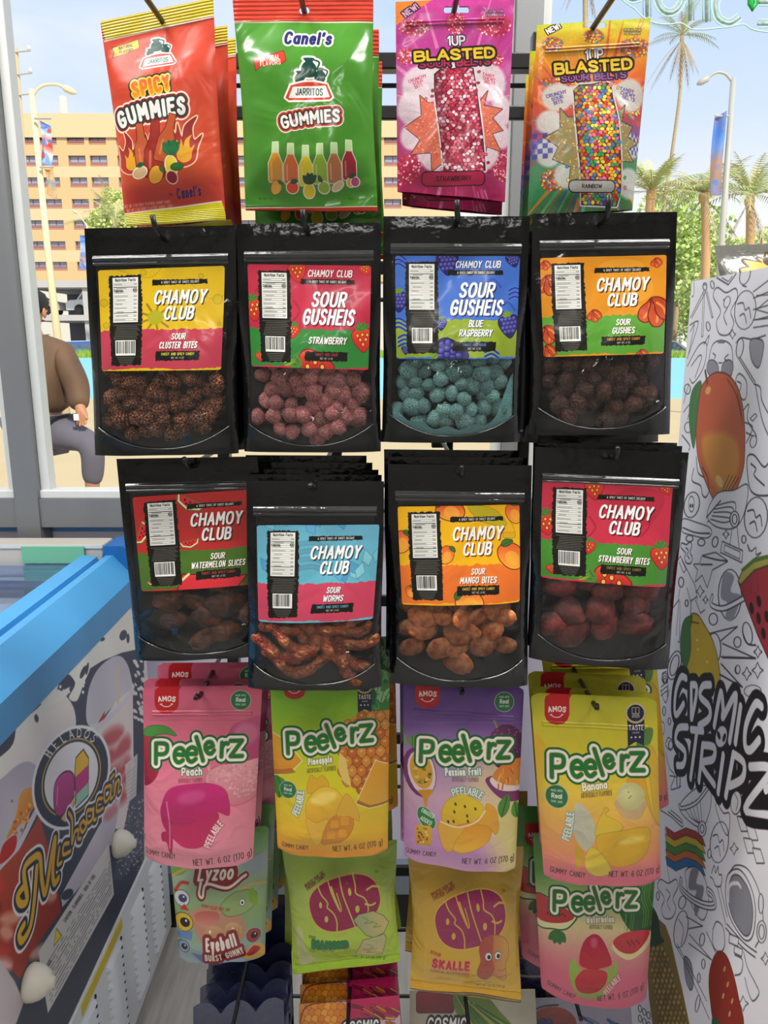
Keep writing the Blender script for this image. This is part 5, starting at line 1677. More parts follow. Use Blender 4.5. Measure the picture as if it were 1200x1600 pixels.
def make_pouch(key, quad, Y, lab, hole, label, candy_label, seed):
    b = Bag(quad, Y, 'pouch', T=0.016, seed=seed, wr=0.0012, sag=0.0, pinch=0.022, Tb=0.010, tilt=0.004)
    root, O = bag_root('candy_pouch', b, hole, label, 'candy pouch', 'black resealable pouches of spicy candy')
    sheet('back_panel', b.back, M['black_film_back'], root, 14, 22, origin=O, flip=True)
    sheet('clear_window', b.front, M['clear'], root, 40, 56, .05, .95, .10, lambda u: gusset_line(u) + .01, origin=O)
    sheet('header', b.front, M['black_film'], root, 30, 8, 0, 1, 0, .115, .0004, origin=O)
    # press-to-close zip: three little ridges across the front
    def zfn(u, v, off):
        return b.front(u, v, off) + b.N * (0.0024 * np.sin(np.clip((v - .118) / .028, 0, 1) * np.pi) + .0010 * np.sin(np.clip((v - .146) / .012, 0, 1) * np.pi))[:, None]
    sheet('zip_strip', zfn, M['zip'], root, 24, 22, .05, .95, .115, .16, .0006, origin=O)
    sheet('side_seal', b.front, M['black_film'], root, 4, 44, 0, .062, .10, 1, .0004, origin=O)
    sheet('side_seal', b.front, M['black_film'], root, 4, 44, .938, 1, .10, 1, .0004, origin=O)
    sheet('bottom_gusset', b.front, M['gusset'], root, 30, 8, .05, .95, gusset_line, 1.0, .0007, origin=O)
    sheet('bottom_seam', lambda u, v, off: b.front(u, v, off) + b.N * (.0012 * np.sin(np.clip((v - gusset_line(u) + .004) / .010, 0, 1) * np.pi))[:, None], M['zip'], root, 30, 6, .05, .95, lambda u: gusset_line(u) - .004, lambda u: gusset_line(u) + .006, .0009, origin=O)  # raised lighter strip, added to draw the highlight along the gusset seam
    if lab:
        img = LABELS[key]()
        m = print_mat('print_' + img.name, img, 0.26, 0.45, alpha=True, bump=(13, 0.3), coat=.25)
        o = sheet('printed_label', b.front, m, root, 24, 22, off=.0011, origin=O, quaduv=b.uv(lab))
    # candies behind the clear film
    c = CANDY[key]
    cm = candy_mat(c['name'] + '_' + key, c['cols'], c['scale'], c.get('kind', 'noise'), bump=c.get('bump', .6))
    if key == 'worm':
        ms = [worm_mesh(c['name'], seed * 10 + i, cm) for i in range(4)]
    else:
        ms = [ball_mesh(c['name'], seed * 10 + i, cm, c['amp'], c.get('flat', (1, .85, 1)), 2 if c['amp'] < .09 else 2) for i in range(3)]
    r = random.Random(seed * 31)
    W = np.linalg.norm(b.c[1] - b.c[0])
    Hh = np.linalg.norm(b.c[3] - b.c[0])
    R = c['r']
    if key == 'worm':
        spots = [(u + r.uniform(-.05, .05), v + r.uniform(-.015, .015), r.choice((-1, 1)) * r.uniform(.15, 1.0)) for v in (.63, .69, .75, .81, .86) for u in ((.3, .5, .7) if v > .83 else (.27, .45, .6, .74))]
    else:
        spots = []
        fx = c.get('flat', (1, 1, 1))
        sp = c.get('sp', 1.0)
        du, dv = 1.46 * sp * R * fx[0] / W, 1.24 * sp * R * fx[2] / Hh
        v = .61
        row = 0
        while v < .97:
            u = .115 + (row % 2) * du / 2
            while u < .89:
                uu, vv = u + r.uniform(-.3, .3) * du, v + r.uniform(-.3, .3) * dv
                if vv < float(gusset_line(uu)) - R * (.62 if 'sp' not in c else .85) / Hh and .1 < uu < .9:
                    spots.append((uu, vv, r.uniform(-.7, .7)))
                u += du
            v += dv
            row += 1
    for (u, v, a) in spots:
        d = float(b.th(np.array([u]), np.array([v]), b.T)[0] + b.wrk(np.array([u]), np.array([v]))[0])
        fy = c.get('flat', (1, .85, 1))[1]
        k = r.uniform(.76, 1.16)
        if key != 'worm' and .13 > min(u, 1 - u): k *= .85
        half = (R if key == 'worm' else R * max(fy, .45) * k) * 1.06
        pos = b.base(np.array([u]), np.array([v]))[0] + b.N * (d - half - .0008 - r.uniform(0, .006))
        o = bpy.data.objects.new(c['name'], r.choice(ms))
        COL.objects.link(o)
        o.location = pos
        if key == 'worm':
            o.rotation_euler = (0, a, 0)
        else:
            s = R * k
            o.scale = (s, s, s)
            o.rotation_euler = (r.uniform(-.55, .55) if fy < .8 else r.uniform(0, 6), a if fy < .8 else r.uniform(0, 6), r.uniform(-.6, .6) if fy < .8 else r.uniform(0, 6))
        tag(o, candy_label, 'candy', c['what'] + 's in one pouch' if False else candy_label)
    if key == 'gush_blue':
        # loose sugar settled along the bottom curve and in the right corner
        g = lambda u, v, off: b.front(u, v, -.0018)
        o = sheet('loose_sugar', g, mat('teal sugar', '#92d6d6', .8, bump=(900, .8), noise=(700, .6, '#5fb0b0')), root, 40, 6, .07, .93,
                  lambda u: gusset_line(u) - .028 - .02 * np.sin(u * 17) ** 2 - .17 * sm(u, .80, .93), lambda u: gusset_line(u) + .004, origin=O)
        o['kind'] = 'stuff'
    return root, b

P_ = {}
def pouch_corner(b, i):
    return b.c[i]

POUCHES = [
 ('cluster', [(132, 357), (368, 352), (373, 708), (149, 711)], .80, [(154, 422.6), (351.5, 415.3), (350, 577), (164, 579)], (254, 371), 'black pouch with yellow and red label, brown cluster candies inside'),
 ('gush_straw', [(369, 350), (595, 348), (595, 705), (382, 705)], .80, [(386.8, 413), (580, 415.8), (577, 578), (394, 572.4)], (480, 362), 'black pouch with red and green strawberry label over pink sugared gummies'),
 ('gush_blue', [(599, 338), (828, 338), (812, 690), (597, 690)], .80, [(617.3, 400.4), (812, 401), (804.4, 561), (618, 561)], (713, 348), 'black pouch with blue and lime raspberry label over teal sugared gummies'),
 ('gush_orange', [(832, 334), (1058, 331), (1046, 678), (826, 679)], .80, [(843.4, 402), (1040.7, 397), (1033, 550), (845.3, 555.6)], (942, 345), 'black pouch with orange and green label over dark brown gummies'),
 ('melon', [(182, 717), (402, 713), (432, 1020), (213, 1030)], .815, [(207.8, 774), (403, 761), (416, 903), (225, 915)], (300, 728), 'black pouch with red and green watermelon label, half hidden by the blue-labelled one'),
 ('worm', [(385, 751), (600, 752), (596, 1072), (388, 1073)], .785, [(401.7, 819), (593, 817.7), (584.4, 960.7), (405, 964)], (490, 762), 'black pouch with light blue and pink label, gummy worms inside'),
 ('mango', [(606, 725), (831, 727), (824, 1070), (609, 1065)], .80, [(621, 790.4), (811, 787), (811, 935), (626.5, 938.5)], (720, 738), 'black pouch with yellow and orange mango label over orange-brown gummies'),
 ('straw', [(836, 698), (1076, 707), (1044, 1044), (826, 1027)], .80, [(846.7, 752.7), (1049, 760.5), (1035, 915), (841, 901)], (956, 712), 'black pouch with pink-red and green strawberry label over dark red gummies'),
]
WHERE = dict(cluster='yellow-labelled', gush_straw='red strawberry-labelled', gush_blue='blue-labelled', gush_orange='orange-labelled', melon='watermelon-labelled', worm='light-blue-labelled', mango='mango-labelled', straw='lower strawberry-labelled')
PEGS = []   # (x, z, y of the front tip, upturned tip, label, reaches past the bag)
for i, (key, quad, Y, lab, hole, label) in enumerate(POUCHES):
    root, b = make_pouch(key, quad, Y, lab, hole, label, '%s inside the %s black pouch' % (CANDY[key]['what'], WHERE[key]), 11 + i)
    P_[key] = (root, b)

def more_pouch(key, ci, px, Y, rot=0.0, label=''):
    root, b = P_[key]
    return back_copy(root, b.c[ci], px, Y, label, rot)

more_pouch('cluster', 1, (379, 358), .832, 0.0, 'black pouch close behind the yellow-labelled pouch, only its right edge showing')
more_pouch('gush_straw', 0, (374, 350), .832, 0.0, 'black pouch hanging second behind the red strawberry-labelled pouch')
more_pouch('gush_blue', 1, (826, 345), .832, 0.0, 'black pouch hanging second behind the blue-labelled raspberry pouch')
more_pouch('gush_orange', 2, (1028, 690), .832, 0.0, 'black pouch behind the orange-labelled pouch, its bottom edge hanging lower')
more_pouch('melon', 0, (190, 726), .85, 0.0, 'black pouch hanging second behind the watermelon-labelled pouch')
more_pouch('worm', 0, (388, 741), .815, 0.0, 'black pouch whose dark top edge shows behind the light-blue-labelled pouch')
more_pouch('worm', 0, (390, 733), .845, 0.0, 'black pouch hanging third on the peg of the light-blue-labelled pouch')
more_pouch('worm', 0, (387, 722), .875, 0.0, 'black pouch hanging fourth on the peg of the light-blue-labelled pouch')
more_pouch('worm', 0, (384, 711), .905, 0.0, 'black pouch furthest back on the peg of the light-blue-labelled pouch')
more_pouch('mango', 0, (606, 713), .832, 0.0, 'black pouch whose top edge shows behind the mango-labelled pouch')
more_pouch('mango', 0, (600, 702), .862, 0.0, 'black pouch hanging third on the peg of the mango-labelled pouch')
more_pouch('straw', 1, (1066, 697), .832, 0.0, 'black pouch whose top edge shows behind the lower strawberry-labelled pouch')
more_pouch('straw', 1, (1058, 692), .862, -0.01, 'black pouch hanging third on the peg of the lower strawberry-labelled pouch')

# ---- printed bags
def make_print_bag(name, fn, quad, Y, hole, label, cat, kind='pouch', T=.012, rc=0.0, sag=0.0, seals=None, zipv=None, pinch=0.0, alpha=False, rough=.3, seed=1, group=None, wr=.0012, coat=0.0, bump=(26, .25), backmat=None, sealmat=None):
    b = Bag(quad, Y, kind, T=T, seed=seed, rc=rc, sag=sag, pinch=pinch, wr=wr, tilt=.004)
    root, O = bag_root(name, b, hole, label, cat, group)
    cv = fn(quad)
    m = print_mat('print_' + cv.name, cv.image(), rough, .5, alpha=alpha, bump=bump, coat=coat)
    fr = sheet('printed_front', b.front, m, root, 44, 60, origin=O)
    sheet('back_panel', b.back, (m if alpha else (backmat or M['foil'])), root, 14, 22, origin=O, flip=True)
    if zipv:
        def zfn(u, v, off):
            return b.front(u, v, off) + b.N * (0.0011 * np.abs(np.sin((v - zipv) / .03 * np.pi * 2)))[:, None]
        sheet('zip_ridge', zfn, m, root, 24, 12, .08, .92, zipv, zipv + .03, .0003, origin=O)
    for (v0, v1) in (seals or []):
        def sfn(u, v, off, v0=v0, v1=v1):
            return b.front(u, v, off) + b.N * (0.00022 * np.sin((v - v0) / (v1 - v0) * np.pi * 12))[:, None]
        sheet('crimped_seal', sfn, m, root, 24, 48, 0, 1, v0, v1, .0005, origin=O)
    P_[name] = (root, b)
    return root, b

G1, G2, G3, G4 = 'soda flavoured gummy bags on the top row', 'crunchy sour belt bags on the top row', 'peelable gummy pouches', 'filled and sour gummy bags near the bottom'
make_print_bag('red_gummy_bag', art_orange, [(157, 34), (333, -3), (353, 344), (197, 354)], .84, (252, 31), 'orange-red bag of spicy gummies with yellow top and bottom seals', 'candy bag', 'pillow', T=.012, seals=[(0.005, .085), (.945, .995)], pinch=.03, alpha=True, seed=31, group=G1, bump=(22, .2))
make_print_bag('green_gummy_bag', art_green, [(363, -8), (583, -10), (590, 331), (384, 329)], .84, (475, 16), 'green bag of gummies with red top seal and six printed bottles', 'candy bag', 'pillow', T=.014, seals=[(.005, .12), (.975, .998)], pinch=.04, alpha=True, seed=32, group=G1, rough=.2, coat=.4, bump=(15, .4))
make_print_bag('sour_belt_bag', lambda q: art_blast('pink_belts', q, (590, 0, 4.573), False, PINK), [(618, 3), (804, -7), (789, 316), (621, 300)], .84, (710, 16), 'pink bag of crunchy sour belts with an orange corner', 'candy bag', 'pouch', T=.009, alpha=True, seed=33, group=G2, rough=.24, coat=.35, bump=(16, .4), zipv=.1)
root_pink = P_['sour_belt_bag']
make_print_bag('sour_belt_bag', lambda q: art_blast('rainbow_belts', q, (800, 0, 3), True, RAIN), [(839, 39), (1017, 28), (988, 329), (824, 337)], .84, (928, 40), 'rainbow bag of crunchy sour belts with a yellow-green top', 'candy bag', 'pouch', T=.010, alpha=True, seed=34, group=G2, rough=.25, coat=.3, bump=(16, .3), zipv=.12)
root_rain = P_['sour_belt_bag']
make_print_bag('peelable_gummy_pouch', art_peach, [(223, 1073), (410, 1071), (395, 1346), (228, 1343)], .835, (314, 1084), 'pink peach gummy pouch hanging in front on its peg', 'candy pouch', 'pouch', T=.012, rc=.05, sag=.022, zipv=.13, seed=35, group=G3, rough=.38)
root_peach = P_['peelable_gummy_pouch']
make_print_bag('peelable_gummy_pouch', art_pine, [(421, 1052), (609, 1046), (606, 1331), (434, 1329)], .835, (512, 1060), 'yellow-green pineapple gummy pouch under the light-blue-labelled pouch', 'candy pouch', 'pouch', T=.012, rc=.05, sag=.014, seed=36, group=G3, rough=.35)
root_pine = P_['peelable_gummy_pouch']
make_print_bag('peelable_gummy_pouch', art_passion, [(630, 1063), (819, 1073), (805, 1361), (631, 1340)], .835, (722, 1078), 'purple passion fruit gummy pouch under the mango-labelled pouch', 'candy pouch', 'pouch', T=.012, rc=.05, sag=.006, zipv=.15, seed=37, group=G3, rough=.35)
root_pass = P_['peelable_gummy_pouch']
make_print_bag('peelable_gummy_pouch', art_banana, [(829, 1082), (1026, 1091), (1033, 1377), (850, 1372)], .82, (928, 1100), 'yellow and pink banana gummy pouch in front on its peg', 'candy pouch', 'pouch', T=.012, rc=.06, sag=.01, zipv=.14, seed=38, group=G3, rough=.33)
root_ban = P_['peelable_gummy_pouch']
make_print_bag('peelable_gummy_pouch', art_watermelon, [(832, 1300), (1028, 1306), (1009, 1567), (846, 1548)], .885, (930, 1316), 'green and pink watermelon gummy pouch below the banana pouch', 'candy pouch', 'pouch', T=.013, rc=.06, sag=.035, seed=39, group=G3, rough=.36)
root_mel = P_['peelable_gummy_pouch']
make_print_bag('eyeball_gummy_bag', art_eye, [(262, 1300), (420, 1290), (414, 1494), (281, 1500)], .885, (340, 1308), 'small green bag of eyeball gummies below the front peach pouch', 'candy bag', 'pouch', T=.012, sag=.004, rc=.04, seed=40, group=G4, rough=.25)
make_print_bag('sour_gummy_bag', art_diamond, [(440, 1318), (620, 1312), (625, 1502), (458, 1522)], .885, (530, 1326), 'lime green bag of sour diamond gummies', 'candy bag', 'pillow', T=.016, seals=[(.93, .995)], pinch=.06, seed=41, group=G4, rough=.3, bump=(30, .4))
root_dia = P_['sour_gummy_bag']
make_print_bag('sour_gummy_bag', art_skull, [(637, 1322), (818, 1322), (814, 1567), (641, 1545)], .885, (728, 1332), 'golden yellow bag of sour skull-shaped gummies', 'candy bag', 'pillow', T=.017, seals=[(.93, .995)], pinch=.07, seed=42, group=G4, rough=.25, coat=.2, bump=(28, .4))
root_skull = P_['sour_gummy_bag']
# ---- more bags of the same kinds further back on the pegs
def more(pair, ci, px, Y, label, rot=0.0):
    root, b = pair
    return back_copy(root, b.c[ci], px, Y, label, rot)
ro = P_['red_gummy_bag']; gr = P_['green_gummy_bag']; ey = P_['eyeball_gummy_bag']
more(ro, 1, (355, 40), .872, 'orange-red gummy bag second on its peg, its right edge showing', .02)
more(ro, 1, (368, 60), .904, 'orange-red gummy bag third on its peg, beside the green bag', .02)
more(gr, 1, (592, 46), .872, 'green gummy bag second on its peg, red corner showing')
more(gr, 1, (597, 96), .904, 'green gummy bag third on its peg, hanging lower')
more(root_pink, 2, (784, 336), .905, 'pink sour belt bag behind the front one, its bottom hanging lower')
more(root_rain, 0, (828, 80), .872, 'rainbow sour belt bag second on its peg')
more(root_rain, 0, (822, 118), .904, 'rainbow sour belt bag third on its peg, only its left edge showing')
more(root_peach, 0, (225, 1060), .868, 'pink peach gummy pouch second on its peg', .015)
more(root_peach, 0, (246, 1036), .90, 'pink peach gummy pouch third on its peg, its red tab just showing', .0)
more(root_peach, 2, (434, 1300), .93, 'pink peach gummy pouch furthest back, its corner beside the pineapple pouch', -.05)
more(root_pine, 2, (622, 1264), .90, 'pineapple gummy pouch in the shade behind the front one', -.03)
more(root_pass, 3, (626, 1317), .868, 'purple passion fruit gummy pouch behind the front one')
more(root_ban, 0, (831, 1072), .852, 'yellow banana gummy pouch second on its peg')
more(root_ban, 0, (824, 1048), .884, 'yellow banana gummy pouch third on its peg, highest of the stack')
more(root_ban, 2, (1046, 1262), .916, 'banana gummy pouch furthest back, its right corner by the white stand', -.06)
more(ey, 2, (424, 1456), .912, 'eyeball gummy bag second on its peg')
more(ey, 2, (434, 1421), .939, 'eyeball gummy bag third on its peg')
more(ey, 2, (443, 1388), .966, 'eyeball gummy bag furthest back on its peg')
more(root_dia, 2, (627, 1450), .925, 'lime green sour gummy bag second on its peg', -.05)
more(root_dia, 3, (446, 1486), .96, 'lime green sour gummy bag third on its peg', .02)
more(root_skull, 3, (633, 1486), .925, 'golden yellow sour gummy bag second on its peg', .02)
more(root_skull, 2, (828, 1470), .96, 'golden yellow sour gummy bag third on its peg', -.03)
more(root_mel, 3, (816, 1500), .925, 'watermelon gummy pouch behind the front one, its left edge showing', .0)

# ---- lowest row
def art_strip_pine2(quad):
    cv = Cv('pineapple_belts', 400, 560, quad, '#c4a3a2', (380, 1480, 4.615))
    cv.poly([(740, 380), (1140, 330), (1200, 1500), (740, 1500)], '#b01f56')
    cv.poly([(400, 400), (740, 400), (740, 1500), (400, 1500)], '#c58a52')
    cv.poly([(560, 560), (1140, 470), (1140, 760), (560, 760)], '#c3a6b0')
    cv.poly([(780, 372), (1140, 335), (1140, 420), (780, 450)], '#b81e58')
    for i in range(30):
        x, y = cv.r.uniform(780, 1080), cv.r.uniform(400, 540)
        cv.line([(x, y), (x + cv.r.uniform(40, 90), y + cv.r.uniform(5, 50))], cv.r.uniform(8, 18), cv.r.choice(['#c96a2c', '#b02a50', '#951a40', '#c9944a', '#7e1836']), out=(3, '#4a1626'))
    for j in range(14):
        for i in range(8):
            x, y = 425 + i * 46 + (j % 2) * 23, 425 + j * 40
            if x < 745 - j * 3 and (y - 390) > (x - 760) * -.12:
                cv.poly([(x, y - 30), (x + 32, y), (x, y + 32), (x - 28, y)], cv.r.choice(['#d8862a', '#cf7a24', '#e09a3a']), (4, '#a5521c'), smooth=True)
    cv.line([(410, 520), (450, 430), (560, 400), (770, 385)], 6, '#3a1a12', smooth=True)
    cv.line([(700, 640), (752, 520), (760, 390)], 6, '#3a1a12', smooth=True)
    cosmic_word(cv, 840, 590, 84, .76, rot=4)
    return cv
G5 = 'candy belt bags on the lowest row'
make_print_bag('candy_belt_bag', art_strip_pine2, [(467, 1569), (623, 1555), (640, 1800), (470, 1810)], .885, (545, 1575), 'bag with an orange pineapple picture and a pink band, front of its peg', 'candy bag', 'pouch', T=.008, seed=50, group=G5)
root_sp = P_['candy_belt_bag']
more(root_sp, 1, (621, 1525), .917, 'bag with an orange pineapple picture and a pink band, second on its peg')
more(root_sp, 1, (620, 1496), .949, 'bag with an orange pineapple picture and a pink band, third on its peg')
make_print_bag('candy_belt_bag', art_strip_grey, [(640, 1548), (836, 1545), (848, 1800), (640, 1810)], .93, (727, 1560), 'pale grey candy belt bag with red box and green leaves below the golden bag', 'candy bag', 'pouch', T=.008, seed=51, group=G5)
make_print_bag('candy_belt_bag', art_strip_berry, [(808, 1560), (985, 1555), (1000, 1800), (806, 1800)], .96, (900, 1566), 'lilac-grey candy belt bag with berries below the watermelon pouch', 'candy bag', 'pouch', T=.008, seed=52, group=G5)
make_print_bag('berry_gummy_bag', art_berry_back, [(802, 1468), (960, 1462), (955, 1572), (816, 1578)], .99, (880, 1475), 'dark bag of blackberry gummies behind the watermelon pouch', 'candy bag', 'pouch', T=.008, seed=53)
# dark blue bags with a scalloped top
def make_scallop(quad, Y, hole, label):
    b = Bag(quad, Y, 'pouch', T=.010, seed=61, wr=.0016)
    root, O = bag_root('dark_blue_candy_bag', b, hole, label, 'candy bag', 'dark blue scalloped candy bags')
    cv = art_grape(quad)
    m = print_mat('print_grape', cv.image(), .2, .5, bump=(18, .4), coat=.3)
    top = lambda u: .075 - .085 * np.abs(np.sin(np.pi * (np.asarray(u) * 2.6 + .2))) ** .7
    sheet('printed_front', b.front, m, root, 60, 40, v0=top, v1=1.0, origin=O)
    sheet('back_panel', b.back, m, root, 60, 14, v0=top, v1=1.0, origin=O, flip=True)
    sheet('zip_ridge', lambda u, v, off: b.front(u, v, off) + b.N * (0.001 * np.abs(np.sin((v - .16) / .04 * np.pi * 2)))[:, None], m, root, 20, 10, .05, .95, .16, .2, .0003, origin=O)
    return root, b
sc = make_scallop([(302, 1570), (443, 1560), (452, 1800), (300, 1800)], .85, (372, 1570), 'dark blue candy bag with a scalloped top, front of its row')
for i, (px, Y, lb) in enumerate([((449, 1530), .886, 'second'), ((455, 1502), .920, 'third'), ((455, 1474), .954, 'fourth'), ((451, 1436), .99, 'fifth'), ((449, 1412), 1.022, 'sixth')]):
    more(sc, 1, px, Y, 'dark blue candy bag with a scalloped top, %s from the front' % lb)

# ------------------------------------------------------------------ rack: black wire grid with pegs
GY = 1.15
zt = lambda y, Y=GY: at(600, y, Y).z
rack = empty('wire_rack', (0, GY, 0), 'black wire display rack that carries the candy bags', 'display rack')
def rk(mb, name): return mb.build(name, M['black_metal'], rack, origin=(0, GY, 0))
XL, XR, XC = -.245, .212, .10
ztop = zt(42)
rk(MB().box(XR - .009, XR + .009, GY + .0125, GY + .036, 0.03, ztop, .002), 'post')
rk(MB().box(XL - .009, XL + .009, GY + .0125, GY + .036, 0.03, ztop, .002), 'post')
rk(MB().box(XL - .02, XR + .012, GY - .012, GY + .012, zt(112), zt(86), .002), 'top_rail')
rk(MB().box(XC - .005, XC + .005, GY + .0125, GY + .021, .03, zt(380), .001), 'centre_strut')
for y in (131, 181, 425, 468, 760, 800, 1201, 1233, 1458, 1562):
    z = zt(y)
    rk(MB().tube([(XL - .02, GY + .0075, z), (XR + .012, GY + .0075, z)], .0032, 8), 'wire')
for x in (XL, XR):
    rk(MB().box(x - .012, x + .012, GY - .24, GY + .2, 0.0, .03, .003), 'foot')

def peg(px, py, Y, front, up, label, zoff=.0):
    p = at(px, py, Y)
    z = p.z + zoff
    yt = Y - front
    o = empty('peg_hook', (p.x, GY, z), label, 'hook', 'black display hooks of the rack')
    pts = [(p.x, GY - .002, z), (p.x, yt + .012, z)]
    if up:
        pts += [(p.x, yt + .004, z + .002), (p.x - .001, yt, z + .006), (p.x - .002, yt - .004, z + up)]
    else:
        pts += [(p.x, yt, z)]
    MB().tube(pts, .0028, 8).build('wire', M['black_metal'], o, smooth=True, origin=(p.x, GY, z))
    MB().box(p.x - .010, p.x + .010, GY - .008, GY + .0015, z - .02, z + .02, .002).build('clip', M['black_metal'], o, origin=(p.x, GY, z))
    # the rail this hook hangs on
    return o
rows = {}
PG = [
 (252, 31, .84, .26, 0, 'black hook carrying the orange-red gummy bags'), (475, 16, .84, .26, 0, 'black hook carrying the green gummy bags'),
 (710, 14, .84, .26, 0, 'black hook carrying the pink sour belt bags'), (928, 41, .84, .26, 0, 'black hook carrying the rainbow sour belt bags'),
 (254, 371, .80, .02, .017, 'black hook with upturned tip above the yellow-labelled pouch'), (480, 362, .80, .02, .017, 'black hook with upturned tip above the red strawberry-labelled pouch'),
 (713, 348, .80, .02, .017, 'black hook with upturned tip above the blue-labelled raspberry pouch'), (942, 345, .80, .02, .02, 'black hook with upturned tip above the orange-labelled pouch'),
 (300, 728, .815, .02, .012, 'black hook carrying the watermelon-labelled pouches'), (490, 762, .785, .02, .006, 'black hook carrying the light-blue-labelled pouches'),
 (720, 740, .80, .02, .012, 'black hook above the mango-labelled pouch'), (956, 714, .80, .02, .014, 'black hook above the lower strawberry-labelled pouch'),
 (314, 1085, .835, .015, .003, 'black hook tip poking through the front peach pouch'), (512, 1062, .835, .015, .003, 'black hook hidden by the light-blue-labelled pouch, carrying the pineapple pouches'),
 (722, 1079, .835, .012, .003, 'black hook tip in the hole of the purple pouch'), (928, 1100, .82, .015, .003, 'black hook tip poking through the front banana pouch'),
 (340, 1308, .885, .015, .008, 'black hook carrying the eyeball gummy bags'), (530, 1326, .885, .015, .008, 'black hook carrying the lime green bags'),
 (728, 1332, .885, .015, .008, 'black hook carrying the golden yellow bags'), (930, 1316, .885, .015, .008, 'black hook carrying the watermelon gummy pouches'),
 (372, 1566, .85, .12, 0, 'long black hook running over the dark blue scalloped bags'), (545, 1572, .885, .10, 0, 'long black hook running over the pineapple picture bags'),
 (727, 1558, .93, .10, 0, 'black hook running over the pale grey candy belt bag'), (900, 1566, .93, .03, 0, 'black hook carrying the lilac-grey candy belt bag'),
]
zrows = {}
for a in PG:
    o = peg(*a)
# hook rails: a wire behind every row of hooks
for z in (at(0, 31, .84).z, at(0, 366, .80).z, at(0, 745, .80).z, at(0, 1080, .835).z, at(0, 1318, .885).z, at(0, 1568, .885).z):
    rk(MB().box(XL, XR, GY + .0025, GY + .012, z - .009, z + .009, .002), 'hook_rail')

# ------------------------------------------------------------------ room shell and shop window
WY = 1.72
def struct(mb, name, m, parent=None, smooth=False):
    o = mb.build(name, m, parent, smooth=smooth)
    if parent is None: o['kind'] = 'structure'
    return o
mfloor = mat('grey wood-look vinyl floor', '#bdbbb5', .42, noise=(5, .8, '#989690', (14, 1.1, 1)), bump=(60, .04))
struct(MB().box(-3.2, 3.2, -4.2, WY - .02, -.05, 0), 'floor', mfloor)
mwall = mat('painted shop wall', '#b9b7b2', .8)
struct(MB().box(-3.2, 3.2, -4.2, WY + .05, ROOM_H, ROOM_H + .1), 'ceiling', mat('white ceiling', '#c9c8c4', .9))
struct(MB().box(-3.3, -3.2, -4.2, WY + .05, 0, ROOM_H), 'wall_left', mwall)
struct(MB().box(3.2, 3.3, -4.2, WY + .05, 0, ROOM_H), 'wall_right', mwall)
struct(MB().box(-3.2, 3.2, -4.3, -4.2, 0, ROOM_H), 'wall_back', mwall)
MX = [-1.829, -.789, .283, 1.323, 2.363]
zr0, zr1 = 1.063, 1.107
win = bpy.data.objects.new('window_1', None)
COL.objects.link(win)
win['kind'] = 'structure'
for x in MX:
    MB().box(x - .026, x + .026, WY - .06, WY + .006, .10, ROOM_H).build('mullion', M['alu'], win)
MB().box(-3.2, 3.2, WY - .055, WY + .05, zr0 - .02, zr1).build('transom', M['alu'], win)
MB().box(-3.2, 3.2, WY - .06, WY + .05, ROOM_H - .06, ROOM_H).build('head', M['alu'], win)
MB().box(-3.2, 3.2, WY - .055, WY + .05, .10, .16).build('sill', mat('window sill metal', '#7e8894', .4, .2), win)
mblack = mat('black rubber base', '#0b0b0c', .5)
struct(MB().box(-3.2, 3.2, WY - .05, WY + .04, 0, .10), 'baseboard_window', mblack)
mpane = film_mat('window glass', (.98, .99, .985), .0, .01, .004, None, .06)
def frost_mat(name, col):
    m = bpy.data.materials.new(name)
    m.use_nodes = True
    nt = m.node_tree
    nt.nodes.clear()
    o = nt.nodes.new('ShaderNodeOutputMaterial')
    d = nt.nodes.new('ShaderNodeBsdfDiffuse')
    t = nt.nodes.new('ShaderNodeBsdfTranslucent')
    x = nt.nodes.new('ShaderNodeMixShader')
    for n_ in (d, t): n_.inputs['Color'].default_value = lin(col)
    x.inputs[0].default_value = .55
    nt.links.new(d.outputs[0], x.inputs[1])
    nt.links.new(t.outputs[0], x.inputs[2])
    nt.links.new(x.outputs[0], o.inputs['Surface'])
    return m
mfrost = frost_mat('frosted white window vinyl', '#d9d5df')
mfrost_b = frost_mat('light blue window stripe', '#8fb9e0')
xs = [-3.2] + MX + [3.2]
for i in range(len(xs) - 1):
    a, b_ = xs[i] + .026, xs[i + 1] - .026
    for (x0, x1) in ((a, a + .020), (b_ - .020, b_)):
        MB().box(x0, x1, WY - .040, WY - .004, zr1, ROOM_H - .06, .002).build('glazing_bead', M['bead'], win)
    MB().box(a, b_, WY - .048, WY - .004, zr1, zr1 + .018, .002).build('glazing_bead', M['bead'], win)
    MB().box(a + .002, b_ - .002, WY - .002, WY + .004, zr1, ROOM_H - .06).build('pane', mpane, win)
    MB().box(a, b_, WY - .0012, WY + .0012, .16, 1.02).build('lower_pane', mfrost, win)
    MB().box(a, b_, WY - .0012, WY + .0012, 1.0205, zr0 - .02).build('stripe', mfrost_b, win)
# ceiling lamps (their light is in the lights at the top)
for (lx, ly, le) in LAMPS:
    t = empty('ceiling_lamp', (lx, ly, ROOM_H), 'flat white ceiling lamp panel above the shop floor', 'lamp', 'ceiling lamps of the shop')
    MB().box(lx - .62, lx + .62, ly - .17, ly + .17, ROOM_H - .06, ROOM_H - .002, .004).build('housing', M['bead'], t, origin=(lx, ly, ROOM_H))
    MB().box(lx - .58, lx + .58, ly - .135, ly + .135, ROOM_H - .075, ROOM_H - .061).build('diffuser', mat('lamp diffuser', '#ffffff', .5, emit=('#fff6ea', 2.5)), t, origin=(lx, ly, ROOM_H))

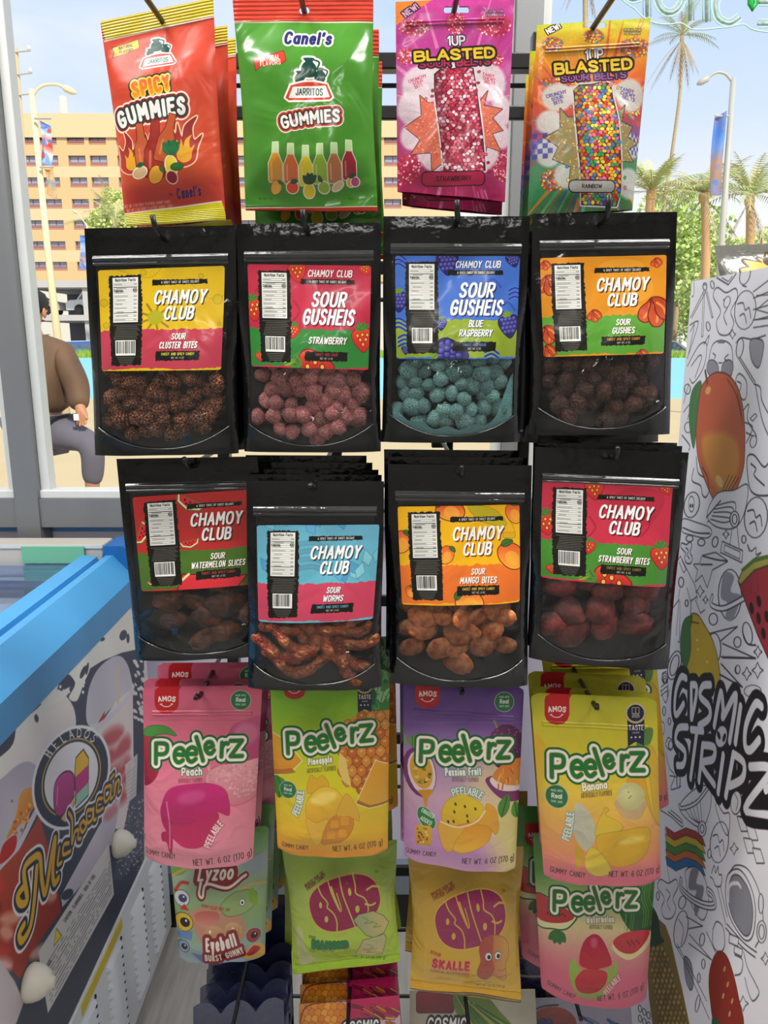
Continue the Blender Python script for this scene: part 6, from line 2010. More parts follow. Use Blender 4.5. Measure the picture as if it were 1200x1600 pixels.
# ------------------------------------------------------------------ sign of light tubes in the window (seen from behind, so mirrored)
sgn = empty('tube_sign', at(1110, 20, WY - .09), 'pale green light-tube letter sign hanging high in the window', 'sign')
mtube = mat('unlit pale green tube', '#bfeedd', .25, 0, .6)
mtube_w = mat('white tube with beads', '#b9cfc0', .3, noise=(140, .8, '#7f9a88'))
mgreen = mat('green tube', '#28b04a', .25)
SY = WY - .09
def sign_line(name, pts, r, m):
    P = [at(x, y, SY) for x, y in pts]
    MB().tube(P, r, 8).build(name, m, sgn, smooth=True, origin=sgn.location)
def sign_letter(name, strokes):
    for k, st in enumerate(strokes):
        q = crom(st, False, 6) if len(st) > 2 else np.array(st, float)
        sign_line(name, q, .0034, mtube_w)
        # outline tube set off around the letter stroke
        d = np.gradient(q, axis=0)
        n = np.c_[-d[:, 1], d[:, 0]] / (np.linalg.norm(d, axis=1)[:, None] + 1e-6)
        for sgn_ in (-1, 1):
            sign_line('outline_tube', q + n * 6 * sgn_, .0012, mtube)
sign_letter('letter_p', [[(1011, 26), (1011, -75)], [(1008, -8), (985, -2), (972, -30), (984, -70), (1010, -75)]])
sign_letter('letter_o', [[(1046, -75), (1026, -55), (1024, -15), (1032, 12), (1046, 20), (1060, 12), (1070, -15), (1066, -55), (1046, -75)]])
sign_letter('letter_h', [[(1078, 32), (1078, -75)], [(1104, 34), (1104, -75)], [(1078, -20), (1104, -20)]])
sign_letter('letter_s', [[(1156, 26), (1140, 36), (1122, 28), (1118, 4), (1130, -18), (1150, -30), (1154, -58), (1138, -75), (1120, -66)]])
sign_letter('letter_e', [[(1184, 37), (1222, 37)], [(1222, 37), (1222, -75)], [(1186, 3), (1222, 3)], [(1186, -75), (1222, -75)]])
sign_line('leaf_tube', [(1176, -60), (1171, -30), (1172, 6), (1176, 14), (1181, 6), (1180, -30), (1176, -60)], .005, mgreen)
wave = [(962, -14), (975, 2), (992, 14), (1004, 26), (1024, 36), (1046, 38), (1064, 36), (1080, 45), (1100, 46), (1120, 44), (1140, 42), (1162, 38), (1176, 46), (1200, 50), (1225, 50)]
sign_line('border_tube', crom(wave, False, 5), .0014, mtube)
MB().box(at(955, 0, SY).x, at(1240, 0, SY).x, SY + .008, SY + .012, at(600, -85, SY).z, at(600, -72, SY).z).build('hanging_bar', M['bead'], sgn, origin=sgn.location)
for px in (985, 1205):
    a = at(px, -78, SY)
    MB().tube([(a.x, SY + .01, a.z), (a.x, SY + .01, ROOM_H)], .0012, 6).build('wire', M['black_metal'], sgn, origin=sgn.location)
# ------------------------------------------------------------------ chest freezer on the left
FX = -.53
fz = empty('ice_cream_freezer', (-.94, 1.0, 0), 'light blue and white ice cream chest freezer with a printed side', 'freezer')
FO = (-.94, 1.0, 0)
mblue = mat('light blue freezer trim', '#4a9fd6', .38, 0, .5)
mblue_d = mat('blue freezer corner', '#1f68b0', .35)
mwhite = mat('white freezer body', '#e0e3e6', .4)
mcream = mat('cream plastic rail', '#c3bdb2', .45)
def fzp(mb, name, m, smooth=False): return mb.build(name, m, fz, smooth=smooth, origin=FO)
fzp(MB().box(-1.38, FX - .004, .42, 1.625, .03, .90, .01), 'body', mwhite)
# trim: two facets along the side
prof = [(FX - .09, .905), (FX + .002, .905), (FX + .006, .965), (FX - .035, 1.012), (FX - .05, 1.012), (FX - .058, .99), (FX - .09, .985)]
fzp(MB().prism(prof, 'y', .40, 1.60), 'side_trim', mblue)
prof2 = [(FX - .066, .99), (FX - .07, 1.008), (FX - .10, 1.012), (FX - .108, .995), (FX - .10, .985)]
fzp(MB().prism(prof2, 'y', .42, 1.55), 'lid_frame', mblue)
fzp(MB().box(-1.38, FX - .09, .40, .46, .90, 1.0, .006), 'front_trim', mblue)
zb0, zb1 = at(80, 889, 1.56).z, at(80, 852, 1.56).z
xb0, xb1 = at(162, 870, 1.56).x, at(199, 870, 1.56).x
fzp(MB().box(-1.38, xb0, 1.56, 1.625, zb0, zb1, .004), 'rear_rail', mcream)
fzp(MB().box(-1.38, xb0, 1.557, 1.561, zb1 - .006, zb1 + .001), 'rail_edge', M['bead'])
fzp(MB().prism([(xb0 - .004, zb0), (xb1 + .01, zb0), (xb1 + .012, zb1 - .012), (xb1 - .004, zb1 + .002), (xb0 + .008, zb1 + .002)], 'y', 1.545, 1.63), 'rail_corner', mblue_d)
fzp(MB().box(at(33, 870, 1.55).x, at(131, 870, 1.55).x, 1.553, 1.5575, at(80, 881, 1.55).z, at(80, 855, 1.55).z), 'green_tape', mat('green tape', '#6fb795', .5))
fzp(MB().box(-1.38, FX - .10, 1.535, 1.56, .94, zb0 + .004), 'rear_channel', mat('blue channel', '#2a6cab', .3))
mlid = film_mat('freezer glass lid', (.55, .76, .97), .20, .015, .06, None)  # blue tint stands in for the window reflected in the lid
fzp(MB().box(-1.38, FX - .10, .46, 1.54, .985, .992), 'glass_lid', mlid)
fzp(MB().box(-1.34, FX - .12, .48, 1.52, .90, .93, .004), 'inner_liner', mat('liner in window reflection blue', '#5c9ae0', .5, noise=(6, .6, '#c9d8ee')))  # blue and white of the window's reflection put into the liner colour
for i, x in enumerate((-1.2, -1.02, -.84)):
    fzp(MB().box(x, x + .12, .7, 1.45, .931, .955, .01), 'frozen_pack', mat('frozen pack %d' % i, ('#e2e6ee', '#4f86cf', '#d9cfe0')[i], .4))
pl = lambda Y, z: proj((FX, Y, z))
GQ = [pl(.60, .905), pl(1.60, .905), pl(1.60, .33), pl(.60, .33)]
def art_freezer():
    cv = Cv('freezer_side_print', 900, 520, GQ, '#cfc6c2', (0, 820, 4))
    cv.poly([(-900, 300), (900, 300), (900, 3600), (-900, 3600)], '#38404f')
    W = '#e4dbd2'
    cv.poly([(820, 500), (850, 780), (760, 800), (640, 850), (560, 900), (470, 960), (420, 930), (410, 900), (600, 700)], W)
    cv.poly([(420, 900), (560, 880), (520, 1000), (480, 1100), (430, 1080), (470, 990)], W, smooth=True)
    for (x, y, rx, ry, rot) in ((640, 715, 16, 12, 20), (770, 690, 22, 34, -20), (800, 710, 10, 30, 0), (520, 920, 14, 44, -24), (545, 900, 8, 40, -10)):
        cv.ell(x, y, rx, ry, '#3a4150', rot=rot)
    cv.poly([(350, 1030), (430, 1090), (470, 1180), (460, 1300), (330, 1480), (100, 1700), (-300, 1800), (-200, 1600), (60, 1400), (110, 1250), (230, 1150)], ('#e6ddd2', '#d0c8c9'), smooth=True)
    cv.ell(360, 1100, 60, 60, '#ded5cb')
    cv.poly([(240, 1110), (330, 1010), (370, 980), (350, 1060), (440, 1010), (400, 1090), (300, 1140)], W)
    for i in range(16):
        cv.ell(cv.r.uniform(300, 560), cv.r.uniform(960, 1060), 8, 11, W)
    cv.ell(228, 1210, 13, 26, '#39404f', rot=10)
    for i in range(40):
        cv.ell(cv.r.uniform(820, 920), cv.r.uniform(850, 1250), cv.r.uniform(5, 12), cv.r.uniform(10, 20), '#d8d3ce', rot=30)
    # cup with a domed lid and a stick
    cv.poly([(540, 1220), (550, 1050), (600, 920), (680, 840), (750, 820), (800, 880), (830, 1000), (835, 1020), (700, 1140), (590, 1260)], ('#c6c2cb', '#d3d0d6'), smooth=True, op=.9)
    cv.poly([(600, 1240), (650, 1170), (640, 1230), (720, 1110), (800, 1040), (830, 1030), (835, 1500), (810, 1700), (780, 1900), (640, 1900), (610, 1500)], '#d9d0cb')
    cv.poly([(600, 1255), (655, 1165), (650, 1225)], '#b3262a')
    cv.line([(570, 1270), (640, 1240), (760, 1130), (830, 1030)], 44, '#cfcad2', smooth=True)
    for (x, y, rx, ry, rot) in ((700, 1330, 90, 50, 40), (670, 1440, 60, 80, 10), (770, 1400, 40, 90, -20), (720, 1560, 70, 60, 30), (660, 1620, 40, 60, 0), (790, 1540, 30, 90, -10), (740, 1700, 60, 50, 40)):
        cv.ell(x, y, rx, ry, '#b83c42', rot=rot, op=.8, soft=9)
    for p in ([(640, 1400), (720, 1380), (780, 1300)], [(650, 1530), (730, 1480), (800, 1420)], [(660, 1680), (740, 1620), (800, 1500)]):
        cv.line(p, 26, '#ddd3ce', smooth=True, op=.75, soft=6)
    cv.line([(745, 880), (738, 1110)], 34, '#d9bd98')
    cv.poly([(780, 1500), (860, 1430), (850, 1760), (800, 1800)], '#cfcbc8', op=.9)
    for i in range(10): cv.line([(790, 1560 + i * 26), (850, 1510 + i * 26)], 4, '#8a8a8a', op=.7)
    # second cup at the left, with fruit
    cv.poly([(-60, 1720), (40, 1560), (160, 1480), (240, 1520), (260, 1600), (150, 1900), (0, 2200), (-200, 2400)], ('#aaa5b2', '#bdb8c2'), smooth=True)
    cv.c = (0, 1200, 4)
    cv.poly([(130, 160), (200, 120), (240, 140), (210, 250), (110, 370), (40, 440), (100, 300)], ('#d99a3a', '#c97a2c'), smooth=True)
    cv.dots((60, 200, 200, 420), 24, ['#e0b04a', '#b5642a'], 12)
    cv.line([(-200, 900), (0, 660), (120, 480), (235, 250)], 52, '#c2bdc9', smooth=True)
    cv.poly([(0, 640), (130, 500), (245, 300), (300, 480), (380, 860), (380, 900), (220, 1120), (130, 1320), (0, 1200), (-300, 1300), (-300, 1000)], ('#a8462c', '#8f2c24'))
    for i in range(16):
        x, y = cv.r.uniform(-100, 330), cv.r.uniform(620, 1200)
        cv.ell(x, y, cv.r.uniform(30, 70), cv.r.uniform(20, 60), cv.r.choice(['#b5522a', '#c9783a', '#9c2a2c', '#7a1f24', '#c23a3a', '#d9a08a']), rot=cv.r.uniform(0, 90), op=.8, soft=4)
    cv.poly([(20, 480), (100, 420), (90, 520), (0, 600)], '#b02a1c', smooth=True)
    cv.ell(20, 1230, 60, 44, '#cfa09a', soft=5)
    cv.poly([(-300, 1150), (0, 1200), (90, 1330), (150, 1460), (100, 1600), (-300, 1900)], '#b9aeb2')
    cv.poly([(380, 800), (620, 360), (760, 160), (700, 500), (690, 480), (520, 720), (390, 870)], ('#c2bcc6', '#a59fae'))
    cv.ell(420, 790, 44, 28, '#3a4252', rot=40)
    cv.ell(690, 280, 60, 30, '#c2656a', rot=50, op=.7, soft=4)
    cv.poly([(810, 210), (900, 130), (900, 480), (760, 700), (700, 700), (740, 540)], '#4a5060')
    for i in range(160):
        x = cv.r.uniform(740, 900)
        y = cv.r.uniform(max(200, 900 - x * .8), 660)
        cv.line([(x, y), (x + cv.r.uniform(-12, 12), y + cv.r.uniform(-14, 14))], 6, '#cfcfd2')
    # round badge and script name plate
    B = lambda o: xf([(math.cos(t) * .68, math.sin(t) * 1.0) for t in np.linspace(0, 6.283, 40)], 445, 60, 318 + o, -20)
    cv.poly(B(22), '#dedcdc')
    cv.poly(B(0), '#2b3644')
    cv.poly(B(-62), '#d9b23a')
    cv.poly(B(-70), '#2b3644')
    cv.poly(B(-86), '#dcdadb')
    for i, ch in enumerate('HELADOS'):
        t = math.radians(198 + i * 14.5)
        e = lambda t: xf([(math.cos(t) * .68, math.sin(t))], 445, 60, 318 - 34, -20)[0]
        p, q = e(t), e(t + .05)
        rr = -math.degrees(math.atan2(q[1] - p[1], q[0] - p[0]))
        cv.text(p[0] + 24 * math.sin(math.radians(rr)), p[1] + 24 * math.cos(math.radians(rr)), 60, ch, '#e2e0df', .2, sx=.75, rot=rr)
    cv.poly([(345, 100), (400, 30), (455, 40), (462, 150), (430, 240), (370, 300), (340, 240)], ('#c2458c', '#a3306f'), (8, '#1f2430'), smooth=True)
    cv.line([(360, 120), (355, 230)], 10, '#e2a5c8', smooth=True)
    cv.poly([(380, 320), (470, 170), (475, 200), (410, 340)], '#d9a87a', (7, '#1f2430'))
    cv.c = (0, 820, 4)
    cv.poly([(468, 1560), (475, 1460), (520, 1408), (552, 1460), (552, 1590), (470, 1650)], '#d9b02c', (9, '#1f2430'), smooth=False)
    cv.poly([(470, 1580), (552, 1500), (552, 1640), (474, 1700)], '#b8327a')
    cv.c = (0, 1200, 4)
    cv.poly([(474, 170), (552, 90), (552, 180), (480, 250)], '#8fc0a8')
    cv.line([(468, 40), (474, 250), (552, 170), (552, 60)], 7, '#1f2430')
    MI = [(150, 1010), (200, 900), (180, 640), (250, 560), (240, 620), (330, 400), (350, 420), (340, 720)]
    O1, O2 = (40, '#d8d6d6'), (22, '#252f3d')
    strokes = [
        [(150, 740), (110, 800), (130, 850), (170, 820), (150, 640), (210, 560), (250, 560), (262, 700), (285, 780), (320, 560), (345, 440), (330, 640), (340, 720), (365, 690)],
        [(230, 620), (215, 820), (190, 990), (140, 1080), (120, 1040), (150, 980)],
        [(372, 500), (360, 600), (385, 590)], [(430, 470), (400, 480), (395, 540), (440, 520)],
        [(430, 280), (452, 330), (450, 470), (468, 400), (490, 390), (488, 440), (505, 440)], [(520, 330), (500, 360), (515, 400), (540, 360), (520, 330)],
        [(580, 260), (545, 270), (545, 340), (575, 320), (585, 250), (585, 320), (600, 320)], [(640, 190), (610, 200), (605, 270), (645, 250)],
        [(690, 110), (655, 130), (655, 210), (685, 180), (695, 110), (692, 190), (705, 180)], [(690, 70), (712, 40)], [(720, 90), (715, 170), (728, 90), (745, 80), (738, 150), (752, 140)]]
    lines = [cv.T(crom(s_, False, 5)) for s_ in strokes]
    big = lines[:2]
    rest = lines[2:]
    for ow, c in ((40, '#d9d7d7'), (22, '#242e3c'), (0, '#cfa02c')):
        for L_, w in ((big, 40), (rest, 24)):
            r = cv.seg_d(L_, cv.k(w + ow) + 2)
            if r: cv._paint(*r, c, cv.k(w * .55 + ow))
    # safety text sticker
    cv.poly([(240, 1150), (680, 470), (712, 790), (300, 1530)], '#c6c3c2', (3, '#8a8a8c'))
    cv.poly([(338, 1110), (352, 1005), (385, 1050)], '#d9c22c', (4, '#2a2a22'))
    ux, uy = .53, -.85
    for i in range(11):
        t = i / 10
        x0, y0 = 300 + 0 * t + 14 * i * .1, 1180 + 300 * t
        x1, y1 = 690 + 10 * t, 560 + 210 * t
        if i == 0:
            cv.text((390 + 620) / 2, (1000 + 640) / 2, 22, 'CAUTION - FLAMMABLE - RISK OF FIRE', '#26262a', .17, sx=.72, rot=57)
            continue
        n = 40
        for k in range(n):
            if cv.r.random() < .16: continue
            a, b_ = k / n, (k + .72) / n
            cv.line([(x0 + (x1 - x0) * a, y0 + (y1 - y0) * a), (x0 + (x1 - x0) * b_, y0 + (y1 - y0) * b_)], 9 if i % 4 else 11, '#5f5f64', op=.8)
    cv.text(306, 1240, 22, 'DANGER', '#26262a', .18, sx=.7, rot=57)
    cv.text(306, 1395, 22, 'CAUTION', '#26262a', .18, sx=.7, rot=57)
    return cv
cvf = art_freezer()
cvf.a[..., :3] = np.clip(cvf.a[..., :3] * 1.10, 0, .95)
mfz = print_mat('freezer side print', cvf.image(), .42, .4, bump=None)
link_mesh('side_print', [(FX, .60, .905), (FX, 1.60, .905), (FX, 1.60, .33), (FX, .60, .33)], [(3, 2, 1, 0)], mfz, fz, smooth=False, uvs=[(0, 1), (1, 1), (1, 0), (0, 0)], origin=FO)
mvent = mat('white vent panel', '#e0e5ea', .4)
fzp(MB().box(FX - .004, FX + .002, .45, 1.645, .03, .326, .002), 'vent_panel', mvent)
lv = None
for Y in (.86, 1.0, 1.14, 1.28, 1.42, 1.55):
    for k in range(11):
        z = .075 + k * .0205
        # pressed louver: a tilted lip standing out of the panel with a dark slot below its open end
        if lv is None:
            mb = MB()
            mb.add([(0, -.042, .006), (0, .034, .006), (0, -.042, -.006), (0, .034, -.006), (.007, -.036, -.006), (.007, .03, -.006)],
                   [(0, 1, 5, 4), (0, 4, 2), (1, 3, 5)])
            lv = mb.build('louver', mvent, fz)
            lv.location = (FX + .002 - FO[0], Y - FO[1], z)
            sl = MB().box(-.002, .0025, .030, .040, -.0035, .0035).build('slot', mat('dark slot', '#0c0c0d', .7), lv)
        else:
            c = copy_tree(lv, fz)
            c.location = (FX + .002 - FO[0], Y - FO[1], z)
fzp(MB().box(FX + .0018, FX + .0032, 1.12, 1.33, .295, .318), 'yellow_label', mat('yellow label', '#d8c22a', .5))
for (px, py) in ((181, 1318), (44, 1535)):
    p = onx(px, py, FX)
    prof = [(.024, 0), (.027, .005), (.0265, .012), (.023, .022), (.016, .032), (.010, .035), (.008, .040), (.003, .041)]
    fzp(MB().lathe((p.x - .001, p.y, p.z), prof, 20, 'x'), 'bumper_knob', mat('ivory rubber', '#d6d2c4', .5), smooth=True)
for Y in (.5, 1.55):
    fzp(MB().box(FX - .12, FX - .05, Y - .03, Y + .03, 0, .03, .004), 'foot', M['black_metal'])
    fzp(MB().box(-1.33, -1.26, Y - .03, Y + .03, 0, .03, .004), 'foot', M['black_metal'])

# ------------------------------------------------------------------ white cardboard display stand on the right
DX, DZ = .442, 1.532
st = empty('cardboard_stand', (DX + .25, .85, 0), 'tall white cardboard display stand with line drawings and colour fruit', 'display stand')
SO = (DX + .25, .85, 0)
ds = lambda Y, z: proj((DX, Y, z))
DQ = [ds(1.15, DZ), ds(.66, DZ), ds(.66, .12), ds(1.15, .12)]
def art_stand():
    cv = Cv('stand_print', 620, 1500, DQ, '#efeef6')
    K = '#24252c'
    lw = 5.5
    def ln(pts, w=lw, sm_=True, cl=False): cv.line(pts, w, K, smooth=sm_, closed=cl)
    def blob(pts, fill='#ecebf3'): cv.poly(pts, fill, None, smooth=True); ln(pts, lw, True, True)
    def ring(x, y, rx, ry, rot=0): cv.ell(x, y, rx, ry, K, rot=rot); cv.ell(x, y, rx - lw, ry - lw, '#ecebf3', rot=rot)
    def spark(x, y, s): ln([(x, y - s), (x + s * .3, y - s * .3), (x + s * .7, y), (x + s * .3, y + s * .3), (x, y + s), (x - s * .3, y + s * .3), (x - s * .7, y), (x - s * .3, y - s * .3)], 4, False, True)
    def planet(x, y, rx, ry, rot=0):
        ring(x, y, rx, ry, rot)
        ln([(x - rx * .7, y - ry * .3), (x - rx * .2, y - ry * .35), (x, y), (x + rx * .35, y - ry * .1), (x + rx * .5, y + ry * .4)])
        ln([(x - rx * .5, y + ry * .3), (x - rx * .1, y + ry * .2), (x + rx * .1, y + ry * .65)])
    def bone(x, y, s, rot):
        blob(xf([(-.4, -1), (0, -.8), (.4, -1), (.5, -.6), (.25, 0), (.4, .5), (.2, 1), (-.2, 1), (-.35, .5), (-.2, 0), (-.55, -.6)], x, y, s, rot))
        ln(xf([(-.1, -.5), (.1, -.2), (-.05, .2), (.1, .6)], x, y, s, rot))
    def saturn(x, y, rx, ry):
        ring(x, y, rx, ry)
        cv.poly(xf([(-.3, -.8), (.3, -.5), (.1, 0), (.4, .5), (-.2, .8), (-.3, .2)], x, y, rx), '#9a9aa6', smooth=True)
        cv.line(xf([(-1.4, .35), (-1.1, .75), (.2, .6), (1.3, 0), (1.45, -.3)], x, y, rx), 26, K, smooth=True)
        cv.line(xf([(-1.4, .35), (-1.1, .75), (.2, .6), (1.3, 0), (1.45, -.3)], x, y, rx), 17, '#ecebf3', smooth=True)
    # top part
    cv.c = (980, 380, 5)
    ln([(495, 580), (600, 370)], 5, False); ln([(505, 585), (612, 380)], 5, False)
    ln([(595, 380), (580, 730), (592, 730), (606, 380)], 4, False)
    ln([(612, 375), (660, 580), (670, 580), (622, 372)], 4, False)
    ring(607, 340, 18, 30); ring(607, 318, 14, 10); ring(665, 325, 17, 34, 10); ring(632, 650, 18, 38, 8)
    ln([(505, 420), (520, 400), (522, 310)])
    bone(765, 530, 180, -3)
    cv.ell(780, 460, 26, 48, K, rot=-15); cv.ell(780, 460, 21, 43, '#ecebf3', rot=-15)
    planet(922, 522, 86, 156, -6)
    for (y0, y1, y2) in ((380, 180, 220), (430, 320, 360), (520, 440, 470), (600, 570, 580), (660, 620, 625)):
        ln([(985, y0), (1250, y1)], 4.5, False)
    ln([(1010, 410), (1150, 400), (1010, 520), (1150, 560), (1000, 600)], 4, False)
    ring(920, 250, 42, 78, -15); ln([(900, 330), (930, 340)])
    ln([(700, 270), (790, 325), (850, 240)], 6, False); ln([(740, 270), (790, 300), (820, 260)], 4, False)
    spark(822, 712, 38)
    ln([(490, 640), (545, 610), (550, 650), (470, 900)]); ln([(495, 690), (525, 640), (480, 860)])
    ln([(470, 960), (560, 800), (620, 790), (600, 960), (520, 1090), (490, 1060)]); ln([(500, 960), (560, 880), (580, 900), (530, 1050)])
    ln([(600, 790), (640, 720), (625, 800)])
    blob([(640, 900), (670, 790), (740, 760), (810, 800), (825, 920), (815, 1030), (770, 1080), (690, 1080), (640, 1010)])
    for x in (668, 782):
        cv.ell(x, 980, 44, 66, '#9c9ca8', (5, K), rot=-12 if x > 700 else 12)
        for i in range(9): cv.line([(x - 38, 935 + i * 11), (x + 38, 935 + i * 11)], 2, '#7c7c88')
    ln([(710, 775), (760, 775)]); ln([(670, 860), (690, 880), (680, 900)]); ln([(790, 870), (760, 900), (780, 920)]); ln([(715, 935), (740, 935)])
    ring(880, 820, 30, 80, -8); ln([(870, 900), (985, 1090)], 5, False); ln([(880, 890), (1000, 1085)], 5, False)
    ln([(850, 780), (890, 740), (980, 750), (1080, 720)]); cv.poly([(965, 760), (1060, 770), (1050, 900), (1020, 970), (970, 900)], '#9c9ca8', (5, K), smooth=True)
    blob([(850, 1060), (880, 1020), (930, 1080), (930, 1200), (900, 1220), (860, 1150)]); ln([(860, 1080), (890, 1100), (880, 1150)])
    ln([(990, 1100), (1040, 1130), (1060, 1250), (1200, 1500)]); ln([(1000, 1095), (1060, 1400), (1180, 1650)])
    ln([(905, 1310), (950, 1260), (940, 1380), (1010, 1510), (930, 1480)]); ln([(920, 1400), (980, 1440), (930, 1560)]); ring(985, 1550, 28, 50, -10); ln([(960, 1370), (1000, 1330), (1015, 1350), (980, 1390), (960, 1370)], 4, False)
    ring(470, 1140, 26, 42); ring(475, 1440, 30, 44); ln([(440, 1250), (480, 1100)]); ln([(440, 1320), (500, 1250), (470, 1380)])
    # mango
    cv.poly([(575, 1080), (510, 1150), (485, 1300), (490, 1450), (520, 1600), (545, 1400), (570, 1200)], '#3f7a45', (4, '#23402a'), smooth=True)
    cv.line([(570, 1110), (520, 1300), (525, 1550)], 5, '#5a9a5a', smooth=True)
    cv.poly([(600, 1095), (680, 1020), (780, 1030), (860, 1130), (900, 1280), (915, 1450), (915, 1640), (900, 1780), (840, 1950), (760, 2060), (700, 2040), (630, 1900), (560, 1700), (540, 1500), (555, 1300), (575, 1150)], ('#c2563c', '#d0693a'), (7, '#5c2a1e'), smooth=True)
    cv.poly([(600, 1500), (760, 1480), (860, 1560), (870, 1750), (790, 1960), (720, 1960), (640, 1800), (590, 1640)], '#d9963f', smooth=True, op=.85, soft=6)
    cv.ell(632, 1150, 20, 34, '#e0a56a', rot=-20); cv.ell(720, 1860, 24, 50, '#e8c27a', rot=20)
    cv.line([(610, 1000), (625, 1090)], 22, '#5a4a2a')
    ln([(780, 1060), (850, 1180), (890, 1350)], 5); ln([(860, 1180), (885, 1290), (900, 1420)], 4)
    # middle part
    cv.c = (1000, 680, 3.81)
    ln([(250, 0), (295, 60), (290, 90)]); ln([(320, 200), (310, 270), (360, 300), (370, 350), (390, 370), (410, 330), (400, 250), (370, 190)])
    ln([(335, 130), (345, 220), (380, 250)])
    ring(308, 415, 48, 80, -10); cv.ell(306, 410, 16, 44, '#ecebf3', (4, K)); cv.ell(300, 420, 5, 12, K); cv.ell(313, 420, 5, 12, K)
    cv.poly([(250, 540), (260, 500), (330, 520), (410, 550), (425, 585), (390, 610), (300, 590), (255, 575)], '#ecebf3', (4, K), smooth=True)
    ln([(255, 550), (330, 580), (415, 585)]); ring(295, 615, 24, 22); ring(365, 638, 24, 24)
    ring(447, 635, 20, 34, -10); spark(512, 590, 28); ring(618, 620, 15, 26)
    for k in range(4): ln([(400 + k * 10, 520 - k * 6), (480 - k * 8, 420), (590 - k * 20, 250 - k * 4)], 4)
    cv.poly([(400, 470), (460, 350), (560, 330), (640, 300), (620, 460), (560, 550), (450, 540)], '#ecebf3', (4, K), smooth=True)
    for k in range(5): ln([(420 + k * 8, 500 - k * 20), (500 + k * 16, 520 - k * 30), (560, 500)], 4)
    ln([(395, 490), (480, 390)], 6); ring(563, 500, 30, 50); ring(563, 500, 17, 32)
    ln([(548, 550), (535, 650)], 4, False); ln([(578, 548), (590, 670)], 4, False)
    cv.poly([(490, 635), (610, 690), (605, 755), (480, 695)], '#ecebf3', (4, K)); cv.poly([(505, 655), (595, 697), (592, 735), (500, 690)], '#ecebf3', (3, K))
    planet(690, 490, 72, 125, -4)
    blob([(640, 130), (680, 120), (740, 190), (790, 140), (800, 330), (720, 360), (660, 330), (640, 230)]); ln([(660, 170), (690, 200), (680, 240), (740, 300)])
    bone(283, 700, 62, 8)
    cv.poly([(320, 770), (355, 770), (370, 720), (450, 700), (520, 750), (430, 800), (400, 905), (370, 830), (330, 870), (345, 800)], '#ecebf3', (4, K)); ln([(375, 720), (450, 740), (520, 750)]); ln([(360, 770), (430, 770)])
    spark(358, 930, 36); spark(390, 980, 24); spark(702, 1290, 36); spark(700, 1400, 48); spark(636, 1420, 40)
    saturn(535, 950, 78, 150) if False else None
    ring(535, 950, 72, 155); cv.poly([(500, 820), (560, 840), (540, 930), (600, 960), (550, 1100), (510, 1080), (520, 1000), (480, 960)], '#9a9aa6', smooth=True)
    cv.line([(430, 960), (425, 1010), (500, 1030), (620, 970)], 24, K, smooth=True); cv.line([(430, 960), (425, 1010), (500, 1030), (620, 970)], 15, '#ecebf3', smooth=True)
    ring(436, 1095, 28, 38); ring(580, 1232, 24, 34); ring(580, 1397, 17, 26); ring(245, 875, 18, 32); ring(278, 1000, 12, 22)
    ln([(215, 760), (240, 720), (330, 900), (340, 980)], 4, False); ln([(280, 910), (300, 990), (340, 960)], 4, False); ln([(235, 760), (260, 820), (275, 800), (250, 745)], 4, False)
    ln([(240, 900), (228, 970), (232, 990), (215, 1190)], 4, False); ln([(232, 980), (180, 1050)], 5, False); ln([(238, 985), (235, 1230), (225, 1230)], 4, False); ln([(330, 980), (360, 1060), (385, 1040)], 4, False)
    ln([(415, 1180), (580, 1140), (480, 1225)], 4.5, False); ln([(490, 1240), (690, 1330), (490, 1325)], 4.5, False); ln([(480, 1360), (610, 1500), (470, 1420)], 4.5, False)
    ring(440, 1270, 44, 95)
    ln([(650, 690), (640, 650), (660, 690), (690, 670), (690, 710), (720, 700), (680, 740)], 4)
    cv.poly([(590, 880), (620, 820), (680, 770), (762, 750), (900, 760), (900, 1400), (762, 1320), (700, 1180), (640, 1020)], '#a8303c', (6, '#4a1a1e'))
    cv.poly([(585, 870), (615, 800), (680, 745), (762, 722), (900, 720), (900, 780), (762, 770), (680, 800), (600, 885)], '#b5ac52', (5, '#33451f'))
    cv.poly([(600, 800), (680, 730), (762, 712), (900, 705), (900, 730), (762, 735), (680, 758), (612, 815)], '#5a7a34')
    for (x, y) in ((708, 990), (664, 1030), (706, 1090), (755, 1080), (735, 1180)): cv.ell(x, y, 13, 36, '#2a1416', rot=8)
    for (x, y) in ((660, 920), (700, 900), (690, 960)): cv.line([(x, y - 20), (x + 4, y + 24)], 4, '#6a1a22')
    ring(640, 1180, 30, 70, 10); ln([(610, 1170), (640, 1240), (690, 1250)])
    # banana-shaped yellow fruit
    cv.poly([(300, 1080), (340, 1070), (370, 1110), (430, 1220), (465, 1350), (470, 1490), (380, 1520), (280, 1420), (265, 1380), (285, 1220)], ('#c9ab20', '#d6b834'), (5, '#4a4214'), smooth=True)
    cv.poly([(310, 1080), (260, 1110), (240, 1230), (250, 1340), (270, 1390), (300, 1290), (300, 1150)], '#3f7a3a', (4, '#1f3a20'), smooth=True)
    cv.line([(305, 980), (300, 1080)], 8, '#4a5a24'); ln([(300, 1110), (350, 1120)], 4)
    for (x, y) in ((340, 1220), (345, 1275), (400, 1350)): cv.ell(x, y, 7, 9, '#e8d67a')
    ring(205, 1370, 40, 90, -14); ring(205, 1370, 26, 66, -14)
    ln([(130, 1420), (155, 1405), (160, 1450), (135, 1470), (130, 1420)], 4, False)
    for k in range(3): ln([(125, 1500 + k * 26), (165, 1470 + k * 26), (160, 1530 + k * 26)], 4)
    # lettering
    cv.c = (960, 1020, 5)
    for k in range(3): ring(395, 200 + k * 8, 26 - k * 7, 44 - k * 12)
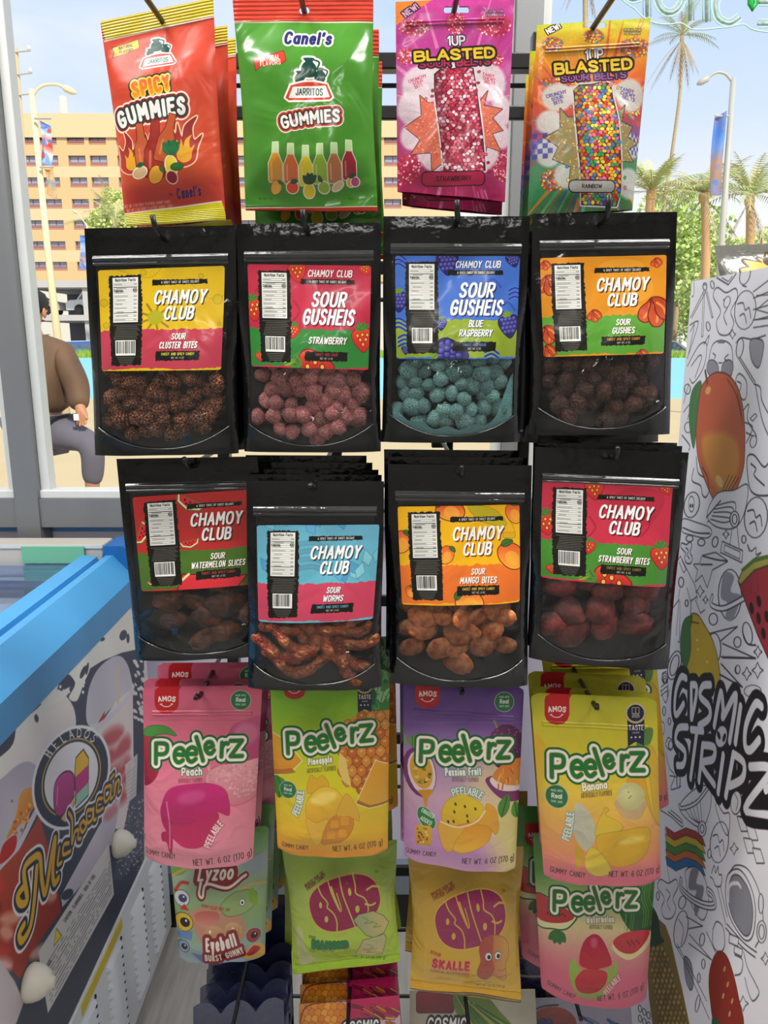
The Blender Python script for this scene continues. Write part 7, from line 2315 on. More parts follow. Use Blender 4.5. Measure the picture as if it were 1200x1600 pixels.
    ln([(360, 290), (400, 390), (430, 290)], 6); ring(388, 455, 14, 38); ring(430, 535, 14, 30); ln([(350, 520), (390, 560), (380, 640), (350, 600)])
    ln([(420, 660), (470, 700), (440, 760), (400, 720), (420, 660)]); ring(440, 720, 20, 36); ln([(400, 780), (430, 900), (470, 960), (440, 1060), (480, 1060), (520, 1040)]); ln([(430, 960), (500, 980), (510, 1060)])
    ring(500, 1000, 16, 60)
    planet(820, 1480, 74, 165, -6); ring(742, 1570, 17, 38); spark(935, 1530, 48)
    cv.poly([(510, 1200), (600, 1090), (700, 1040), (750, 1080), (750, 1200), (710, 1330), (660, 1360), (560, 1290)], '#ecebf3', (5, K), smooth=True)
    for k in range(5): ln([(540 + k * 32, 1200 - k * 18), (600 + k * 20, 1290), (675, 1340)], 4.5)
    cv.line([(505, 1190), (530, 1215), (640, 1170), (735, 1050)], 24, K, smooth=True); cv.line([(505, 1190), (530, 1215), (640, 1170), (735, 1050)], 14, '#ecebf3', smooth=True)
    ring(685, 1375, 34, 62); ring(685, 1375, 18, 36)
    ln([(360, 1230), (440, 1280), (530, 1360), (520, 1300), (440, 1230)]); ln([(420, 1240), (525, 1330)], 7)
    ln([(800, 1160), (850, 1250), (900, 1260), (890, 1420), (850, 1380), (800, 1240), (790, 1180)])
    for (x, y) in ((960, 1280), (1030, 1350), (1010, 1450), (1080, 1530)):
        cv.poly([(x, y), (x + 60, y + 10), (x + 90, y + 110), (x + 30, y + 110)], '#ecebf3', (5, K))
    spark(960, 880, 20)
    ring(1080, 300, 70, 50)
    ln([(830, 30), (1100, 40)], 5, False); ln([(840, 90), (1000, 270), (820, 170)], 5, False)
    ring(965, 130, 20, 36)
    STR = [
        [(560, 200), (520, 190), (480, 300), (470, 450), (490, 480), (540, 400)],
        [(600, 250), (600, 510)], [(600, 250), (640, 260), (635, 360), (605, 510)],
        [(750, 250), (690, 260), (670, 340), (740, 420), (740, 510), (660, 570)],
        [(780, 570), (830, 310), (850, 440), (850, 500), (950, 330), (900, 690)],
        [(985, 420), (945, 700)],
        [(1150, 420), (1100, 400), (1030, 560), (1020, 720), (1060, 760), (1130, 680)],
        [(570, 580), (500, 590), (480, 690), (550, 770), (540, 870), (490, 880)],
        [(600, 600), (690, 610)], [(645, 610), (595, 980)],
        [(690, 720), (660, 1000)], [(690, 720), (780, 740), (770, 830), (680, 870), (780, 1030)],
        [(850, 800), (810, 1090)], [(930, 790), (870, 1120)], [(930, 790), (1010, 860), (1000, 980), (900, 1040)],
        [(1060, 890), (1220, 920), (1020, 1220), (1200, 1270)], [(1180, 1070), (1280, 1000)]]
    lines = [cv.T(crom(q, False, 5) if len(q) > 2 else q) for q in STR]
    r = cv.seg_d(lines, cv.k(75))
    cv._paint(*r, '#17181b', cv.k(62))
    ring_c = cv.seg_d(lines, cv.k(30))
    cv._paint(*ring_c, '#ebeaf2', cv.k(21))
    cv.poly([(1020, 1270), (1200, 1300), (1300, 1330), (1300, 1380), (960, 1280)], '#17181b')
    cv.ell(835, 655, 44, 84, '#ebeaf2', rot=-8); cv.ell(815, 645, 12, 34, '#1a1b1f', rot=14); cv.ell(858, 662, 12, 34, '#1a1b1f', rot=-14)
    cv.ell(950, 1170, 40, 88, '#ebeaf2', (5, '#17181b'), rot=-4); ln([(940, 1100), (965, 1160), (950, 1230)], 4)
    for (x, y) in ((505, 800), (780, 930), (770, 370), (630, 960), (957, 890)): cv.line([(x, y - 20), (x, y + 20)], 7, '#ebeaf2')
    # lower part
    cv.c = (960, 1280, 5)
    cols = ['#a83a34', '#c9b02c', '#4a8a3a', '#c9702c', '#2f6fa8']
    for i, c in enumerate(cols):
        y = 60 + i * 58
        top = [(400, y), (470, y + 50), (560, y + 10), (640, y + 40), (690, y + 90)]
        bot = [(710, y + 150), (640, y + 100), (560, y + 75), (480, y + 110), (410, y + 62)]
        cv.poly(top + bot, c, (3.5, '#2a2a2c'))
    ln([(395, 70), (420, 420), (460, 540), (480, 510)], 5)
    ring(640, 590, 90, 190, -6) if False else None
    cv.poly([(560, 400), (640, 380), (710, 480), (735, 640), (700, 780), (640, 740), (580, 600), (560, 480)], '#ebeaf2', (5, K), smooth=True)
    cv.poly([(600, 390), (660, 400), (640, 500), (700, 540), (640, 760), (620, 640), (640, 560), (580, 540)], '#8f8f9a', smooth=True)
    pts = [(520, 480), (520, 540), (600, 620), (700, 670), (780, 670), (770, 600), (730, 560)]
    cv.line(pts, 44, K, smooth=True); cv.line(pts, 33, '#ebeaf2', smooth=True); cv.line(pts, 5, K, smooth=True)
    ring(530, 650, 30, 54, -10); ring(340, 600, 14, 36); bone(420, 620, 150, 0)
    ln([(760, 420), (780, 360), (790, 420), (810, 370), (815, 430), (840, 440), (830, 520), (790, 520), (770, 470), (750, 450)])
    ln([(805, 540), (870, 820)], 5, False); ln([(830, 530), (880, 760)], 5, False)
    cv.poly([(870, 520), (900, 420), (980, 400), (1060, 520), (1100, 700), (1080, 900), (1020, 940), (930, 820), (880, 680)], '#ebeaf2', (6, K), smooth=True)
    cv.poly([(890, 560), (920, 450), (980, 450), (1050, 560), (1080, 720), (1060, 880), (1010, 900), (930, 780), (895, 660)], '#8f8f9a', (5, K), smooth=True)
    cv.line([(890, 640), (900, 520), (960, 500), (985, 530)], 18, '#ebeaf2', smooth=True)
    ln([(900, 420), (950, 360), (1050, 400), (1140, 600), (1160, 860), (1100, 1000)]); ln([(870, 850), (1000, 1000), (1100, 1080)], 6); ln([(880, 820), (1010, 965), (1110, 1040)], 6)
    ring(1150, 880, 40, 90); ring(1150, 880, 24, 60); ring(1145, 660, 22, 80)
    ring(520, 860, 56, 150, -8); ln([(500, 780), (540, 860), (520, 980)])
    ln([(560, 760), (690, 835), (580, 855)], 5, False); ln([(585, 900), (760, 1100), (580, 970)], 5, False)
    ring(685, 940, 22, 52, -6); ring(695, 1130, 16, 40); ring(660, 1240, 14, 40)
    ln([(770, 860), (800, 800), (850, 850), (860, 990), (820, 1040), (770, 980), (770, 860)]); ln([(720, 880), (790, 1040)], 6)
    for (x, y, w, h) in ((900, 900, 70, 90), (940, 990, 60, 80)): cv.poly([(x, y), (x + w, y + 30), (x + w - 8, y + h), (x - 4, y + h - 30)], '#ebeaf2', (5, K))
    ln([(940, 1060), (1000, 1100), (990, 1200), (940, 1220)]); ln([(1010, 1040), (1040, 1160), (1100, 1280), (1130, 1360), (1080, 1420), (1040, 1330), (1020, 1240)]); spark(1180, 1090, 50); spark(1005, 1440, 60)
    cv.poly([(545, 1080), (600, 1130), (615, 1290), (590, 1330), (555, 1240)], '#8f8f9a', (5, K), smooth=True)
    ln([(475, 980), (540, 1100), (620, 1280), (740, 1560)]); ln([(490, 975), (660, 1300), (720, 1420)]); ring(650, 1440, 18, 70, -10)
    cv.poly([(345, 780), (400, 830), (440, 940), (480, 1120), (530, 1330), (590, 1620), (300, 1620), (270, 1400), (255, 1150), (262, 1000), (280, 900)], '#8a7238')
    cv.poly([(280, 680), (340, 760), (360, 900), (385, 960), (270, 1010), (262, 900)], '#2a4a35', smooth=True)
    for j in range(15):
        for i in range(8):
            x, y = 270 + i * 34 + (j % 2) * 17 + j * 6, 1010 + j * 42
            if x < 400 + j * 12.5 and x > 262 + j * 3: cv.poly([(x, y - 26), (x + 15, y), (x, y + 26), (x - 15, y)], cv.r.choice(['#a5894a', '#8f7840', '#b59a58']), (4, '#3a2f18'))
    cv.poly([(770, 1100), (820, 1035), (880, 1080), (930, 1220), (970, 1400), (1000, 1620), (800, 1620), (750, 1420), (740, 1240)], ('#9a3424', '#8a2a20'), (5, '#4a1a14'), smooth=True)
    for (x, y) in ((860, 1170), (885, 1290), (850, 1380), (920, 1420), (900, 1520)): cv.ell(x, y, 9, 26, '#caa06a', (3, '#5a1a14'), rot=-12)
    cv.poly([(760, 1560), (800, 1550), (840, 1620), (760, 1620)], '#2f5a35')
    for i in range(6): ring(200 + (i % 3) * 34, 1480 + i * 26, 16, 30, 10)
    return cv
cvs = art_stand()
mst = print_mat('stand print', cvs.image(), .55, .3, bump=None)
mcard = mat('white corrugated card', '#cfced6', .7)
# four card walls and two shelves; the printed face is a sheet on the side wall
def stp(mb, name, m=mcard): return mb.build(name, m, st, origin=SO)
stp(MB().box(DX + .0008, DX + .006, .60, 1.15, 0, DZ), 'side_wall')
link_mesh('side_print', [(DX, 1.15, DZ), (DX, .66, DZ), (DX, .66, .12), (DX, 1.15, .12)], [(0, 1, 2, 3)], mst, st, smooth=False, uvs=[(0, 1), (1, 1), (1, 0), (0, 0)], origin=SO)
stp(MB().box(DX + .006, DX + .50, 1.144, 1.15, 0, DZ), 'rear_wall')
stp(MB().box(DX + .50, DX + .506, .60, 1.15, 0, DZ), 'far_wall')
for z in (.35, .75, 1.32):
    stp(MB().box(DX + .006, DX + .50, .62, 1.144, z, z + .006), 'shelf')
sb = Bag([(1116, 384), (1290, 378), (1290, 520), (1140, 520)], 1.075, 'pillow', T=.02, seed=77, wr=.004)
rsb, SBO = bag_root('silver_bag', sb, (1200, 384), 'silver foil bag with a yellow jagged label standing in the white stand', 'candy bag')
mfoil2 = mat('silver foil film', '#b9bab2', .22, .75, bump=(30, .5))
sheet('foil_front', sb.front, mfoil2, rsb, 30, 30, origin=SBO)
sheet('foil_back', sb.back, mfoil2, rsb, 20, 20, origin=SBO, flip=True)
def art_zig():
    q = [(1150, 395), (1260, 395), (1260, 440), (1150, 440)]
    cv = Cv('jagged_label', 220, 90, q, '#c9a44a', (980, 380, 5))
    zig = [(860, 220), (930, 205), (900, 140), (1030, 170), (1010, 125), (1060, 150), (1080, 90), (1100, 130), (1150, 80), (1400, 80), (1400, 320), (860, 320)]
    cv.a[..., 3] = 0
    r = cv.poly_d(cv.T(zig), 8)
    x0, y0, x1, y1, d = r
    cv.a[y0:y1, x0:x1, 3] = np.clip(.5 - (d - 6) / 1.5, 0, 1)
    cv._paint(*r, '#3a2a18', 6); cv._paint(*r, '#c9a03f', 0)
    cv.ell(1085, 165, 45, 40, '#3a2530', (5, '#1a1014'))
    return cv, q
cz, zq = art_zig()
sheet('jagged_label', sb.front, print_mat('jagged label', cz.image(), .4, alpha=True, bump=None), rsb, 10, 8, off=.0015, origin=SBO, quaduv=sb.uv(zq))
# ------------------------------------------------------------------ outside the window
gr_o = struct(MB().box(-80, 80, WY + .05, 20.0, -.12, -.02), 'ground_pavement', mat('sunlit beige pavement', '#cdb78e', .85, noise=(1.2, .35, '#b9a27a'), bump=(30, .1)))
struct(MB().box(-120, 120, 23.0, 140, -.12, -.03), 'ground_road', mat('grey road', '#8f8d8c', .85))
wl = MB().box(-60, 60, 20.0, 20.35, -.03, 1.0).build('planter_wall', mat('light blue painted wall', '#7fc3dc', .7, noise=(.6, .3, '#9fd3e4')), origin=(0, 20.2, 0))
tag(wl, 'long low light blue painted wall across the pavement outside', 'wall')
soil = struct(MB().box(-60, 60, 20.35, 23.0, -.03, .93), 'ground_bed', mat('planter soil', '#6f7a3a', .9))
def grass(name, x0, x1, y0, y1, z, n, m, h):
    vs, fs = [], []
    for i in range(n):
        x, y = RND.uniform(x0, x1), RND.uniform(y0, y1)
        a = RND.uniform(0, 3.14)
        w = .03
        k = len(vs)
        hh = h * RND.uniform(.5, 1.2)
        vs += [(x - w * math.cos(a), y - w * math.sin(a), z), (x + w * math.cos(a), y + w * math.sin(a), z), (x + RND.uniform(-.1, .1), y, z + hh)]
        fs.append((k, k + 1, k + 2))
    o = link_mesh(name, vs, fs, m, None, smooth=False)
    tag(o, 'bright green grass growing along the light blue wall', 'grass', None, 'stuff')
    return o
grass('grass', -14, 12, 20.4, 22.6, .92, 9000, mat('bright grass', '#93b53c', .8), .28)

# tall tan building
BY = 110.0
bx0, bx1 = at(-140, 300, BY).x, at(720, 300, BY).x
bz = at(100, 178, BY).z
bo = empty('office_building', ((bx0 + bx1) / 2, BY, 0), 'tall tan building with rows of paired windows across the street', 'building')
BO = ((bx0 + bx1) / 2, BY, 0)
mtan = mat('tan stucco', '#d2b381', .85, noise=(.2, .2, '#d8bb8c'))
mtan2 = mat('pale tan band', '#dcc196', .85)
mglass = mat('grey window glass', '#a5a3b8', .25)
mrail = mat('red-brown railing', '#b57a68', .7)
def bp_(mb, name, m, parent=None): return mb.build(name, m, parent or bo, origin=BO)
bp_(MB().box(bx0, bx1, BY + 1.2, BY + 20, 0, bz), 'core', mtan)
bp_(MB().box(bx0 - .3, bx1 + .3, BY - .3, BY + 1.2, bz - 2.9, bz), 'parapet', mtan2)
rowsY = [(208, 226), (243, 260), (277, 293), (311, 326), (344, 359), (377, 391), (409, 423)]
zr = [(at(300, b, BY).z, at(300, a, BY).z) for a, b in rowsY]
px_m = 1.0 / (at(101, 220, BY).x - at(100, 220, BY).x)
xc0 = at(27, 217, BY).x
ww, gap, pitch = 27 / px_m, 7 / px_m, 77 / px_m
prev = bz - 2.9
for i, (z0, z1) in enumerate(zr):
    bp_(MB().box(bx0, bx1, BY, BY + 1.2, z1, prev), 'facade_band', mtan if i % 2 else mtan2)
    prev = z0
bp_(MB().box(bx0, bx1, BY, BY + 1.2, at(300, 440, BY).z, prev), 'facade_band', mtan)
bp_(MB().box(bx0, bx1, BY + .3, BY + 1.2, 0, at(300, 440, BY).z), 'ground_floor', mat('pale ground floor', '#d2ccbf', .8))
cols_ = []
x = xc0 - pitch * 2
while x < bx1 - pitch:
    cols_ += [x, x + ww + gap]
    x += pitch
wproto = None
for (z0, z1) in zr:
    for k in range(len(cols_) + 1):
        a = bx0 if k == 0 else cols_[k - 1] + ww
        b_ = bx1 if k == len(cols_) else cols_[k]
        if wproto is not None or True:
            pass
    # piers between the windows of this floor, one joined wall panel per floor
    mb = MB()
    for k in range(len(cols_) + 1):
        a = bx0 if k == 0 else cols_[k - 1] + ww
        b_ = bx1 if k == len(cols_) else cols_[k]
        mb.box(a, b_, BY, BY + 1.2, z0, z1)
    bp_(mb, 'facade_piers', mtan)
    for xw in cols_:
        h = z1 - z0
        if wproto is None:
            wproto = MB().box(0, ww, .5, .7, 0, h).build('window', mat('window frame', '#6d6a80', .5), bo)
            MB().box(.12, ww / 2 - .06, .44, .5, h * .42, h - .12).build('pane', mglass, wproto)
            MB().box(ww / 2 + .06, ww - .12, .44, .5, h * .42, h - .12).build('pane', mglass, wproto)
            rl = MB()
            rl.box(0, ww, .05, .12, 0, h * .2)
            rl.box(0, ww, .05, .12, h * .26, h * .34)
            rl.build('railing', mrail, wproto)
            o = wproto
        else:
            o = copy_tree(wproto, bo)
        o.location = (xw - BO[0], 0, z0)
mast = at(86, 178, BY)
MB().tube([(mast.x, BY + 3, bz - .2), (mast.x, BY + 3, at(85, 140, BY).z)], .55, 8).build('roof_mast', mat('pale mast', '#dcd4cc', .6), bo, origin=BO)

# parking structure in front of it
GYp = 46.0
gx0, gx1 = at(30, 470, GYp).x, at(330, 470, GYp).x
go = empty('parking_garage', ((gx0 + gx1) / 2, GYp, 0), 'low grey parking garage in front of the tan building', 'building')
GO = ((gx0 + gx1) / 2, GYp, 0)
mgar = mat('pale garage concrete', '#bdb9b6', .8)
mgd = mat('garage interior', '#5b5c62', .9)
MB().box(gx0, gx1, GYp + 7, GYp + 7.4, 0, at(100, 446, GYp).z).build('rear_wall', mgd, go, origin=GO)
for (ya, yb) in ((438, 449), (492, 501)):
    MB().box(gx0, gx1, GYp, GYp + 7.4, at(100, yb, GYp).z, at(100, ya, GYp).z).build('deck_slab', mgar, go, origin=GO)
k = gx0
while k < gx1:
    MB().box(k, k + .35, GYp + .2, GYp + .6, 0, at(100, 446, GYp).z).build('column', mgar, go, origin=GO)
    k += 3.6

def car(px, Y, z, col, label, L=4.3, rz=0.0):
    p = at(px, 540, Y)
    o = empty('car', (p.x, Y, z + .02), label, 'car', 'parked cars across the street', rz)
    m = mat('car paint ' + col, col, .25, .1, .5)
    mg = mat('car window', '#5d6f84', .1)
    mt = mat('tyre', '#1c1c1e', .8)
    W = .85
    body = [(-L / 2, .3), (-L / 2, .72), (-L / 2 + .25, .86), (-L * .2, .92), (L * .28, .9), (L / 2 - .1, .75), (L / 2, .55), (L / 2, .3)]
    MB().prism([(x, zz) for x, zz in body], 'y', -W, W).build('body', m, o)
    cab = [(-L * .36, .86), (-L * .26, 1.4), (L * .06, 1.44), (L * .26, .88)]
    MB().prism([(x, zz) for x, zz in cab], 'y', -W + .08, W - .08).build('roof', m, o)
    MB().prism([(-L * .325, .92), (-L * .245, 1.33), (-L * .10, 1.35), (-L * .10, .92)], 'y', -W + .065, W - .065).build('side_window', mg, o)
    MB().prism([(-L * .08, .92), (-L * .08, 1.35), (L * .05, 1.36), (L * .20, .92)], 'y', -W + .065, W - .065).build('side_window', mg, o)
    for sx in (-1, 1):
        for sy in (-1, 1):
            MB().lathe((sx * L * .31, sy * W - .1, .31), [(.12, 0), (.31, .02), (.31, .18), (.12, .2)], 16, 'y').build('wheel', mt, o)
    return o
car(128, 27, -.03, '#dfe3ea', 'white car parked behind the light blue wall')
car(60, 29, -.03, '#dcd8d2', 'pale car parked near the utility pole')
car(158, 24.6, -.03, '#3f6fc0', 'blue car parked close behind the light blue wall')
car(1040, 42.5, -.03, '#cfd6cf', 'pale car seen between the pouches and the white stand')
car(52, 48, at(100, 492, GYp).z, '#e6e3de', 'white car on the upper deck of the garage')
car(172, 48, at(100, 492, GYp).z, '#d5d8dc', 'silver car on the upper deck of the garage')

# street furniture
def pole_obj(name, pts, Y, r, m, label, cat, part='post'):
    P = [at(x, y, Y) for x, y in pts]
    return P
mlamp = mat('cream lamp post', '#e3d5b0', .6)
mgrey = mat('grey lamp post', '#b5b5ae', .5)
def street_lamp(base, top, arm, head, Y, r, m, label):
    b_, t_ = at(*base, Y), at(*top, Y)
    g = Vector((b_.x, Y, -.02))
    o = empty('street_lamp', g, label, 'street lamp')
    MB().tube([g, (b_.x * .3 + t_.x * .7, Y, t_.z * .55), (t_.x, Y, t_.z)], [r * 1.35, r, r * .8], 12).build('post', m, o, smooth=True, origin=g)
    A = [at(x, y, Y) for x, y in arm]
    MB().tube(crom([tuple(a) for a in A], False, 5), r * .42, 8).build('arm', m, o, smooth=True, origin=g)
    h0, h1 = at(*head[0], Y), at(*head[1], Y)
    d = h1 - h0
    MB().tube([h0, h0 + d * .2, h0 + d * .7, h1], [r * .5, r * 1.0, r * .95, r * .3], 10).build('lamp_head', m, o, smooth=True, origin=g)
    return o, g
street_lamp((96, 560), (49, 140), [(50, 152), (58, 140), (70, 133), (88, 132), (100, 137)], [(98, 136), (119, 146)], 13.5, .055, mlamp, 'cream street lamp with curved arm at the left, in front of the tan building')
street_lamp((1122, 540), (1146, 122), [(1144, 128), (1134, 116), (1122, 113), (1112, 117), (1106, 122)], [(1108, 121), (1089, 132)], 15.5, .06, mgrey, 'grey street lamp with curved arm at the right, in front of the palms')
street_lamp((142, 470), (136, 352), [(136, 353), (128, 342), (121, 333)], [(121, 333), (112, 328)], 30, .05, mlamp, 'small distant street lamp beside the tan building')
def banner(pts, Y, label, cols, lampx):
    P = [at(x, y, Y) for x, y in pts]
    o = empty('street_banner', P[0], label, 'banner', 'street banners on lamp posts')
    q = pts
    cv = Cv('street_banner_print', 90, 260, q, cols[0])
    cv.grad([(i / (len(cols) - 1), c) for i, c in enumerate(cols)])
    for i in range(10):
        x, y = cv.r.random(), cv.r.random()
        a = np.array(q, float)
        p = (a[0] * (1 - x) + a[1] * x) * (1 - y) + (a[3] * (1 - x) + a[2] * x) * y
        cv.ell(p[0], p[1], cv.r.uniform(2, 6), cv.r.uniform(3, 10), cv.r.choice(cols), op=.8, rot=cv.r.uniform(0, 90))
    m = print_mat('banner print', cv.image(), .7, .2, bump=None)
    n = 8
    vs, uv, fs = [], [], []
    for s_ in (0, 1):
        for j in range(n + 1):
            for i in range(n + 1):
                u, v = i / n, j / n
                p = (P[0] * (1 - u) + P[1] * u) * (1 - v) + (P[3] * (1 - u) + P[2] * u) * v
                vs.append((p.x, p.y + .05 * math.sin(u * 5 + v * 4) + s_ * .012, p.z))
                uv.append((u, 1 - v))
    k = (n + 1) ** 2
    for j in range(n):
        for i in range(n):
            a = j * (n + 1) + i
            f = (a, a + n + 1, a + n + 2, a + 1)
            fs += [f, tuple(t + k for t in f[::-1])]
    link_mesh('cloth', vs, fs, m, o, uvs=uv, origin=P[0])
    lx = at(lampx[0], lampx[1], Y)
    tp = (P[0] + P[1]) / 2
    MB().tube([(min(P[0].x, lx.x), Y, P[0].z + .03), (max(P[1].x, lx.x), Y, P[0].z + .03)], .02, 6).build('bracket', mgrey, o, origin=P[0])
    return o
banner([(62, 188), (81, 198), (80, 258), (66, 256)], 13.4, 'blue, white and red street banner on the cream lamp post', ['#5a78c8', '#c9d8ea', '#c8433f', '#e8e6e4', '#7fa6d8'], (54, 190))
banner([(69, 264), (84, 264), (87, 312), (75, 304)], 13.4, 'orange and grey lower banner on the cream lamp post', ['#d8a05c', '#c9b08a', '#b9a58c', '#8f9cb0'], (62, 262))
banner([(125, 368), (140, 368), (140, 422), (124, 420)], 29.88, 'small blue banner beside the yellow-labelled pouch', ['#4f7fd0', '#a9c4e6', '#c99a8a', '#6f8fd0'], (136, 368))
banner([(1117, 184), (1134, 174), (1128, 304), (1108, 306)], 15.4, 'blue and bronze street banner on the grey lamp post', ['#7f86b8', '#4f7fd6', '#6f93d8', '#b08a78', '#9c8480', '#8a7f8c'], (1139, 172))
# utility pole
ub, ut = at(55, 560, 17), at(23, 74, 17)
ug = Vector((ub.x + .02, 17, -.02))
uo = empty('utility_pole', ug, 'tall wooden utility pole at the left window edge', 'utility pole')
mwood = mat('sunlit wooden pole', '#d9b48a', .8, noise=(3, .4, '#d8b486', (6, 6, .4)))
MB().tube([ug, ut], [.075, .06], 10).build('pole', mwood, uo, smooth=True, origin=ug)
for y in (83, 118, 150):
    a = at(24 + (y - 74) * .07, y, 16.95)
    MB().tube([a + Vector((-.2, 0, 0)), a + Vector((.30, 0, .05))], .018, 6).build('cross_arm', mgrey, uo, origin=ug)
    MB().lathe((a.x + .27, a.y, a.z + .05), [(.02, 0), (.035, .02), (.035, .07), (.015, .09)], 8).build('insulator', M['bead'], uo, origin=ug)
# palms and trees
def frond(mb, o, az, el, L, droop, w, n=8):
    """one feather leaf: arched midrib with leaflets on both sides"""
    d = Vector((math.cos(az), math.sin(az), 0))
    sd = Vector((-math.sin(az), math.cos(az), 0))
    pts = []
    for i in range(n + 1):
        t = i / n
        pts.append(o + d * (L * t * math.cos(el)) + Vector((0, 0, L * (math.sin(el) * t - droop * t * t))))
    for i in range(n):
        p, q = pts[i], pts[i + 1]
        ww_ = w * math.sin(math.pi * min(.95, (i + 1.2) / (n + 1)))
        for s_ in (-1, 1):
            for k in (0, .5):
                a = p + (q - p) * k
                tip = a + sd * s_ * ww_ + (q - p) * 1.3 + Vector((0, 0, -ww_ * .45))
                mb.add([a, a + (q - p) * .3, tip], [(0, 1, 2)])
        mb.add([p - sd * .015, p + sd * .015, q + sd * .012, q - sd * .012], [(0, 1, 2, 3)])
mfr = [mat('palm frond green', '#b2c078', .7), mat('palm frond yellow', '#cfc78c', .7), mat('dead frond', '#b8a68a', .85)]
mtr = [mat('palm trunk', '#c2ac8a', .85, noise=(4, .5, '#8f7856', (1, 1, 6))), mat('orange palm boots', '#cfa676', .85)]
def palm(trunk, Y, r, L, nf, label, skirt=0, mi=0):
    P = [at(x, y, Y) for x, y in trunk]
    g = Vector((P[0].x, Y, -.03))
    o = empty('palm_tree', g, label, 'palm tree', 'palm trees across the street')
    pts = crom([tuple(g)] + [tuple(p) for p in P[1:]], False, 5)
    MB().tube(pts, [r * (1.2 - .4 * i / len(pts)) for i in range(len(pts))], 8).build('trunk', mtr[mi], o, smooth=True, origin=g)
    top = P[-1]
    MB().lathe((top.x, top.y, top.z - L * .16), [(r * .8, 0), (r * 1.15, L * .06), (r * 1.1, L * .12), (r * .4, L * .17)], 8).build('crown_shaft', mtr[1], o, origin=g)
    for i in range(nf):
        az = 2.4 * i + RND.uniform(-.2, .2)
        el = RND.uniform(.1, 1.25)
        mb = MB()
        frond(mb, top, az, el, L * RND.uniform(.8, 1.1), RND.uniform(.25, .55), L * .14)
        mb.build('frond', mfr[i % 2], o, origin=g)
    for i in range(skirt):
        mb = MB()
        frond(mb, top - Vector((0, 0, .2)), 2.4 * i, RND.uniform(-1.2, -.5), L * RND.uniform(.5, 1.0), RND.uniform(.3, .6), L * .10, 6)
        mb.build('dead_frond', mfr[2], o, origin=g)
palm([(1025, 540), (1036, 340), (1050, 240), (1063, 140), (1066, 55)], 39, .085, 1.9, 16, 'tall thin palm tree with a brown skirt below its crown', 12)
palm([(913, 540), (915, 200), (914, -60)], 36, .12, 2.0, 12, 'palm tree whose thin trunk shows above the rainbow bag', 6)
palm([(1015, 545), (1016, 330), (1018, 300)], 24, .14, 1.9, 34, 'bushy palm tree behind the orange-labelled pouch', 0, 1)
palm([(1098, 545), (1103, 400), (1100, 300)], 28.5, .16, 2.1, 34, 'feather palm tree left of the grey street lamp', 4, 1)
palm([(1172, 545), (1172, 400), (1172, 305)], 33.5, .19, 2.6, 34, 'feather palm tree right of the grey street lamp', 4, 1)
palm([(180, 545), (178, 420), (180, 340)], 40, .14, 2.4, 20, 'green palm tree behind the orange-red gummy bags', 0)
def tree(px, py, Y, rx, rz_, label, col, n=3600):
    c = at(px, py, Y)
    g = Vector((c.x, Y, -.03))
    o = empty('broadleaf_tree', g, label, 'tree', 'green trees across the street')
    MB().tube([g, g + Vector((.1, 0, c.z * .5)), Vector((c.x, Y, c.z))], [.22, .16, .08], 8).build('trunk', mtr[0], o, smooth=True, origin=g)
    vs, fs = [], []
    for i in range(n):
        u = Vector((RND.gauss(0, 1), RND.gauss(0, 1), RND.gauss(0, 1))).normalized()
        k = RND.random() ** .4
        lump = 1 + .22 * math.sin(4 * u.x + px) * math.sin(5 * u.z + py)
        p = Vector((c.x + u.x * rx * k * lump, Y + u.y * rx * .8 * k, c.z + u.z * rz_ * k * lump))
        a = Vector((RND.gauss(0, 1), RND.gauss(0, 1), RND.gauss(0, 1))).normalized() * .17
        b_ = a.cross(Vector((RND.gauss(0, 1), RND.gauss(0, 1), RND.gauss(0, 1)))).normalized() * .11
        q = len(vs)
        vs += [p - a, p + b_, p + a, p - b_]
        fs.append((q, q + 1, q + 2, q + 3))
    f = link_mesh('foliage', vs, fs, mat('foliage ' + col, col, .7, noise=(1.1, .7, '#d2da8c')), o, smooth=False, origin=g)
    f['kind'] = 'stuff'
tree(1062, 385, 46, 3.0, 3.3, 'light green tree right of the orange-labelled pouch', '#b4d070')
tree(1095, 455, 53, 3.4, 3.0, 'green tree behind the white stand, under the feather palms', '#a5c268')
tree(1165, 445, 40.5, 2.9, 2.6, 'green tree at the right edge beyond the silver bag', '#b9cb7c')
tree(1032, 480, 60, 3.2, 3.0, 'dark green tree low behind the orange-labelled pouch', '#98b66c')
tree(1235, 420, 63, 3.2, 4.0, 'green tree beyond the right end of the window view', '#b0ca74')
tree(196, 345, 56, 2.4, 2.2, 'yellow-green tree top left of the orange-red bag', '#c2d070')

# ------------------------------------------------------------------ person outside
PYY = 5.0
po = empty('person', (at(60, 700, PYY).x, PYY, -.02), 'person in a brown jacket and grey trousers stepping past outside, seen partly', 'person')
PO = Vector(po.location)
def J(px, py, dy=0.0):
    return at(px, py, PYY + dy)
def skin(name, pts, edges, m, sub=2, root=0):
    bm = bmesh.new()
    lay = bm.verts.layers.skin.verify()
    vs = []
    for (p, r) in pts:
        v = bm.verts.new(p - PO)
        v[lay].radius = (r, r) if not isinstance(r, tuple) else r
        vs.append(v)
    for a, b_ in edges: bm.edges.new((vs[a], vs[b_]))
    vs[root][lay].use_root = True
    me = bpy.data.meshes.new(name)
    bm.to_mesh(me)
    bm.free()
    me.materials.append(m)
    o = bpy.data.objects.new(name, me)
    COL.objects.link(o)
    o.parent = po
    o.modifiers.new('skin', 'SKIN').use_smooth_shade = True
    s_ = o.modifiers.new('smooth', 'SUBSURF')
    s_.levels = s_.render_levels = sub
    return o
mskin = mat('skin', '#b97f5c', .55)
V3 = Vector
foot_l = V3((J(42, 850).x, PYY + .05, .08))
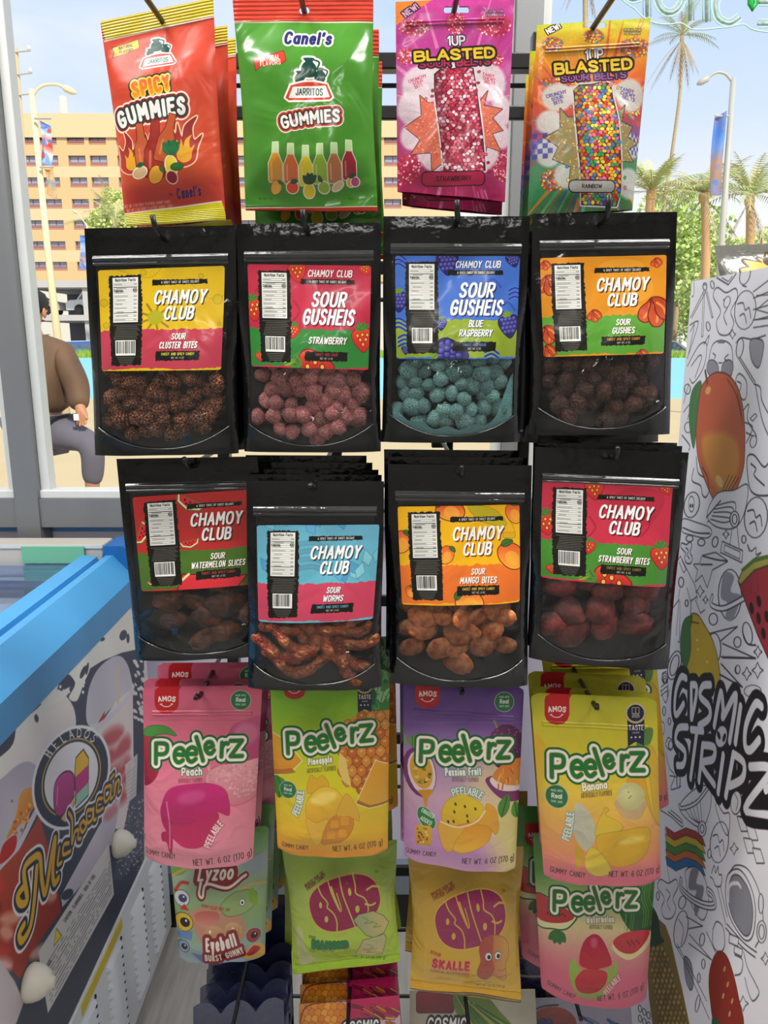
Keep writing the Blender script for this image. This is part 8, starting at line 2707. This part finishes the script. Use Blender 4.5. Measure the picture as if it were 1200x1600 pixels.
pts = [(J(64, 664), .13), (J(66, 612), .12), (J(62, 562), .14), (J(52, 524), .052), (J(48, 508), .06), (J(45, 488), .098), (J(44, 472), .085),   # 0-6
       (J(94, 552, -.03), .06), (J(118, 604, -.08), .045), (J(126, 640, -.18), .032), (J(127, 650, -.2), .036),                                    # 7-10
       (J(30, 554, .03), .06), (J(18, 606, .05), .045), (J(24, 648, -.05), .032), (J(26, 658, -.08), .036),                                        # 11-14
       (J(80, 672, -.03), .09), (J(146, 692, -.16), .065), (J(144, 768, -.12), .045), (J(150, 790, -.14), .04), (J(164, 794, -.18), .032),         # 15-19
       (J(50, 674, .05), .09), (J(46, 764, .06), .062), (foot_l, .045), (foot_l + V3((.02, -.02, -.05)), .035), (foot_l + V3((.16, -.08, -.06)), .03)]
edges = [(0, 1), (1, 2), (2, 3), (3, 4), (4, 5), (5, 6), (2, 7), (7, 8), (8, 9), (9, 10), (2, 11), (11, 12), (12, 13), (13, 14), (0, 15), (15, 16), (16, 17), (17, 18), (18, 19), (0, 20), (20, 21), (21, 22), (22, 23), (23, 24)]
for hand in (10, 14):
    h = pts[hand][0]
    for k, (dx, dz, L_) in enumerate(((-.022, -.055, 1), (-.008, -.065, 1), (.008, -.062, 1), (.022, -.052, 1), (.035, -.02, .8))):
        a = h + V3((dx, 0, dz * .55))
        b_ = h + V3((dx * 1.2, -.012, dz))
        n = len(pts)
        pts += [(a, .009), (b_, .008)]
        edges += [(hand, n), (n, n + 1)]
skin('body', pts, edges, mskin)
mj = mat('brown jacket', '#6e5038', .75, noise=(5, .6, '#3a2c22'))
skin('jacket', [(J(66, 650), .20), (J(68, 600), .195), (J(64, 558), .175), (J(53, 528), .085), (J(96, 554, -.03), .10), (J(121, 604, -.08), .085), (J(124, 640, -.17), .06), (J(30, 556, .03), .10), (J(17, 604, .05), .085), (J(23, 642, -.03), .06)],
     [(0, 1), (1, 2), (2, 3), (2, 4), (4, 5), (5, 6), (2, 7), (7, 8), (8, 9)], mj)
mp_ = mat('grey trousers', '#5d5a66', .8, noise=(9, .4, '#76727c'))
skin('trousers', [(J(64, 660), .16), (J(84, 674, -.03), .118), (J(146, 692, -.16), .088), (J(145, 760, -.12), .066), (J(48, 678, .05), .115), (J(45, 764, .06), .085), (foot_l + V3((0, 0, .06)), .07)],
     [(0, 1), (1, 2), (2, 3), (0, 4), (4, 5), (5, 6)], mp_)
for a, b_, c_ in ((pts[18][0], pts[19][0], 'shoe'), (pts[23][0], pts[24][0], 'shoe')):
    skin(c_, [(a, .052), ((a + b_) / 2, .05), (b_, .038)], [(0, 1), (1, 2)], mat('dark shoe', '#25262a', .6))
hd = J(45, 484)
mhair = mat('short black hair', '#17161a', .7, bump=(80, .5))
me_h = ball_mesh('hair', 5, mhair, .04, (1, 1.05, 1))
ho = bpy.data.objects.new('hair', me_h)
COL.objects.link(ho)
ho.parent = po
ho.location = hd + V3((.006, .0, .045)) - PO
ho.scale = (.112, .118, .10)
for dx in (-.098, .100):
    e = ball_mesh('ear', 6, mskin, .03, (.5, 1, 1.5))
    eo = bpy.data.objects.new('ear', e)
    COL.objects.link(eo)
    eo.parent = po
    eo.location = hd + V3((dx, -.01, -.02)) - PO
    eo.scale = (.022,) * 3
for nm, dx, dz, r_, m_ in (('eye', -.035, 0, .014, M['bead']), ('eye', .035, 0, .014, M['bead']), ('nose', 0, -.03, .018, mskin), ('mouth', 0, -.065, .018, mat('lips', '#8f5246', .5))):
    e = ball_mesh(nm, 7, m_, .0, (1.5 if nm == 'mouth' else 1, 1, .5 if nm == 'mouth' else 1))
    eo = bpy.data.objects.new(nm, e)
    COL.objects.link(eo)
    eo.parent = po
    eo.location = hd + V3((dx + .03, .088, dz)) - PO
    eo.scale = (r_,) * 3
pk = J(119, 652, -.24)
ph_ = MB().box(-.016, .016, -.003, .003, -.02, .02, .002).build('folded_paper', mat('white paper', '#e8e6e0', .8), None)
ph_.location = pk
tag(ph_, 'small white folded paper held at the hand of the person outside', 'paper')
